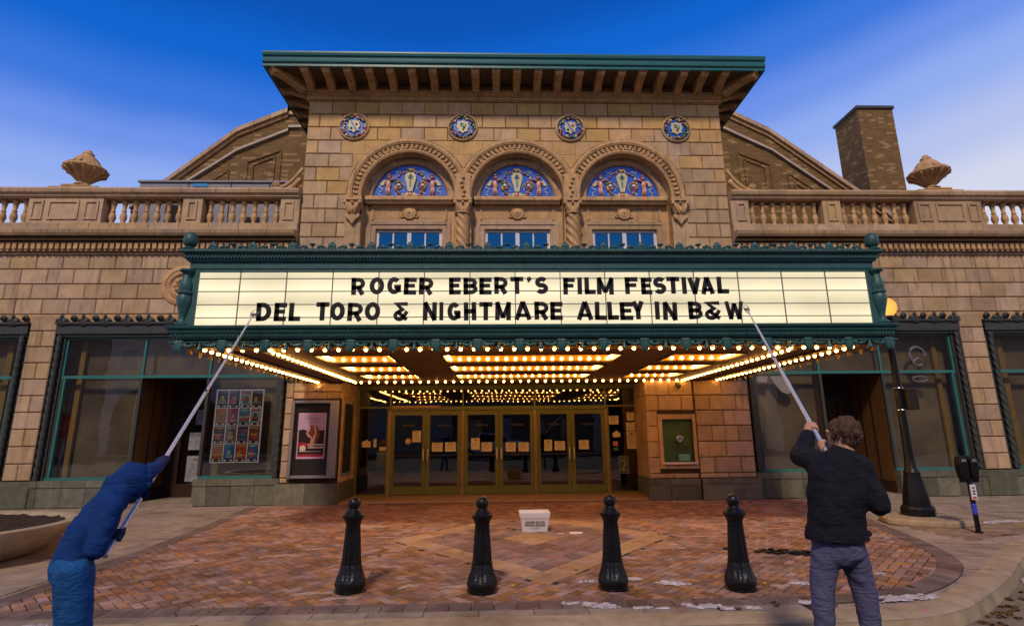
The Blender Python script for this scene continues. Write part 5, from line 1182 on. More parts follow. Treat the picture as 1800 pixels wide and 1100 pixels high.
for (x0, x1, y0, y1) in cof:
    cf = MB(); H_ = .15; e = .0
    V = lambda z, d: [(x0 + d, y0 + d, z), (x1 - d, y0 + d, z), (x1 - d, y1 - d, z), (x0 + d, y1 - d, z)]
    R_ = [V(ZS, 0), V(ZS + H_, .0), V(ZS + H_, .16), V(ZS + H_ + .05, .16), V(ZS + H_ + .05, .2), V(ZS + H_ + .02, .2)]
    for q in range(5):
        cf.cur = 1 if q in (2, 4) else 0
        vs = R_[q] + R_[q + 1]; cf.add(vs, [(i, (i + 1) % 4, (i + 1) % 4 + 4, i + 4) for i in range(4)])
    cf.cur = 1; cf.add(R_[5], [(0, 1, 2, 3)]); cf.build('coffer', [M_gold, M_soffit], MQ)
    b = MB()
    for (a0, a1, c0, c1) in ((x0 - .03, x1 + .03, y0 - .03, y0), (x0 - .03, x1 + .03, y1, y1 + .03), (x0 - .03, x0, y0, y1), (x1, x1 + .03, y0, y1)): b.box(a0, a1, c0, c1, ZS - .025, ZS - .001)
    b.build('coffer_rim', M_darkwood, MQ)
# bulbs
B = []
def row(p, q, n): 
    for k in range(n): t = k / (n - 1); B.append(tuple(p[i] + (q[i] - p[i]) * t for i in range(3)))
zb = ZS - .022
row((-4.02 + .0, 8.17, zb), (5.2, 8.17, zb), 46)
row((-3.32, 13.45, zb), (4.54, 13.45, zb), 39)
for x in (-4.36, 5.54): row((x, 8.14, zb), (x, 13.40, zb), 27)
for x in (-3.46, 4.68): row((x, 8.42, zb), (x, 13.45, zb), 25)
for (x0, x1, y0, y1) in cof:
    nx = max(2, round((x1 - x0) / .165)); zc = ZS + .035
    row((x0 + .05, y1 - .045, zc), (x1 - .05, y1 - .045, zc), nx); row((x0 + .05, y0 + .045, zc), (x1 - .05, y0 + .045, zc), nx)
    for x in (x0 + .045, x1 - .045): row((x, y0 + .17, zc), (x, y1 - .17, zc), 4)
M_bulb = emitm('bulb_glow', (1.0, .46, .10), 36)
bb = MB(); bb.ball((0, 0, 0), .027, 8, 6, 1, 1, 1.1); bme_ = bb.mesh('light_bulb', smooth=True); bme_.materials.append(M_bulb)
B.sort(key=lambda p: p[1])
for p in B[:300]: inst('light_bulb', bme_, MQ, p)
b = MB()
for p in B[300:]: b.ball(p, .027, 8, 6, 1, 1, 1.1)
b.build('far_bulbs', M_bulb, MQ, smooth=True, kind='stuff')
# gilt strip that carries each outer row of sockets
for (x0, x1, y0, y1) in ((-4.08, 5.26, 8.145, 8.195), (-3.40, 4.60, 13.43, 13.47), (-4.39, -4.33, 8.1, 13.45), (5.51, 5.57, 8.1, 13.45), (-3.49, -3.43, 8.38, 13.5), (4.65, 4.71, 8.38, 13.5)):
    b = MB(); b.box(x0, x1, y0, y1, ZS - .012, ZS - .0005); b.build('socket_strip', M_gold, MQ)

# ---- the changeable letters
def strip(b, P, t, y0, y1):
    """thick polyline with mitred corners, extruded in y"""
    P = [Vector(p) for p in P]; L, R = [], []
    for i, p in enumerate(P):
        d0 = (P[i] - P[i - 1]).normalized() if i else (P[1] - P[0]).normalized(); d1 = (P[i + 1] - P[i]).normalized() if i < len(P) - 1 else d0
        n0 = Vector((-d0.y, d0.x)); n1 = Vector((-d1.y, d1.x)); m = (n0 + n1); m = m.normalized() if m.length > .01 else n0; l = (t / 2) / max(.5, m.dot(n0)); L.append(p + m * l); R.append(p - m * l)
    for i in range(len(P) - 1):
        q = [L[i], L[i + 1], R[i + 1], R[i]]
        b.add([(v.x, y0, v.y) for v in q] + [(v.x, y1, v.y) for v in q], [(0, 1, 2, 3), (7, 6, 5, 4), (0, 4, 5, 1), (2, 6, 7, 3), (1, 5, 6, 2), (0, 3, 7, 4)])
def arcp(cx, cz, rx, rz, a0, a1, n=12): return [(cx + rx * cos(radians(a0 + (a1 - a0) * k / n)), cz + rz * sin(radians(a0 + (a1 - a0) * k / n))) for k in range(n + 1)]
def glyph(ch, W, H, t=None):
    t = t or .071; h = t / 2; b = MB(); y0, y1 = -.012, 0.0; S_ = lambda P, tt=t: strip(b, P, tt, y0, y1)
    if ch in 'EF':
        S_([(h, 0), (h, H)]); S_([(0, H - h), (W, H - h)]); S_([(0, H * .52), (W * .88, H * .52)], t * .85)
        if ch == 'E': S_([(0, h), (W, h)])
    elif ch == 'L': S_([(h, 0), (h, H)]); S_([(0, h), (W, h)])
    elif ch == 'T': S_([(W / 2, 0), (W / 2, H)]); S_([(0, H - h), (W, H - h)])
    elif ch == 'I': S_([(W / 2, 0), (W / 2, H)], min(t, W))
    elif ch == 'H': S_([(h, 0), (h, H)]); S_([(W - h, 0), (W - h, H)]); S_([(0, H / 2), (W, H / 2)])
    elif ch == 'N': S_([(h, 0), (h, H)]); S_([(W - h, 0), (W - h, H)]); S_([(h * .9, H), (W - h * .9, 0)], t * .9)
    elif ch == 'M': S_([(h, 0), (h, H)]); S_([(W - h, 0), (W - h, H)]); S_([(h * .8, H), (W / 2, H * .12)], t * .85); S_([(W - h * .8, H), (W / 2, H * .12)], t * .85)
    elif ch == 'A': S_([(h, 0), (W / 2, H)]); S_([(W - h, 0), (W / 2, H)]); S_([(W * .2, H * .25), (W * .8, H * .25)], t * .75); b.box(W / 2 - h, W / 2 + h, y0, y1, H * .9, H)
    elif ch == 'V': S_([(h, H), (W / 2, h * .5)]); S_([(W - h, H), (W / 2, h * .5)]); b.box(W / 2 - h, W / 2 + h, y0, y1, 0, H * .1)
    elif ch == 'W':
        tt = t * .82; S_([(tt / 2, H), (W * .28, 0)], tt); S_([(W * .28, 0), (W / 2, H * .9)], tt); S_([(W / 2, H * .9), (W * .72, 0)], tt); S_([(W * .72, 0), (W - tt / 2, H)], tt)
    elif ch == 'Y': S_([(h, H), (W / 2, H * .45)]); S_([(W - h, H), (W / 2, H * .45)]); S_([(W / 2, 0), (W / 2, H * .5)])
    elif ch == 'O': S_(arcp(W / 2, H / 2, W / 2 - h, H / 2 - h, 0, 360, 28))
    elif ch == 'D': S_([(h, 0), (h, H)]); S_([(0, H - h), (W * .42, H - h)] + arcp(W * .42, H / 2, W * .58 - h, H / 2 - h, 86, -86, 16) + [(W * .42, h), (0, h)])
    elif ch in 'RB':
        m = H * .5 if ch == 'B' else H * .42; S_([(h, 0), (h, H)]); cz = (H + m) / 2; rz = (H - m) / 2
        k_ = W * .5
        S_([(0, H - h), (k_, H - h)] + arcp(k_, (H - h + m) / 2, W * (.46 if ch == 'B' else .5) - h, (H - h - m) / 2, 86, -86, 12) + [(k_, m), (0, m)], t * .9)
        if ch == 'R': S_([(W * .48, m + h * .4), (W - h * 1.1, 0)])
        else: S_([(k_, m)] + arcp(k_, (m + h) / 2, W * .5 - h, (m - h) / 2, 86, -86, 12) + [(k_, h), (0, h)], t * .9)
    elif ch == 'G': S_(arcp(W / 2, H / 2, W / 2 - h, H / 2 - h, 42, 340, 22)); S_([(W * .5, H * .44), (W, H * .44)], t * .85); S_([(W - h, H * .1), (W - h, H * .44)])
    elif ch == 'S':
        r1 = (H * .5 - h) / 2; S_(arcp(W / 2, H - h - r1, W / 2 - h, r1 + .002, 30, 250, 12) + arcp(W / 2, h + r1, W / 2 - h, r1 + .002, 80, -150, 14))
    elif ch == '&':
        S_([(W * .95, H - h * .8), (W * .18, H - h * .8), (W * .58, H * .60), (W * .22, H * .42)], t * .8); S_(arcp(W * .38, H * .26, W * .30, H * .20, 100, 330, 12) + [(W * .92, H * .5)], t * .8); S_([(W * .25, H * .47), (W * .9, h * .3)], t * .8)
    elif ch == "'": b.ball((W / 2, -.006, H - h * .9), h * 1.1, 10, 6, 1, .2); S_([(W * .62, H - h), (W * .3, H * .68)], t * .4)
    return b
L1 = [('R', -2.19, -1.98), ('O', -1.92, -1.7), ('G', -1.65, -1.44), ('E', -1.4, -1.21), ('R', -1.17, -0.95), ('E', -0.71, -0.53), ('B', -0.49, -0.27), ('E', -0.25, -0.06), ('R', -0.02, 0.19), ('T', 0.23, 0.43), ("'", 0.48, 0.55), ('S', 0.61, 0.81), ('F', 1.04, 1.22), ('I', 1.26, 1.33), ('L', 1.37, 1.54), ('M', 1.56, 1.82), ('F', 2.0, 2.2), ('E', 2.25, 2.42), ('S', 2.44, 2.64), ('T', 2.65, 2.85), ('I', 2.89, 2.96), ('V', 2.98, 3.19), ('A', 3.18, 3.4), ('L', 3.44, 3.62)]
L2 = [('D', -3.58, -3.36), ('E', -3.32, -3.14), ('L', -3.1, -2.93), ('T', -2.7, -2.51), ('O', -2.49, -2.27), ('R', -2.23, -2.0), ('O', -1.97, -1.74), ('&', -1.53, -1.32), ('N', -1.1, -0.89), ('I', -0.85, -0.79), ('G', -0.73, -0.53), ('H', -0.48, -0.29), ('T', -0.25, -0.05), ('M', -0.01, 0.23), ('A', 0.28, 0.55), ('R', 0.59, 0.81), ('E', 0.83, 1.02), ('A', 1.23, 1.49), ('L', 1.51, 1.69), ('L', 1.71, 1.88), ('E', 1.9, 2.1), ('Y', 2.08, 2.28), ('I', 2.44, 2.51), ('N', 2.56, 2.78), ('B', 2.96, 3.18), ('&', 3.22, 3.46), ('W', 3.53, 3.82)]
W1 = [('ROGER', 5), ("EBERT'S", 7), ('FILM', 4), ('FESTIVAL', 8)]
W2 = [('DEL', 3), ('TORO', 4), ('&', 1), ('NIGHTMARE', 9), ('ALLEY', 5), ('IN', 2), ('B&W', 3)]
ordn = {0: 'first', 1: 'second', 2: 'third', 3: 'fourth'}
for LL, WW, z0, z1, ln in ((L1, W1, 3.672, 3.942, 'upper'), (L2, W2, 3.268, 3.55, 'lower')):
    i = 0
    for wd, nn in WW:
        for j in range(nn):
            ch, xa, xb = LL[i]; i += 1; H = z1 - z0
            bb_ = glyph(ch, xb - xa, H); dz = random.uniform(-.007, .007); tl = random.gauss(0, .012)
            bb_.v = [(x + xa - z * tl, y + MY - .004, z + z0 + dz + x * tl) for x, y, z in bb_.v]
            same = [q for q in range(nn) if wd[q] == ch]
            nm = {"'": 'apostrophe', '&': 'ampersand'}.get(ch, 'letter ' + ch)
            which = (ordn[same.index(j)] + ' ') if len(same) > 1 else ''
            if wd == '&': lab = 'black ampersand between TORO and NIGHTMARE on the lower line of the sign'
            else: lab = f'black {which}{nm} of the word {wd} on the {ln} line of the sign'
            bb_.build('sign_letter', M_letter, None, loc=(xa, MY, z0), label=lab, cat='letter', group='black letters hung on the marquee board')

# ================================================================= STREET THINGS
# bollards
bol = empty('bollard', (-1.54, 6.21, 0))
prof = [(.145, 0), (.15, .03), (.148, .045), (.158, .06), (.160, .085), (.155, .115), (.138, .15), (.122, .19), (.110, .24), (.103, .28), (.100, .29), (.106, .295), (.106, .305), (.098, .31), (.089, .45), (.079, .60), (.073, .70), (.076, .715), (.09, .74), (.11, .775), (.12, .79), (.122, .80), (.11, .812), (.08, .845), (.058, .87), (.05, .88), (.045, .885)]
prof = [(r, z * .94) for r, z in prof]
b = MB(); b.lathe(prof, (-1.54, 6.21, 0), 48, flute=.065, fn=12, rng=(.12, .69)); b.build('post', M_black, bol, smooth=True, auto=50)
b = MB(); b.lathe([(.04, .88), (.052, .888), (.062, .90), (.068, .925), (.068, .945), (.06, .97), (.042, .99), (.015, 1.0), (.003, 1.002)], (-1.54, 6.21, -.060), 24); b.build('ball_top', M_black, bol, smooth=True)
b = MB(); b.lathe([(.158, .0), (.165, .012), (.150, .02)], (-1.54, 6.21, 0), 32); b.build('foot_ring', M_black, bol, smooth=True, auto=40)
for k, (x, y, lab) in enumerate(((-1.54, 6.21, 'leftmost black fluted bollard with ball top'), (-.15, 6.10, 'black bollard second from the left, in front of the middle doors'), (1.23, 6.13, 'black bollard just right of the postal tub'), (2.54, 6.02, 'rightmost black bollard beside the fallen letters'))):
    if k == 0: o = bol
    else:
        o = bol.copy(); COL.objects.link(o); o.location = (x, y, 0)
        for c in list(bol.children): c2 = c.copy(); COL.objects.link(c2); c2.parent = o
        o.rotation_euler.z = k * .4
    tag(o, lab, 'bollard', 'black bollards along the kerb')
# postal tub
tx, ty_ = .64, 9.66
tub = empty('postal_tub', (tx, ty_, 0), 'white plastic postal tub standing on the brick diamond', 'tub')
M_tub = mat('white_plastic', (.56, .52, .55), .5, var=.06, bump=.05)
b = MB()
def tubw(z): return .205 + .04 * z / .3
for (z0, z1, e) in ((0, .22, 0), (.22, .30, .012)):
    for w0, w1 in ((tubw(z0) + e, tubw(z1) + e),):
        d0, d1 = w0 * .85, w1 * .85
        o = [(-w0, -d0, z0), (w0, -d0, z0), (w0, d0, z0), (-w0, d0, z0), (-w1, -d1, z1), (w1, -d1, z1), (w1, d1, z1), (-w1, d1, z1)]
        i_ = [(x * .93, y * .92, z) for x, y, z in o]
        b.add([(tx + x, ty_ + y, z + .002) for x, y, z in o + i_], [(0, 1, 5, 4), (1, 2, 6, 5), (2, 3, 7, 6), (3, 0, 4, 7), (8, 12, 13, 9), (9, 13, 14, 10), (10, 14, 15, 11), (11, 15, 12, 8), (4, 5, 13, 12), (5, 6, 14, 13), (6, 7, 15, 14), (7, 4, 12, 15), (0, 3, 2, 1)])
b.build('tub_body', M_tub, tub)
b = MB()
for k in range(9): x = tx - .19 + k * .0475; b.box(x, x + .02, ty_ - .206, ty_ - .196, .205, .222)
b.build('tub_ribs', M_tub, tub, kind='stuff')
b = MB(); b.add([(tx - .238, ty_ - .212, .31), (tx + .238, ty_ - .212, .31), (tx + .238, ty_ - .19, .315), (tx - .238, ty_ - .19, .315), (tx - .238, ty_ - .214, .295), (tx + .238, ty_ - .214, .295)], [(0, 1, 2, 3), (4, 5, 1, 0)]); b.build('tub_rim', M_tub, tub)
textobj('tub_print', "UNITED STATES\nPOSTAL SERVICE", tx, ty_ - .2005, .142, .045, M_letter, tub, off=.0008).rotation_euler.x = pi / 2 + .11
textobj('tub_small_print', "DO NOT REUSE", tx, ty_ - .1905, .055, .02, M_letter, tub).rotation_euler.x = pi / 2 + .11
b = MB(); b.prism([(1.18, 9.28), (1.22, 9.38), (1.36, 9.37), (1.42, 9.33), (1.38, 9.24), (1.24, 9.22)], .012, 'z', .004); b.build('paper_scrap', M_white, None, loc=(1.3, 9.3, 0), label='crumpled white paper lying right of the postal tub', cat='paper')
b = MB(); b.prism([(.98, 9.30), (1.08, 9.32), (1.10, 9.28), (1.0, 9.27)], .004, 'z', .004); b.build('paper_scrap', M_paper, None, loc=(1.0, 9.3, 0), label='tiny greenish paper scrap between the tub and the white paper', cat='paper')
# letters lying on the pavement
for k, (ch, x, y, rz, where) in enumerate((('T', 3.16, 7.80, .35, 'half behind the rightmost bollard'), ('I', 3.52, 7.74, .9, 'just right of the bollard'), ('M', 3.66, 7.72, .75, 'near end of the row'), ('N', 3.84, 7.66, .7, 'second in the row'), ('A', 4.0, 7.6, .7, 'third in the row'), ('H', 4.14, 7.54, .6, 'far right end of the row'))):
    g_ = glyph(ch, .2 if ch != 'I' else .07, .27); b = MB(); c_, s_ = cos(rz), sin(rz)
    b.add([(x + (u - .1) * c_ + w_ * s_ * .9, y - (u - .1) * s_ + w_ * c_ - .13, .012 - v) for u, v, w_ in g_.v], g_.f)
    b.build('loose_letter', M_letter, None, loc=(x, y, 0), label=f'black loose letter {ch} flat on the bricks, {where}', cat='letter', group='loose letters lying on the bricks')

# street lamp
lx, ly = 7.55, 9.98
lamp = empty('street_lamp', (lx, ly, 0), 'black street lamp with glowing orange globe beside the marquee', 'street lamp')
b = MB(); b.box(6.85, 8.1, 9.15, 10.4, -.01, .0); 
b = MB(); pts = [(6.8, 9.75), (7.0, 9.5), (7.5, 9.2), (8.0, 9.3), (8.2, 9.7), (8.0, 10.3), (7.4, 10.45), (6.95, 10.2)]; b.prism(pts, .11, 'z', -.01); bevel(b.build('lamp_plinth', M_curb, None, loc=(7.5, 9.8, 0), label='low concrete pad under the street lamp', cat='concrete pad'), .03, 2)
b = MB(); b.lathe([(.26, .10), (.27, .12), (.27, .22), (.25, .26), (.22, .28), (.215, .34), (.20, .45), (.17, .60), (.145, .75), (.135, .82), (.14, .84)], (lx, ly, 0), 8); b.build('lamp_base', M_black, lamp)
b = MB(); b.lathe([(.13, .84), (.10, .92), (.085, 1.1), (.075, 1.6), (.065, 2.6), (.055, 3.45), (.06, 3.5), (.08, 3.54), (.06, 3.58), (.07, 3.62)], (lx, ly, 0), 20, flute=.04, fn=10, rng=(1.0, 3.4)); b.build('lamp_post', M_black, lamp, smooth=True, auto=40)
b = MB(); b.box(lx + .04, lx + .25, ly - .15, ly + .15, 1.95, 2.33); bevel(b.build('control_box', mat('bronze_box', (.03, .022, .016), .4, metal=.3, bump=0), lamp), .015)
b = MB(); b.lathe([(.088, 0), (.092, .012), (.088, .024)], (lx, ly, 2.34), 16); b.build('steel_band', M_steel, lamp, smooth=True)
b = MB(); b.lathe([(.088, 0), (.092, .012), (.088, .024)], (lx, ly, 1.94), 16); b.build('steel_band', M_steel, lamp, smooth=True)
b = MB(); b.lathe([(.07, 3.60), (.12, 3.66), (.13, 3.70), (.12, 3.73)], (lx, ly, 0), 20); b.build('globe_collar', M_black, lamp, smooth=True)
mG = emitm('globe_glow', (1.0, .36, .07), 1.0); t = mG.node_tree; lw_ = t.nodes.new('ShaderNodeLayerWeight'); lw_.inputs[0].default_value = .35; mr_ = t.nodes.new('ShaderNodeMapRange'); mr_.inputs[3].default_value = 1.7; mr_.inputs[4].default_value = .8; t.links.new(lw_.outputs['Facing'], mr_.inputs[0]); t.links.new(mr_.outputs[0], [q for q in t.nodes if q.type == 'EMISSION'][0].inputs[1])
b = MB(); b.ball((lx, ly, 3.90), .2, 28, 18); b.build('lamp_globe', mG, lamp, smooth=True)

# parking meter
mx_, my_ = 7.60, 8.83
mt = empty('parking_meter', (mx_, my_, 0), 'black twin-head parking meter with white and blue stickers by the kerb', 'parking meter')
b = MB(); b.lathe([(.035, 0), (.035, .72), (.04, .74), (.03, .78)], (mx_, my_, 0), 14); b.lathe([(.06, 0), (.06, .015), (.036, .03)], (mx_, my_, 0), 14); b.build('meter_post', M_black, mt, smooth=True, auto=40)
b = MB(); b.box(mx_ - .14, mx_ + .14, my_ - .03, my_ + .03, .76, .82); b.build('yoke', M_black, mt)
for s in (-1, 1):
    b = MB(); b.prism([(mx_ + s * .085 + x, z) for x, z in ((-.05, .82), (.05, .82), (.068, .95), (.072, 1.05), (.06, 1.13), (.035, 1.17), (-.035, 1.17), (-.06, 1.13), (-.072, 1.05), (-.068, .95))], .12, 'y', my_ - .06); bevel(b.build('meter_head', M_black, mt), .015, 2)
    b = MB(); b.prism([(mx_ + s * .085 + .042 * cos(pi * k / 8), 1.08 + .05 * sin(pi * k / 8)) for k in range(9)], .008, 'y', my_ - .069); b.build('meter_window', M_alu, mt)
b = MB(); b.box(mx_ - .045, mx_ + .045, my_ - .05, my_ - .036, .50, .73); b.build('rate_sticker', M_white, mt)
b = MB(); b.box(mx_ - .03, mx_ + .03, my_ - .054, my_ - .0505, .515, .545); b.build('red_print', mat('red_print', (.5, .03, .03), .5, bump=0), mt)
b = MB(); 
for z in (.58, .62, .67): b.box(mx_ - .015, mx_ + .02, my_ - .054, my_ - .0505, z, z + .022)
b.build('arrow_print', M_letter, mt)
b = MB(); b.lathe([(.037, 0), (.037, .16)], (mx_, my_, .28), 14); b.build('blue_wrap', mat('blue_wrap', (.04, .06, .5), .4, var=.8, scale=25, bump=0), mt)

# planter
px_, py_ = -7.6, 8.05
pl = empty('planter', (px_, py_, 0), 'big round tan concrete planter filled with dark soil at the left edge', 'planter')
b = MB(); b.lathe([(1.0, 0), (1.12, .04), (1.34, .20), (1.47, .34), (1.52, .40), (1.52, .43), (1.49, .44), (1.40, .44), (1.36, .42), (1.34, .36), (1.2, .36)], (px_, py_, 0), 64); b.build('bowl', mat('planter_concrete', (.36, .29, .20), .8, var=.15, scale=4, bump=.3, bscale=60, dirt=.45), pl, smooth=True, auto=50)
b = MB(); rr = random.Random(2)
G_ = 26; hs = [[.385 + rr.uniform(0, .05) for _ in range(G_ + 1)] for _ in range(G_ + 1)]; vs = []
for i in range(G_ + 1):
    for j in range(G_ + 1):
        u, v = -1 + 2 * i / G_, -1 + 2 * j / G_; k = 1.35; uu = u * sqrt(1 - v * v / 2) * k; vv = v * sqrt(1 - u * u / 2) * k
        vs.append((px_ + uu, py_ + vv, hs[i][j] if max(abs(u), abs(v)) < .99 else .37))
b.add(vs, [(i * (G_ + 1) + j, (i + 1) * (G_ + 1) + j, (i + 1) * (G_ + 1) + j + 1, i * (G_ + 1) + j + 1) for i in range(G_) for j in range(G_)]); b.build('soil', mat('soil', (.03, .018, .012), .95, var=.5, scale=20, bump=.8, bscale=60), pl)

# display poster board in the left shop window and leftovers in the right one
pbx0, pbx1, pbz0, pbz1, pby = -6.93, -5.76, .97, 2.73, 13.71
bd = empty('poster_board', (-6.35, pby, .97), 'white board of sixteen film posters in the left shop window', 'poster board')
b = MB(); b.box(pbx0, pbx1, pby, pby + .02, pbz0, pbz1); b.build('board', mat('pale_board', (.62, .68, .80), .5, bump=0), bd)
pal_ = [['k', 'b', 'w', 'n'], ['o', 'p', 'c', 'w'], ['g', 's', 'v', 'r'], ['y', 'B', 'R', 'B']]
C_ = dict(k=(.03, .035, .05), b=(.02, .12, .35), w=(.45, .52, .6), n=(.10, .05, .03), o=(.5, .22, .03), p=(.3, .12, .3), c=(.03, .3, .55), g=(.03, .04, .05), s=(.15, .17, .25), v=(.22, .1, .25), r=(.25, .04, .03), y=(.4, .2, .03), B=(.01, .16, .55), R=(.5, .05, .03))
acc = [(.5, .1, .05), (.55, .4, .05), (.04, .04, .05), (.5, .5, .5), (.05, .3, .5), (.6, .25, .05)]
rr = random.Random(11); cw = (pbx1 - pbx0 - .04) / 4; chh = (pbz1 - pbz0 - .04) / 4
for r in range(4):
    for c in range(4):
        x0 = pbx0 + .02 + c * cw + .012; x1 = x0 + cw - .024; z1 = pbz1 - .02 - r * chh - .012; z0 = z1 - chh + .024
        b = MB(); b.box(x0, x1, pby - .004, pby, z0, z1); W_, H_ = x1 - x0, z1 - z0
        b.cur = 1
        # a figure: head over shoulders, plus a block of colour
        cx_ = x0 + W_ * rr.uniform(.35, .65); hz = z0 + H_ * rr.uniform(.5, .65); q = rr.uniform(.12, .18) * W_
        b.prism([(cx_ + q * cos(2 * pi * k / 9), hz + q * 1.2 * sin(2 * pi * k / 9)) for k in range(9)], .002, 'y', pby - .0065); b.prism([(cx_ - q * 2, z0 + H_ * .22), (cx_ + q * 2, z0 + H_ * .22), (cx_ + q * 1.4, hz - q), (cx_ - q * 1.4, hz - q * .8)], .002, 'y', pby - .0066)
        b.cur = 2; b.box(x0 + W_ * .1, x1 - W_ * .1, pby - .009, pby - .0068, z1 - H_ * .16, z1 - H_ * .07); a_ = rr.uniform(.25, .45); b.box(x0 + W_ * rr.uniform(0, .3), x1 - W_ * rr.uniform(0, .3), pby - .009, pby - .0068, z0 + H_ * a_, z0 + H_ * (a_ + .10))
        b.cur = 3; b.box(x0, x1, pby - .011, pby - .0092, z0, z0 + H_ * .13)
        b.cur = 4; b.box(x0 + W_ * .1, x0 + W_ * .3, pby - .013, pby - .0112, z0 + H_ * .03, z0 + H_ * .10); b.box(x1 - W_ * .35, x1 - W_ * .1, pby - .013, pby - .0112, z0 + H_ * .04, z0 + H_ * .09)
        kc = pal_[r][c]; a1, a2 = rr.sample(acc, 2)
        b.build('film_poster', [mat('film_' + kc, tuple(v * .55 for v in C_[kc]), .5, var=.75, scale=22, bump=0), mat('ink%d' % acc.index(a1), tuple(v * .6 for v in a1), .5, var=.6, scale=25, bump=0), mat('ink%d' % acc.index(a2), tuple(v * .6 for v in a2), .5, var=.3, scale=14, bump=0), M_letter, pm['white']], bd)
b = MB(); b.prism([(6.72, 2.83), (6.95, 2.8), (7.0, 2.98), (6.70, 3.0)], .004, 'y', 13.70); b.prism([(7.05, 2.97), (7.2, 2.70), (7.33, 2.55), (7.48, 2.5), (7.62, 2.62), (7.55, 2.85), (7.38, 3.0)], .004, 'y', 13.70)
b.build('torn_paper', M_white, None, loc=(7, 13.7, 2.6), label='torn white paper left stuck inside the right shop window', cat='paper')
b = MB(); b.tube([(10.98 + .19 * cos(t) * (1 + .15 * sin(3 * t)), 13.655, 3.45 + .25 * sin(t)) for t in [q * .35 for q in range(16)]], .035, 5); b.tube([(10.85, 13.655, 3.32), (11.0, 13.655, 3.4), (11.1, 13.655, 3.3)], .03, 5)
b.build('window_decal', mat('decal_grey', (.13, .12, .14), .6, bump=0), None, loc=(10.98, 13.66, 3.4), label='pale worn round decal on the right shop transom', cat='decal')
b = MB(); b.tube([(10.95 + .2 * cos(t), 13.655, 2.86 + .07 * sin(t)) for t in [q * .4 for q in range(17)]], .02, 5)
b.build('window_decal', MATS['decal_grey'], None, loc=(10.95, 13.66, 2.86), label='pale worn oval decal below the transom bar', cat='decal')
b = MB(); b.box(-11.0, -10.97, 13.6, 13.62, 4.6, 4.6)

# ---- leaves, snow, litter
M_leaf = mat('dead_leaf', (.13, .06, .02), .8, var=.4, scale=30, bump=.2, rnd=.35)
lf = MB(); lf.add([(0, -.035, 0), (.018, -.01, .008), (.03, .0, .002), (.016, .012, .01), (.02, .035, .004), (0, .03, .012), (-.018, .038, .003), (-.014, .012, .01), (-.032, .002, .006), (-.016, -.012, .008), (0, 0, .001)], [(10, i, (i + 1) % 10) for i in range(10)])
lme_ = lf.mesh('fallen_leaf'); lme_.materials.append(M_leaf)
rr = random.Random(21); spots = []
gl_ = MB()
for _ in range(110):
    t = rr.random(); x, y = (4.3 + t * 4.2, 5.3 + t * 3.1); nx_, ny_ = .64, -.6
    d = abs(rr.gauss(0, .12)); a_ = rr.uniform(0, 6); k_ = rr.uniform(.7, 1.4); X_, Y_ = x + nx_ * d + .05, y + ny_ * d - .05
    gl_.add([(X_ + k_ * (u * cos(a_) - v * sin(a_)), Y_ + k_ * (u * sin(a_) + v * cos(a_)), -.124 + w * 1.6 + u * rr.uniform(-.3, .3)) for u, v, w in lf.v], lf.f)
gl_.build('leaf_litter', M_leaf, kind='stuff')
for _ in range(12): spots.append((rr.uniform(-3, 3.5), rr.uniform(5.08, 5.7), .006, 'edge'))
for _ in range(16): spots.append((rr.uniform(-4.5, 6), rr.uniform(6, 11.5), .005, 'brick'))
for x, y in ((-.85, 9.1), (-.35, 8.9), (.30, 9.75), (2.6, 9.1), (3.0, 5.65), (4.3, 5.95), (3.9, 5.7), (5.2, 6.35), (-6.2, 6.4), (-6.8, 6.2)): spots.append((x, y, .006, 'brick'))
labs = {'gutter': 'curled brown leaf among the others in the right gutter', 'edge': 'small brown leaf on the slabs along the kerb', 'brick': 'small brown leaf scattered on the brick paving'}
refs = [(-1.54, 6.21, 'the leftmost bollard'), (-.15, 6.1, 'the second bollard'), (1.23, 6.13, 'the third bollard'), (2.54, 6.02, 'the rightmost bollard'), (.64, 9.66, 'the postal tub'), (3.8, 7.7, 'the loose letters'), (2.12, 5, 'the man in the jacket'), (-2.42, 5, 'the hooded man'), (-6.5, 7.5, 'the planter'), (7.4, 9.2, 'the lamp plinth'), (6.3, 6.9, 'the curving kerb')]
usedl = {}
def leaflab(x, y, kd):
    r_ = min(refs, key=lambda q: (q[0] - x) ** 2 + (q[1] - y) ** 2); sd_ = ('left of ' if x < r_[0] - .25 else 'right of ' if x > r_[0] + .25 else 'in front of ' if y < r_[1] else 'behind ')
    n_ = usedl.get((kd, sd_, r_[2]), 0); usedl[(kd, sd_, r_[2])] = n_ + 1
    sd_ = ['', 'further ', 'well ', 'far ', 'furthest '][min(n_, 4)] + sd_
    return {'gutter': 'curled brown leaf in the gutter ', 'edge': 'small brown leaf on the kerb slabs ', 'brick': 'small brown leaf on the bricks '}[kd] + sd_ + r_[2]
for x, y, z, kd in spots:
    o = inst('fallen_leaf', lme_, None, (x, y, z), rr.uniform(0, 6), [rr.uniform(.7, 1.35)] * 3, label=leaflab(x, y, kd), cat='leaf', group='fallen leaves ' + {'gutter': 'in the gutter', 'edge': 'along the kerb', 'brick': 'on the bricks'}[kd]); o.rotation_euler.x = rr.gauss(0, .3)
M_snow = mat('old_snow', (.44, .40, .45), .5, var=.5, scale=16, bump=.8, bscale=60)
sn_ = MB()
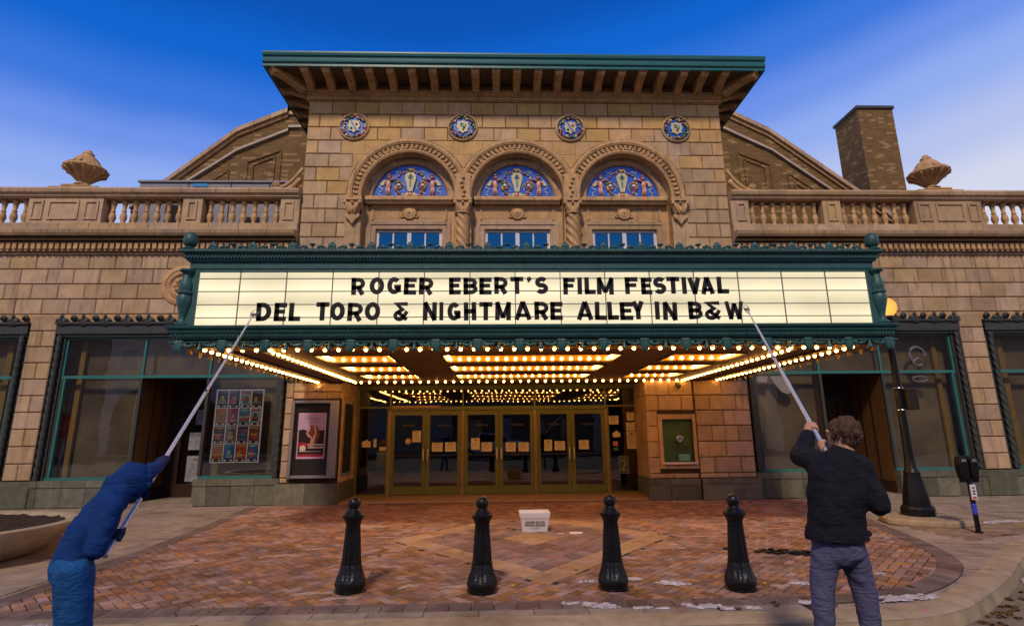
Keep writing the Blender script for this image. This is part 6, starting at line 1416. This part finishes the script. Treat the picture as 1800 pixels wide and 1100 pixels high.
def patch(x, y, rx, ry, a, z=.004, h=.014, seed=0):
    if rx > .07 and h > .01:
        r0_ = random.Random(seed + 500); nn_ = int(10 + 60 * rx)
        for _ in range(nn_):
            t = r0_.uniform(0, 2 * pi); q = sqrt(r0_.random()) * 1.15; u, v = rx * q * cos(t), ry * q * sin(t) * 1.3; kk_ = (1.15 - q) * r0_.uniform(.25, .6) + .08
            patch(x + u * cos(a) - v * sin(a), y + u * sin(a) + v * cos(a), min(.065, rx * kk_), min(.045, ry * kk_ * 1.6), a + r0_.uniform(-.4, .4), z, h * r0_.uniform(.5, 1.3), r0_.randrange(9999))
        return
    r_ = random.Random(seed); n = 14; c_, s_ = cos(a), sin(a); ring = []
    ph = [r_.uniform(0, 6) for _ in range(4)]
    for k in range(n):
        t = 2 * pi * k / n; q = 1 + .28 * sin(3 * t + ph[0]) + .2 * sin(5 * t + ph[1]) + .12 * sin(9 * t + ph[2]) + r_.uniform(-.08, .08)
        u, v = rx * q * cos(t), ry * q * sin(t); ring.append((u * c_ - v * s_, u * s_ + v * c_))
    vs = [(x + u, y + v, z) for u, v in ring] + [(x + u * .8, y + v * .8, z + h * r_.uniform(.6, 1)) for u, v in ring] + [(x + u * .4, y + v * .4, z + h * r_.uniform(.7, 1.2)) for u, v in ring] + [(x, y, z + h)]
    sn_.add(vs, [(i, (i + 1) % n, n + (i + 1) % n, n + i) for i in range(n)] + [(n + i, n + (i + 1) % n, 2 * n + (i + 1) % n, 2 * n + i) for i in range(n)] + [(2 * n + i, 2 * n + (i + 1) % n, 3 * n) for i in range(n)])
for i, q in enumerate(((3.98, 5.60, .34, .06, .15), (1.95, 5.45, .22, .05, -.35), (2.35, 5.38, .08, .03, -.2), (.98, 5.55, .17, .055, -.3), (.72, 5.62, .08, .03, 0), (1.35, 5.45, .09, .02, .1), (1.55, 5.42, .06, .018, .1), (3.3, 6.15, .15, .03, -.2), (1.9, 6.25, .18, .045, -.35), (1.55, 6.45, .10, .04, 0), (2.95, 5.5, .08, .035, -.3), (1.0, 6.38, .1, .025, .2), (4.35, 6.5, .05, .03, 0), (-4.0, 5.25, .12, .04, 0), (-3.9, 5.15, .05, .02, 0))): patch(*q, seed=i)
for i in range(9):
    t = .35 + i / 14; patch(4.75 + 4.0 * t + random.uniform(-.05, .05), 5.55 + 2.85 * t + random.uniform(-.03, .03), .16 + .18 * t, .05 + .05 * t, .62, -.126, .03 + .03 * t, seed=40 + i)
for i in range(10): patch(7.9 + i * .3, 9.75 + random.uniform(-.08, .08), .15, .04, .0, 0, .02, seed=70 + i)
sn_.build('old_snow', M_snow, smooth=True, kind='stuff')
# pale salt-stained bricks: thin dusting where the photo shows them
du = MB(); sv = sn_; sn_ = du
M_dust = mat('salt_dust', (.36, .27, .23), .9, var=.3, scale=30, bump=.3)
for i, q in enumerate(((-2.2, 10.3, .35, .05, .1), (-1.75, 9.2, .28, .03, -.1), (-2.9, 8.0, .22, .05, .2), (-2.6, 8.4, .2, .04, .2), (-.95, 6.35, .13, .06, .5), (-.45, 6.3, .16, .05, .1), (-1.9, 6.15, .25, .05, .1), (3.0, 6.1, .12, .06, .3), (-1.6, 5.95, .2, .05, .1), (3.2, 8.9, .3, .03, 0))): patch(*q, z=.0015, h=.003, seed=90 + i)
du.build('salt_dust', M_dust, kind='stuff')
for i, (x, y, c) in enumerate(((-2.75, 6.6, 'y'), (.18, 6.3, 'y'), (2.88, 6.2, 'y'), (3.85, 5.2, 'm'))):
    b = MB(); b.prism([(x + .022 * cos(k), y + .014 * sin(k)) for k in range(6)], .006, 'z', .003); b.build('litter_scrap', mat('litter_' + c, (.7, .55, .02) if c == 'y' else (.8, .05, .35), .5, bump=0), None, loc=(x, y, 0), label=['yellow scrap on the bricks near the hooded man', 'yellow scrap right of the second bollard', 'yellow scrap behind the rightmost bollard', 'pink scrap on the kerb by the snow patch'][i], cat='litter')

# ================================================================= PEOPLE
def loft(b, P, Rd, ref, n=20):
    ref = Vector(ref); P = [Vector(p) for p in P]; vs = []
    for i, p in enumerate(P):
        d = (P[min(i + 1, len(P) - 1)] - P[max(i - 1, 0)]).normalized(); bb = d.cross(ref).normalized(); a = bb.cross(d).normalized(); ra, rb = Rd[i]
        for j in range(n): t = 2 * pi * j / n; vs.append(p + a * ra * cos(t) + bb * rb * sin(t))
    m = len(P); b.add(vs, [(j * n + i, j * n + (i + 1) % n, (j + 1) * n + (i + 1) % n, (j + 1) * n + i) for j in range(m - 1) for i in range(n)] + [tuple(range(n - 1, -1, -1)), tuple((m - 1) * n + i for i in range(n))])
def limb(b, P, R):
    for (p, q), (r0, r1) in zip(zip(P, P[1:]), zip(R, R[1:])): b.tube([p, q], [r0, r1], 14); b.ball(q, r1, 14, 10)
    b.ball(P[0], R[0], 14, 10)
TEXN = 0
def fuse(b, name, m, parent, voxel, smooth=4, wr=0, wscale=.12, wdir=None):
    global TEXN
    o = b.build(name, m, parent, smooth=True)
    r = o.modifiers.new('r', 'REMESH'); r.mode = 'VOXEL'; r.voxel_size = voxel; r.use_smooth_shade = True
    s_ = o.modifiers.new('s', 'SMOOTH'); s_.iterations = smooth; s_.factor = .6
    if wr:
        t = bpy.data.textures.new('folds%d' % TEXN, 'CLOUDS'); TEXN += 1; t.noise_scale = wscale; t.noise_depth = 2; t.noise_type = 'SOFT_NOISE'
        d = o.modifiers.new('d', 'DISPLACE'); d.texture = t; d.strength = wr; d.mid_level = .5; d.texture_coords = 'LOCAL'
        t2 = bpy.data.textures.new('creases%d' % TEXN, 'MARBLE'); t2.noise_scale = wscale * 2.2; t2.turbulence = 9; t2.noise_depth = 2; t2.marble_type = 'SHARP'
        d2 = o.modifiers.new('d2', 'DISPLACE'); d2.texture = t2; d2.strength = wr * .55; d2.mid_level = .6; d2.texture_coords = 'LOCAL'
        s_2 = o.modifiers.new('s2', 'SMOOTH'); s_2.iterations = 2; s_2.factor = .5
        if wdir:
            e = bpy.data.objects.new('x', None); COL.objects.link(e); e.rotation_euler = wdir[0]; e.scale = wdir[1]; e.location = wl(o); d.texture_coords = 'OBJECT'; d.texture_coords_object = e
    bpy.context.view_layer.update()
    dg = bpy.context.evaluated_depsgraph_get(); me = bpy.data.meshes.new_from_object(o.evaluated_get(dg)); o.modifiers.clear(); o.data = me; me.name = name
    me.polygons.foreach_set('use_smooth', [True] * len(me.polygons))
    if wr and wdir: bpy.data.objects.remove(e)
    return o
M_skin = mat('skin', (.50, .26, .17), .5, var=.08, scale=20, bump=.05)
def hand(b, c, axis, out, wrist, r=.017, k=1.0):
    """fingers curled round a pole through c along axis; palm on the out side; wrist point"""
    c = Vector(c); A_ = Vector(axis).normalized(); o = Vector(out); o = (o - A_ * o.dot(A_)).normalized(); p = A_.cross(o)
    for i, (s, ln, rr_) in enumerate(((.036, 235, .0095), (.012, 255, .0100), (-.012, 245, .0095), (-.034, 215, .0085))):
        pts = [c + A_ * s * k + (o * cos(radians(t)) + p * sin(radians(t))) * (r + rr_ * .9) for t in [ln * q / 7 for q in range(8)]]
        for a, q in zip(pts, pts[1:]): b.tube([a, q], rr_, 8); b.ball(q, rr_, 8, 6)
    pc0 = c + o * (r + .016)
    loft(b, [pc0 + A_ * .045, pc0 + A_ * .0, pc0 - A_ * .045], [(.012, .030), (.018, .040), (.014, .034)], o, 12)
    w_ = Vector(wrist); limb(b, [pc0, pc0 + (w_ - pc0) * .5, w_], [.026, .026, .026])
    th = [pc0 + A_ * .03 - p * .02, c + A_ * .055 - p * (r + .012) , c + A_ * .062 - o * (r + .008)]
    limb(b, th, [.013, .011, .009])

# ----- right man, seen from behind, navy jacket, grey-blue trousers
mr_x, mr_y, G0 = 2.12, 3.5, -.13
M1 = empty('person', (mr_x, mr_y, G0), 'brown-haired man in black jacket and grey trousers reaching up with a pole', 'person')
M_jack = mat('navy_jacket', (.009, .010, .018), .85, var=.25, scale=10, bump=.35, bscale=200, spec=.2, fold=.32)
M_trou = mat('grey_blue_trousers', (.085, .085, .175), .85, var=.22, scale=8, bump=.3, bscale=250, fold=.32)
b = MB()      # body: head, neck, trunk, legs, arms and hands in one surface
hc = Vector((2.245, 3.50, 1.575))
loft(b, [(2.215, 3.50, 1.40), (2.225, 3.49, 1.47), (2.235, 3.50, 1.54)], [(.062, .06), (.055, .056), (.055, .058)], (1, 0, 0))
b.ball(hc, .078, 18, 14, .92, 1.12, 1.18); b.ball(hc + Vector((-.02, .035, -.035)), .062, 14, 10, .9, 1.1, 1)
b.ball(hc + Vector((-.045, .105, -.005)), .014, 8, 6, 1, 1.2, 1.3)            # nose
b.ball(hc + Vector((-.035, .088, -.055)), .02, 8, 6, 1.3, .7, .5)             # mouth
for s in (-1, 1): b.ball(hc + Vector((s * .072, .012, -.005)), .02, 10, 8, .4, .8, 1.35); b.ball(hc + Vector((-.03 + s * .03, .082, .018)), .013, 8, 6)
loft(b, [(2.105, 3.52, .82), (2.11, 3.52, 1.0), (2.14, 3.5, 1.2), (2.2, 3.5, 1.38)], [(.10, .06), (.11, .07), (.13, .08), (.11, .07)], (1, 0, 0))
PL = [(2.035, 3.51, .80), (1.988, 3.52, .68), (1.972, 3.53, .42), (1.96, 3.49, .18), (1.955, 3.47, -.03)]; PR = [(2.18, 3.51, .80), (2.24, 3.52, .68), (2.262, 3.53, .42), (2.30, 3.49, .18), (2.335, 3.47, -.03)]
limb(b, PL, [.05, .045, .038, .036, .033]); limb(b, PR, [.05, .045, .038, .036, .033])
hl = Vector((2.302, 3.937, 1.615)); pd = Vector((3.8 - 2.18, 7.85 - 3.62, 3.4 - 1.47)).normalized()
SLv, ELv, WLv = Vector((2.05, 3.54, 1.405)), Vector((2.10, 3.79, 1.43)), Vector((2.225, 3.885, 1.575))
limb(b, [SLv, ELv, WLv], [.05, .04, .026]); hand(b, hl, pd, (-.8, -.4, -.1), WLv)
h2_ = Vector((2.18, 3.62, 1.47)) + pd * .035; SRv, ERv = Vector((2.305, 3.49, 1.365)), Vector((2.355, 3.42, 1.15)); WRv = h2_ + Vector((.075, -.01, -.075))
limb(b, [SRv, ERv, WRv], [.05, .04, .028]); hand(b, h2_, pd, (.8, -.3, -.3), WRv)
fuse(b, 'body', M_skin, M1, .0065, 2)
b = MB()      # jacket
loft(b, [(2.10, 3.49, .955), (2.10, 3.49, 1.02), (2.115, 3.485, 1.12), (2.14, 3.48, 1.22), (2.165, 3.48, 1.31), (2.19, 3.475, 1.385), (2.20, 3.475, 1.43), (2.215, 3.48, 1.455)], [(.182, .13), (.174, .125), (.172, .125), (.186, .125), (.195, .12), (.17, .10), (.115, .08), (.072, .068)], (1, 0, 0.08), 28)
b.ball((2.28, 3.5, .975), .05, 12, 8, 1.2, 1, .6)
limb(b, [SLv + Vector((.02, 0, -.02)), SLv, ELv, WLv - Vector((.01, .01, .02))], [.085, .08, .066, .05]); limb(b, [SRv - Vector((.03, 0, .02)), SRv, ERv, WRv + Vector((.02, 0, 0))], [.085, .08, .066, .048])
fuse(b, 'jacket', M_jack, M1, .011, 5, .022, .12, ((.4, .6, .3), (1, 1, .45)))
b = MB(); loft(b, [(2.205, 3.50, 1.43), (2.225, 3.495, 1.485)], [(.082, .08), (.068, .068)], (1, 0, 0)); o = b.build('collar', M_jack, M1, smooth=True)
b = MB()      # trousers
loft(b, [(2.105, 3.5, 1.0), (2.105, 3.5, .93), (2.105, 3.5, .84)], [(.152, .115), (.158, .12), (.145, .11)], (1, 0, 0), 24); b.ball((2.105, 3.5, .86), .11, 16, 12, 1.25, .95, .8)
limb(b, [(2.025, 3.5, .87), (1.988, 3.52, .68), (1.972, 3.53, .42), (1.96, 3.49, .18), (1.955, 3.47, -.02)], [.084, .067, .056, .050, .054]); limb(b, [(2.185, 3.5, .87), (2.24, 3.52, .68), (2.262, 3.53, .42), (2.30, 3.49, .18), (2.335, 3.47, -.02)], [.084, .069, .058, .052, .054])
fuse(b, 'trousers', M_trou, M1, .010, 4, .016, .08, ((.5, .5, .3), (.9, .9, .6)))
b = MB()      # pocket seams and belt line are folds of their own
b.tube([(2.0, 3.366, .955), (2.06, 3.362, .945)], .004, 6); b.build('pocket_seam', M_dark, M1)
b = MB(); loft(b, [(2.10, 3.49, .945), (2.10, 3.49, .985)], [(.187, .135), (.186, .134)], (1, 0, .08), 28); b.build('hem_band', M_jack, M1, smooth=True, auto=40)
b = MB(); rr = random.Random(4)
b.ball(hc + Vector((.006, -.012, .020)), .085, 24, 16, .93, 1.08, 1.04); b.ball(hc + Vector((.0, .03, .056)), .064, 16, 10, 1, 1.1, .7); b.ball(hc + Vector((.008, -.03, -.035)), .064, 16, 10, 1, .9, 1)
for i in range(46):
    a, e = rr.uniform(0, 2 * pi), rr.uniform(-.5, 1.4); d = Vector((cos(a) * cos(e), sin(a) * cos(e), sin(e)))
    if d.y > .5 and d.z < .3: continue
    p = hc + Vector((.006, -.012, .020)) + Vector((d.x * .078, d.y * .089, d.z * .086)); b.tube([p + Vector((0, 0, .012)), p + d * .006 - Vector((0, 0, .01)), p + d * .004 - Vector((.004, 0, .034))], [.010, .011, .004], 6)
mh = mat('brown_hair', (.085, .042, .026), .55, var=.6, scale=9, streak=(45, 45, 9), bump=.5, bscale=150, spec=.35)
fuse(b, 'hair', mh, M1, .0045, 1)
b = MB()
for i in range(420):
    a, e = rr.uniform(0, 2 * pi), rr.uniform(-.75, 1.5); d = Vector((cos(a) * cos(e), sin(a) * cos(e), sin(e)))
    if d.y > .5 and d.z < .3: continue
    p = hc + Vector((.006, -.012, .022)) + Vector((d.x * .082, d.y * .094, d.z * .090)); w_ = Vector((-d.y, d.x, 0)) * rr.uniform(-.35, .35); dn = (Vector((-.15, -.1, -1)) + w_ + d * rr.uniform(0, .35)).normalized(); l = rr.uniform(.02, .04)
    b.tube([p, p + dn * l * .5 + d * .003, p + dn * l + d * rr.uniform(-.002, .006)], [.0022, .002, .0006], 4)
b.build('hair_strands', mh, M1, smooth=True, kind='stuff')
for p in ((1.955, 3.47), (2.345, 3.47)):
    b = MB(); loft(b, [(p[0], p[1] - .09, G0 + .045), (p[0], p[1] - .02, G0 + .05), (p[0], p[1] + .09, G0 + .04), (p[0], p[1] + .17, G0 + .03)], [(.038, .042), (.046, .05), (.05, .04), (.035, .028)], (1, 0, 0), 14); b.build('shoe', M_black, M1, smooth=True)

# ----- left man, bent forward in a blue hooded top
M2 = empty('person', (-2.42, 3.42, G0), 'man in a blue hooded sweatshirt and blue jeans leaning forward with a pole', 'person')
M_hood = mat('blue_hoodie', (.008, .038, .17), .9, var=.22, scale=9, bump=.35, bscale=220, spec=.15, fold=.32)
M_jean = mat('blue_jeans', (.012, .085, .28), .85, var=.3, scale=9, bump=.35, bscale=260, spec=.2, fold=.32)
hc = Vector((-2.305, 3.62, 1.325)); Fd = Vector((.75, .66, 0)).normalized(); Wd = Vector((Fd.y, -Fd.x, 0))
b = MB()
b.ball(hc, .075, 18, 14, 1.05, 1.05, 1.2); b.ball(hc + Fd * .04 - Vector((0, 0, .04)), .055, 12, 10)
b.ball(hc + Fd * .1 - Vector((0, 0, .01)), .014, 8, 6, 1, 1, 1.3); b.ball(hc + Fd * .083 - Vector((0, 0, .055)), .018, 8, 6, 1, 1, .5)
for s in (-1, 1): b.ball(hc + Fd * .08 + Wd * s * .03 + Vector((0, 0, .02)), .012, 8, 6)
loft(b, [(-2.36, 3.5, 1.2), (-2.325, 3.58, 1.28)], [(.055, .055), (.05, .05)], Wd)
loft(b, [(-2.44, 3.40, .86), (-2.44, 3.42, .95), (-2.41, 3.46, 1.08), (-2.35, 3.51, 1.2)], [(.09, .06), (.09, .06), (.09, .06), (.08, .06)], Wd)
hipn, hipf = Vector((-2.385, 3.36, .86)), Vector((-2.475, 3.46, .86))
kn, kf = Vector((-2.335, 3.42, .40)), Vector((-2.50, 3.56, .40)); an, af = Vector((-2.28, 3.36, -.03)), Vector((-2.56, 3.50, -.03))
limb(b, [hipn, kn, an], [.05, .045, .035]); limb(b, [hipf, kf, af], [.05, .045, .035])
hf = Vector((-2.518, 4.333, 1.45)); PA, PB = Vector((-2.25, 3.42, .96)), Vector((-3.55, 7.85, 3.34)); pd2 = (PB - PA).normalized()
hf = PA + pd2 * 1.0; hn = PA + pd2 * .12
sF, sN = Vector((-2.36, 3.62, 1.30)), Vector((-2.27, 3.42, 1.19))
eF = sF + (hf - sF) * .48 + Vector((.03, 0, .0)); wF = hf - (hf - eF).normalized() * .09 + Vector((.0, 0, -.01))
eN = Vector((-2.265, 3.33, .985)); wN = hn + Vector((-.05, -.03, -.035))
limb(b, [sF, eF, wF], [.05, .04, .026]); limb(b, [sN, eN, wN], [.05, .042, .028])
limb(b, [wF, wF + (hf - wF) * .5], [.02, .014]); limb(b, [wN, wN + (hn - wN) * .5], [.02, .014])
M_glove = mat('navy_glove', (.008, .014, .07), .8, var=.2, bump=.3)
fuse(b, 'body', M_skin, M2, .0065, 2)
b = MB(); hand(b, hf, pd2, (-.3, -.6, -.4), wF, r=.0155, k=1.0); b.ball(wF, .036, 12, 8); fuse(b, 'glove', M_glove, M2, .005, 1).scale = (1, 1, 1)
b = MB(); hand(b, hn, pd2, (-.6, -.3, -.5), wN, r=.0155); b.ball(wN, .038, 12, 8); fuse(b, 'glove', M_glove, M2, .005, 1)
b = MB()      # hooded top
loft(b, [(-2.432, 3.40, .885), (-2.437, 3.41, .95), (-2.425, 3.43, 1.03), (-2.395, 3.46, 1.11), (-2.36, 3.49, 1.18), (-2.335, 3.53, 1.24), (-2.315, 3.57, 1.28)], [(.132, .095), (.125, .09), (.122, .09), (.130, .095), (.130, .095), (.105, .085), (.065, .065)], Wd, 28)
b.ball(hc, .108, 20, 14, 1.02, 1.05, 1.08); b.ball(hc - Fd * .055 - Vector((0, 0, .02)), .095, 16, 12); b.ball(hc - Fd * .09 - Vector((.0, 0, .07)), .075, 14, 10)
limb(b, [sF - Vector((.0, .04, .03)), sF, eF, wF], [.085, .078, .055, .04]); limb(b, [sN - Vector((.03, -.02, .02)), sN, eN, wN], [.072, .068, .056, .040])
fuse(b, 'hooded_top', M_hood, M2, .0100, 4, .020, .11, ((.2, .9, .4), (1, .8, .4)))
b = MB()
P_ = [hc + Fd * .085 + Wd * .075 * cos(t) + Vector((0, 0, .1 * sin(t))) for t in [2 * pi * q / 20 for q in range(21)]]; b.tube(P_, .014, 8); b.build('hood_rim', M_hood, M2, smooth=True)
b = MB()      # jeans
loft(b, [(-2.435, 3.40, .94), (-2.435, 3.40, .89), (-2.428, 3.41, .84)], [(.122, .092), (.130, .105), (.118, .098)], Wd, 24)
limb(b, [hipn, hipn + (kn - hipn) * .5, kn, kn + (an - kn) * .5, an], [.096, .078, .060, .052, .052]); limb(b, [hipf, hipf + (kf - hipf) * .5, kf, kf + (af - kf) * .5, af], [.092, .074, .058, .052, .052])
fuse(b, 'jeans', M_jean, M2, .010, 4, .016, .08, ((.5, .6, .3), (.9, .9, .6)))
for p, nm in ((an, 0), (af, 1)):
    q = lambda d, z: (p.x + Fd.x * d, p.y + Fd.y * d, G0 + z)
    b = MB(); loft(b, [q(-.09, .045), q(-.02, .05), q(.09, .04), q(.17, .03)], [(.038, .042), (.046, .05), (.05, .04), (.035, .028)], Wd, 14); b.build('shoe', M_black, M2, smooth=True)

# ----- the two letter poles
M_pole = mat('bright_pole', (.62, .66, .78), .45, metal=.5, var=.05, bump=0)
def pole(A_, B_, lab, ring):
    A_, B_ = Vector(A_), Vector(B_); d = (B_ - A_).normalized(); L = (B_ - A_).length
    p = empty('letter_pole', tuple(A_), lab, 'pole', 'long aluminium letter-changing poles')
    b = MB(); b.tube([A_, A_ + d * L * .45], .0145, 12); b.build('lower_tube', M_pole, p, smooth=True, auto=40)
    b = MB(); b.tube([A_ + d * L * .45, A_ + d * L * .78], .0125, 12); b.build('middle_tube', M_pole, p, smooth=True, auto=40)
    b = MB(); b.tube([A_ + d * L * .78, B_ - d * .1], .011, 12); b.build('upper_tube', M_pole, p, smooth=True, auto=40)
    for f in (.45, .78): b = MB(); b.tube([A_ + d * (L * f - .03), A_ + d * (L * f + .03)], .0185, 12); b.build('joint_collar', M_steel, p, smooth=True, auto=40)
    b = MB(); b.tube([B_ - d * .14, B_ - d * .03], [.016, .02], 10); b.build('head_socket', M_black, p, smooth=True, auto=40)
    s = d.cross(Vector((0, 1, 0))).normalized(); u = Vector((0, -.25, 1)).normalized()
    b = MB(); b.tube([B_ + s * .055 * cos(t) + u * .05 * sin(t) - d * .01 for t in [2 * pi * q / 16 for q in range(17)]], .0055, 6); b.build('grab_ring', M_steel, p, smooth=True)
    b = MB(); b.obox(B_ - d * .02, .07, .02, .035, Matrix.Identity(3)); b.build('grab_clip', M_steel, p)
    b = MB(); b.tube([B_ - d * .02, B_ + Vector((ring * .05, .03, .02)), B_ + Vector((ring * .07, .05, .06))], [.007, .006, .004], 6); b.build('grab_finger', M_steel, p, smooth=True)
pole(PA - pd2 * .05, (-3.555, 7.85, 3.345), 'silver pole held by the hooded man, reaching the D of DEL', 1)
pole(Vector((2.18, 3.62, 1.47)) - pd * .03, (3.80, 7.85, 3.40), 'silver pole held by the man in the jacket, reaching the W', -1)

# ================================================================= BEHIND THE CAMERA (seen mirrored in the glass)
st_ = empty('stop_sign', (-12.8, 10.6, -.01), 'red stop sign on a post left of the frame, mirrored in the shop window', 'road sign')
b = MB(); b.tube([(-12.8, 10.6, -.01), (-12.8, 10.6, 2.6)], .03, 8); b.build('sign_post', M_alu, st_)
b = MB(); b.prism([(-12.8 + .37 * cos(pi / 8 + k * pi / 4), 1.95 + .37 * sin(pi / 8 + k * pi / 4)) for k in range(8)], .01, 'y', 10.635); b.build('sign_plate', mat('stop_red', (.45, .02, .02), .4, bump=0), st_)
textobj('stop_lettering', "STOP", -12.8, 10.648, 1.84, .30, M_white, st_, rz=pi)
b = MB(); b.box(-13.05, -12.5, 10.635, 10.645, 2.38, 2.55); b.build('arrow_plate', M_white, st_)
textobj('arrow_plate_lettering', "ONE WAY", -12.78, 10.648, 2.42, .11, M_letter, st_, rz=pi)
for k, (x0, x1, h, c) in enumerate(((-62, -35, 12, (.16, .11, .08)), (-34.9, -18, 12, (.42, .36, .28)), (-17.9, -4, 11.5, (.30, .24, .17)), (-3.9, 9, 12.5, (.13, .09, .06)), (9.1, 26, 11.5, (.40, .33, .26)), (26.1, 60, 12, (.15, .10, .075)))):
    bb0 = empty('shop_building', ((x0 + x1) / 2, -22, -.1), ['long brown block far left', 'pale arcaded stone block', 'tan stone block', 'tall dark brick block', 'tan brick block', 'long brown block far right'][k] + ' across the street behind the camera', 'building')
    b = MB(); b.box(x0, x1, -34, -22, -.1, h); b.build('wall', mat('facade%d' % k, c, .85, var=.2, scale=2), bb0)
    if k in (0, 5): continue
    if k in (1, 4):
        for q in range(3):
            xc = x0 + 3 + q * 5.2; b = MB(); b.prism([(xc - 1.9, 0), (xc + 1.9, 0), (xc + 1.9, 3.6)] + [(xc + 1.9 * cos(pi * t / 12), 3.6 + 1.9 * sin(pi * t / 12)) for t in range(1, 13)], .05, 'y', -21.99); b.build('arched_opening', M_dark, bb0)
    n = int((x1 - x0) / 2.6)
    for f in range(int(h // 3.2)):
        for q in range(n):
            x = x0 + 1.3 + q * (x1 - x0 - 1.2) / n; z = 1 + f * 3.2
            b = MB(); b.box(x, x + 1.2, -22.0, -21.96, z, z + 1.9); o = b.build('window', MATS['grey_sheet'] if (q + f) % 3 else MATS['bronze_mullion'], bb0)
car = empty('parked_truck', (.6, -8.5, -.13), 'white pickup truck parked across the street, seen only as a reflection', 'truck')
cx_, cy_ = -.3, -8.5
M_carw = mat('white_car_paint', (.7, .72, .78), .25, var=.03, bump=0, spec=.6)
b = MB(); b.prism([(cx_ - 2.6, .35), (cx_ + 2.6, .35), (cx_ + 2.6, .85), (cx_ + 2.5, .98), (cx_ + 1.3, 1.05), (cx_ + .8, 1.62), (cx_ - .9, 1.66), (cx_ - 1.1, 1.05), (cx_ - 2.6, 1.02)], 1.8, 'y', cy_ - .9); bevel(b.build('truck_body', M_carw, car), .06, 3)
b = MB(); b.prism([(cx_ + 1.15, 1.08), (cx_ + .72, 1.55), (cx_ - .82, 1.58), (cx_ - .95, 1.08)], 1.84, 'y', cy_ - .92); b.build('truck_windows', M_black, car)
for x in (cx_ - 1.6, cx_ + 1.65):
    for y in (cy_ - .92, cy_ + .72): b = MB(); b.prism([(x + .36 * cos(k * pi / 10), .23 + .36 * sin(k * pi / 10)) for k in range(20)], .2, 'y', y); b.build('wheel', M_black, car); b = MB(); b.prism([(x + .19 * cos(k * pi / 10), .23 + .19 * sin(k * pi / 10)) for k in range(20)], .02, 'y', y + .2); b.build('hubcap', M_steel, car)

# ================================================================= one object per separate piece
def split_loose(o):
    bm = bmesh.new(); bm.from_mesh(o.data); bm.verts.index_update(); seen = set(); isl = []
    for v in bm.verts:
        if v.index in seen: continue
        st_k = [v]; seen.add(v.index); cur = []
        while st_k:
            q = st_k.pop(); cur.append(q.index)
            for e in q.link_edges:
                w = e.other_vert(q)
                if w.index not in seen: seen.add(w.index); st_k.append(w)
        isl.append(set(cur))
    bm.free()
    if len(isl) < 2: return
    me0 = o.data; base = o.name.split('.')[0]
    for k, I in enumerate(isl):
        ids = sorted(I); mp = {a: i for i, a in enumerate(ids)}; vs = [me0.vertices[a].co[:] for a in ids]; ps = [p for p in me0.polygons if p.vertices[0] in I]
        me = bpy.data.meshes.new(base); me.from_pydata(vs, [], [[mp[a] for a in p.vertices] for p in ps]); me.polygons.foreach_set('use_smooth', [p.use_smooth for p in ps]); me.polygons.foreach_set('material_index', [p.material_index for p in ps])
        for m in me0.materials: me.materials.append(m)
        if k == 0: o.data = me
        else:
            c = o.copy(); c.data = me; c.name = base; COL.objects.link(c)
SPLIT = {'window_post', 'transom_post', 'window_rail', 'soffit_batten', 'grille', 'board_frame', 'side_board', 'side_fascia', 'side_brick_wall', 'jamb', 'string_course', 'window_reveal', 'pilaster', 'mullion', 'scrolls', 'side_jamb', 'cherub', 'stone_frame'}
STUFF = {'scroll_x', 'garland_leaf', 'garland_fruit', 'garland_lemon', 'garland_berry', 'ribbon', 'cherub_hair', 'emblem', 'panel_ribs', 'rosette', 'iron_cresting', 'spandrel_carving', 'leaf_relief', 'wreath_leaves', 'wreath_fruit', 'wreath_lemons', 'wreath_berries', 'wreath_flowers', 'wreath_shade_leaves', 'arrow_print', 'charge'}
for o in list(bpy.data.objects):
    if o.type != 'MESH': continue
    nm = o.name.split('.')[0]
    if nm in SPLIT: split_loose(o)
    elif nm in STUFF: o['kind'] = 'stuff'
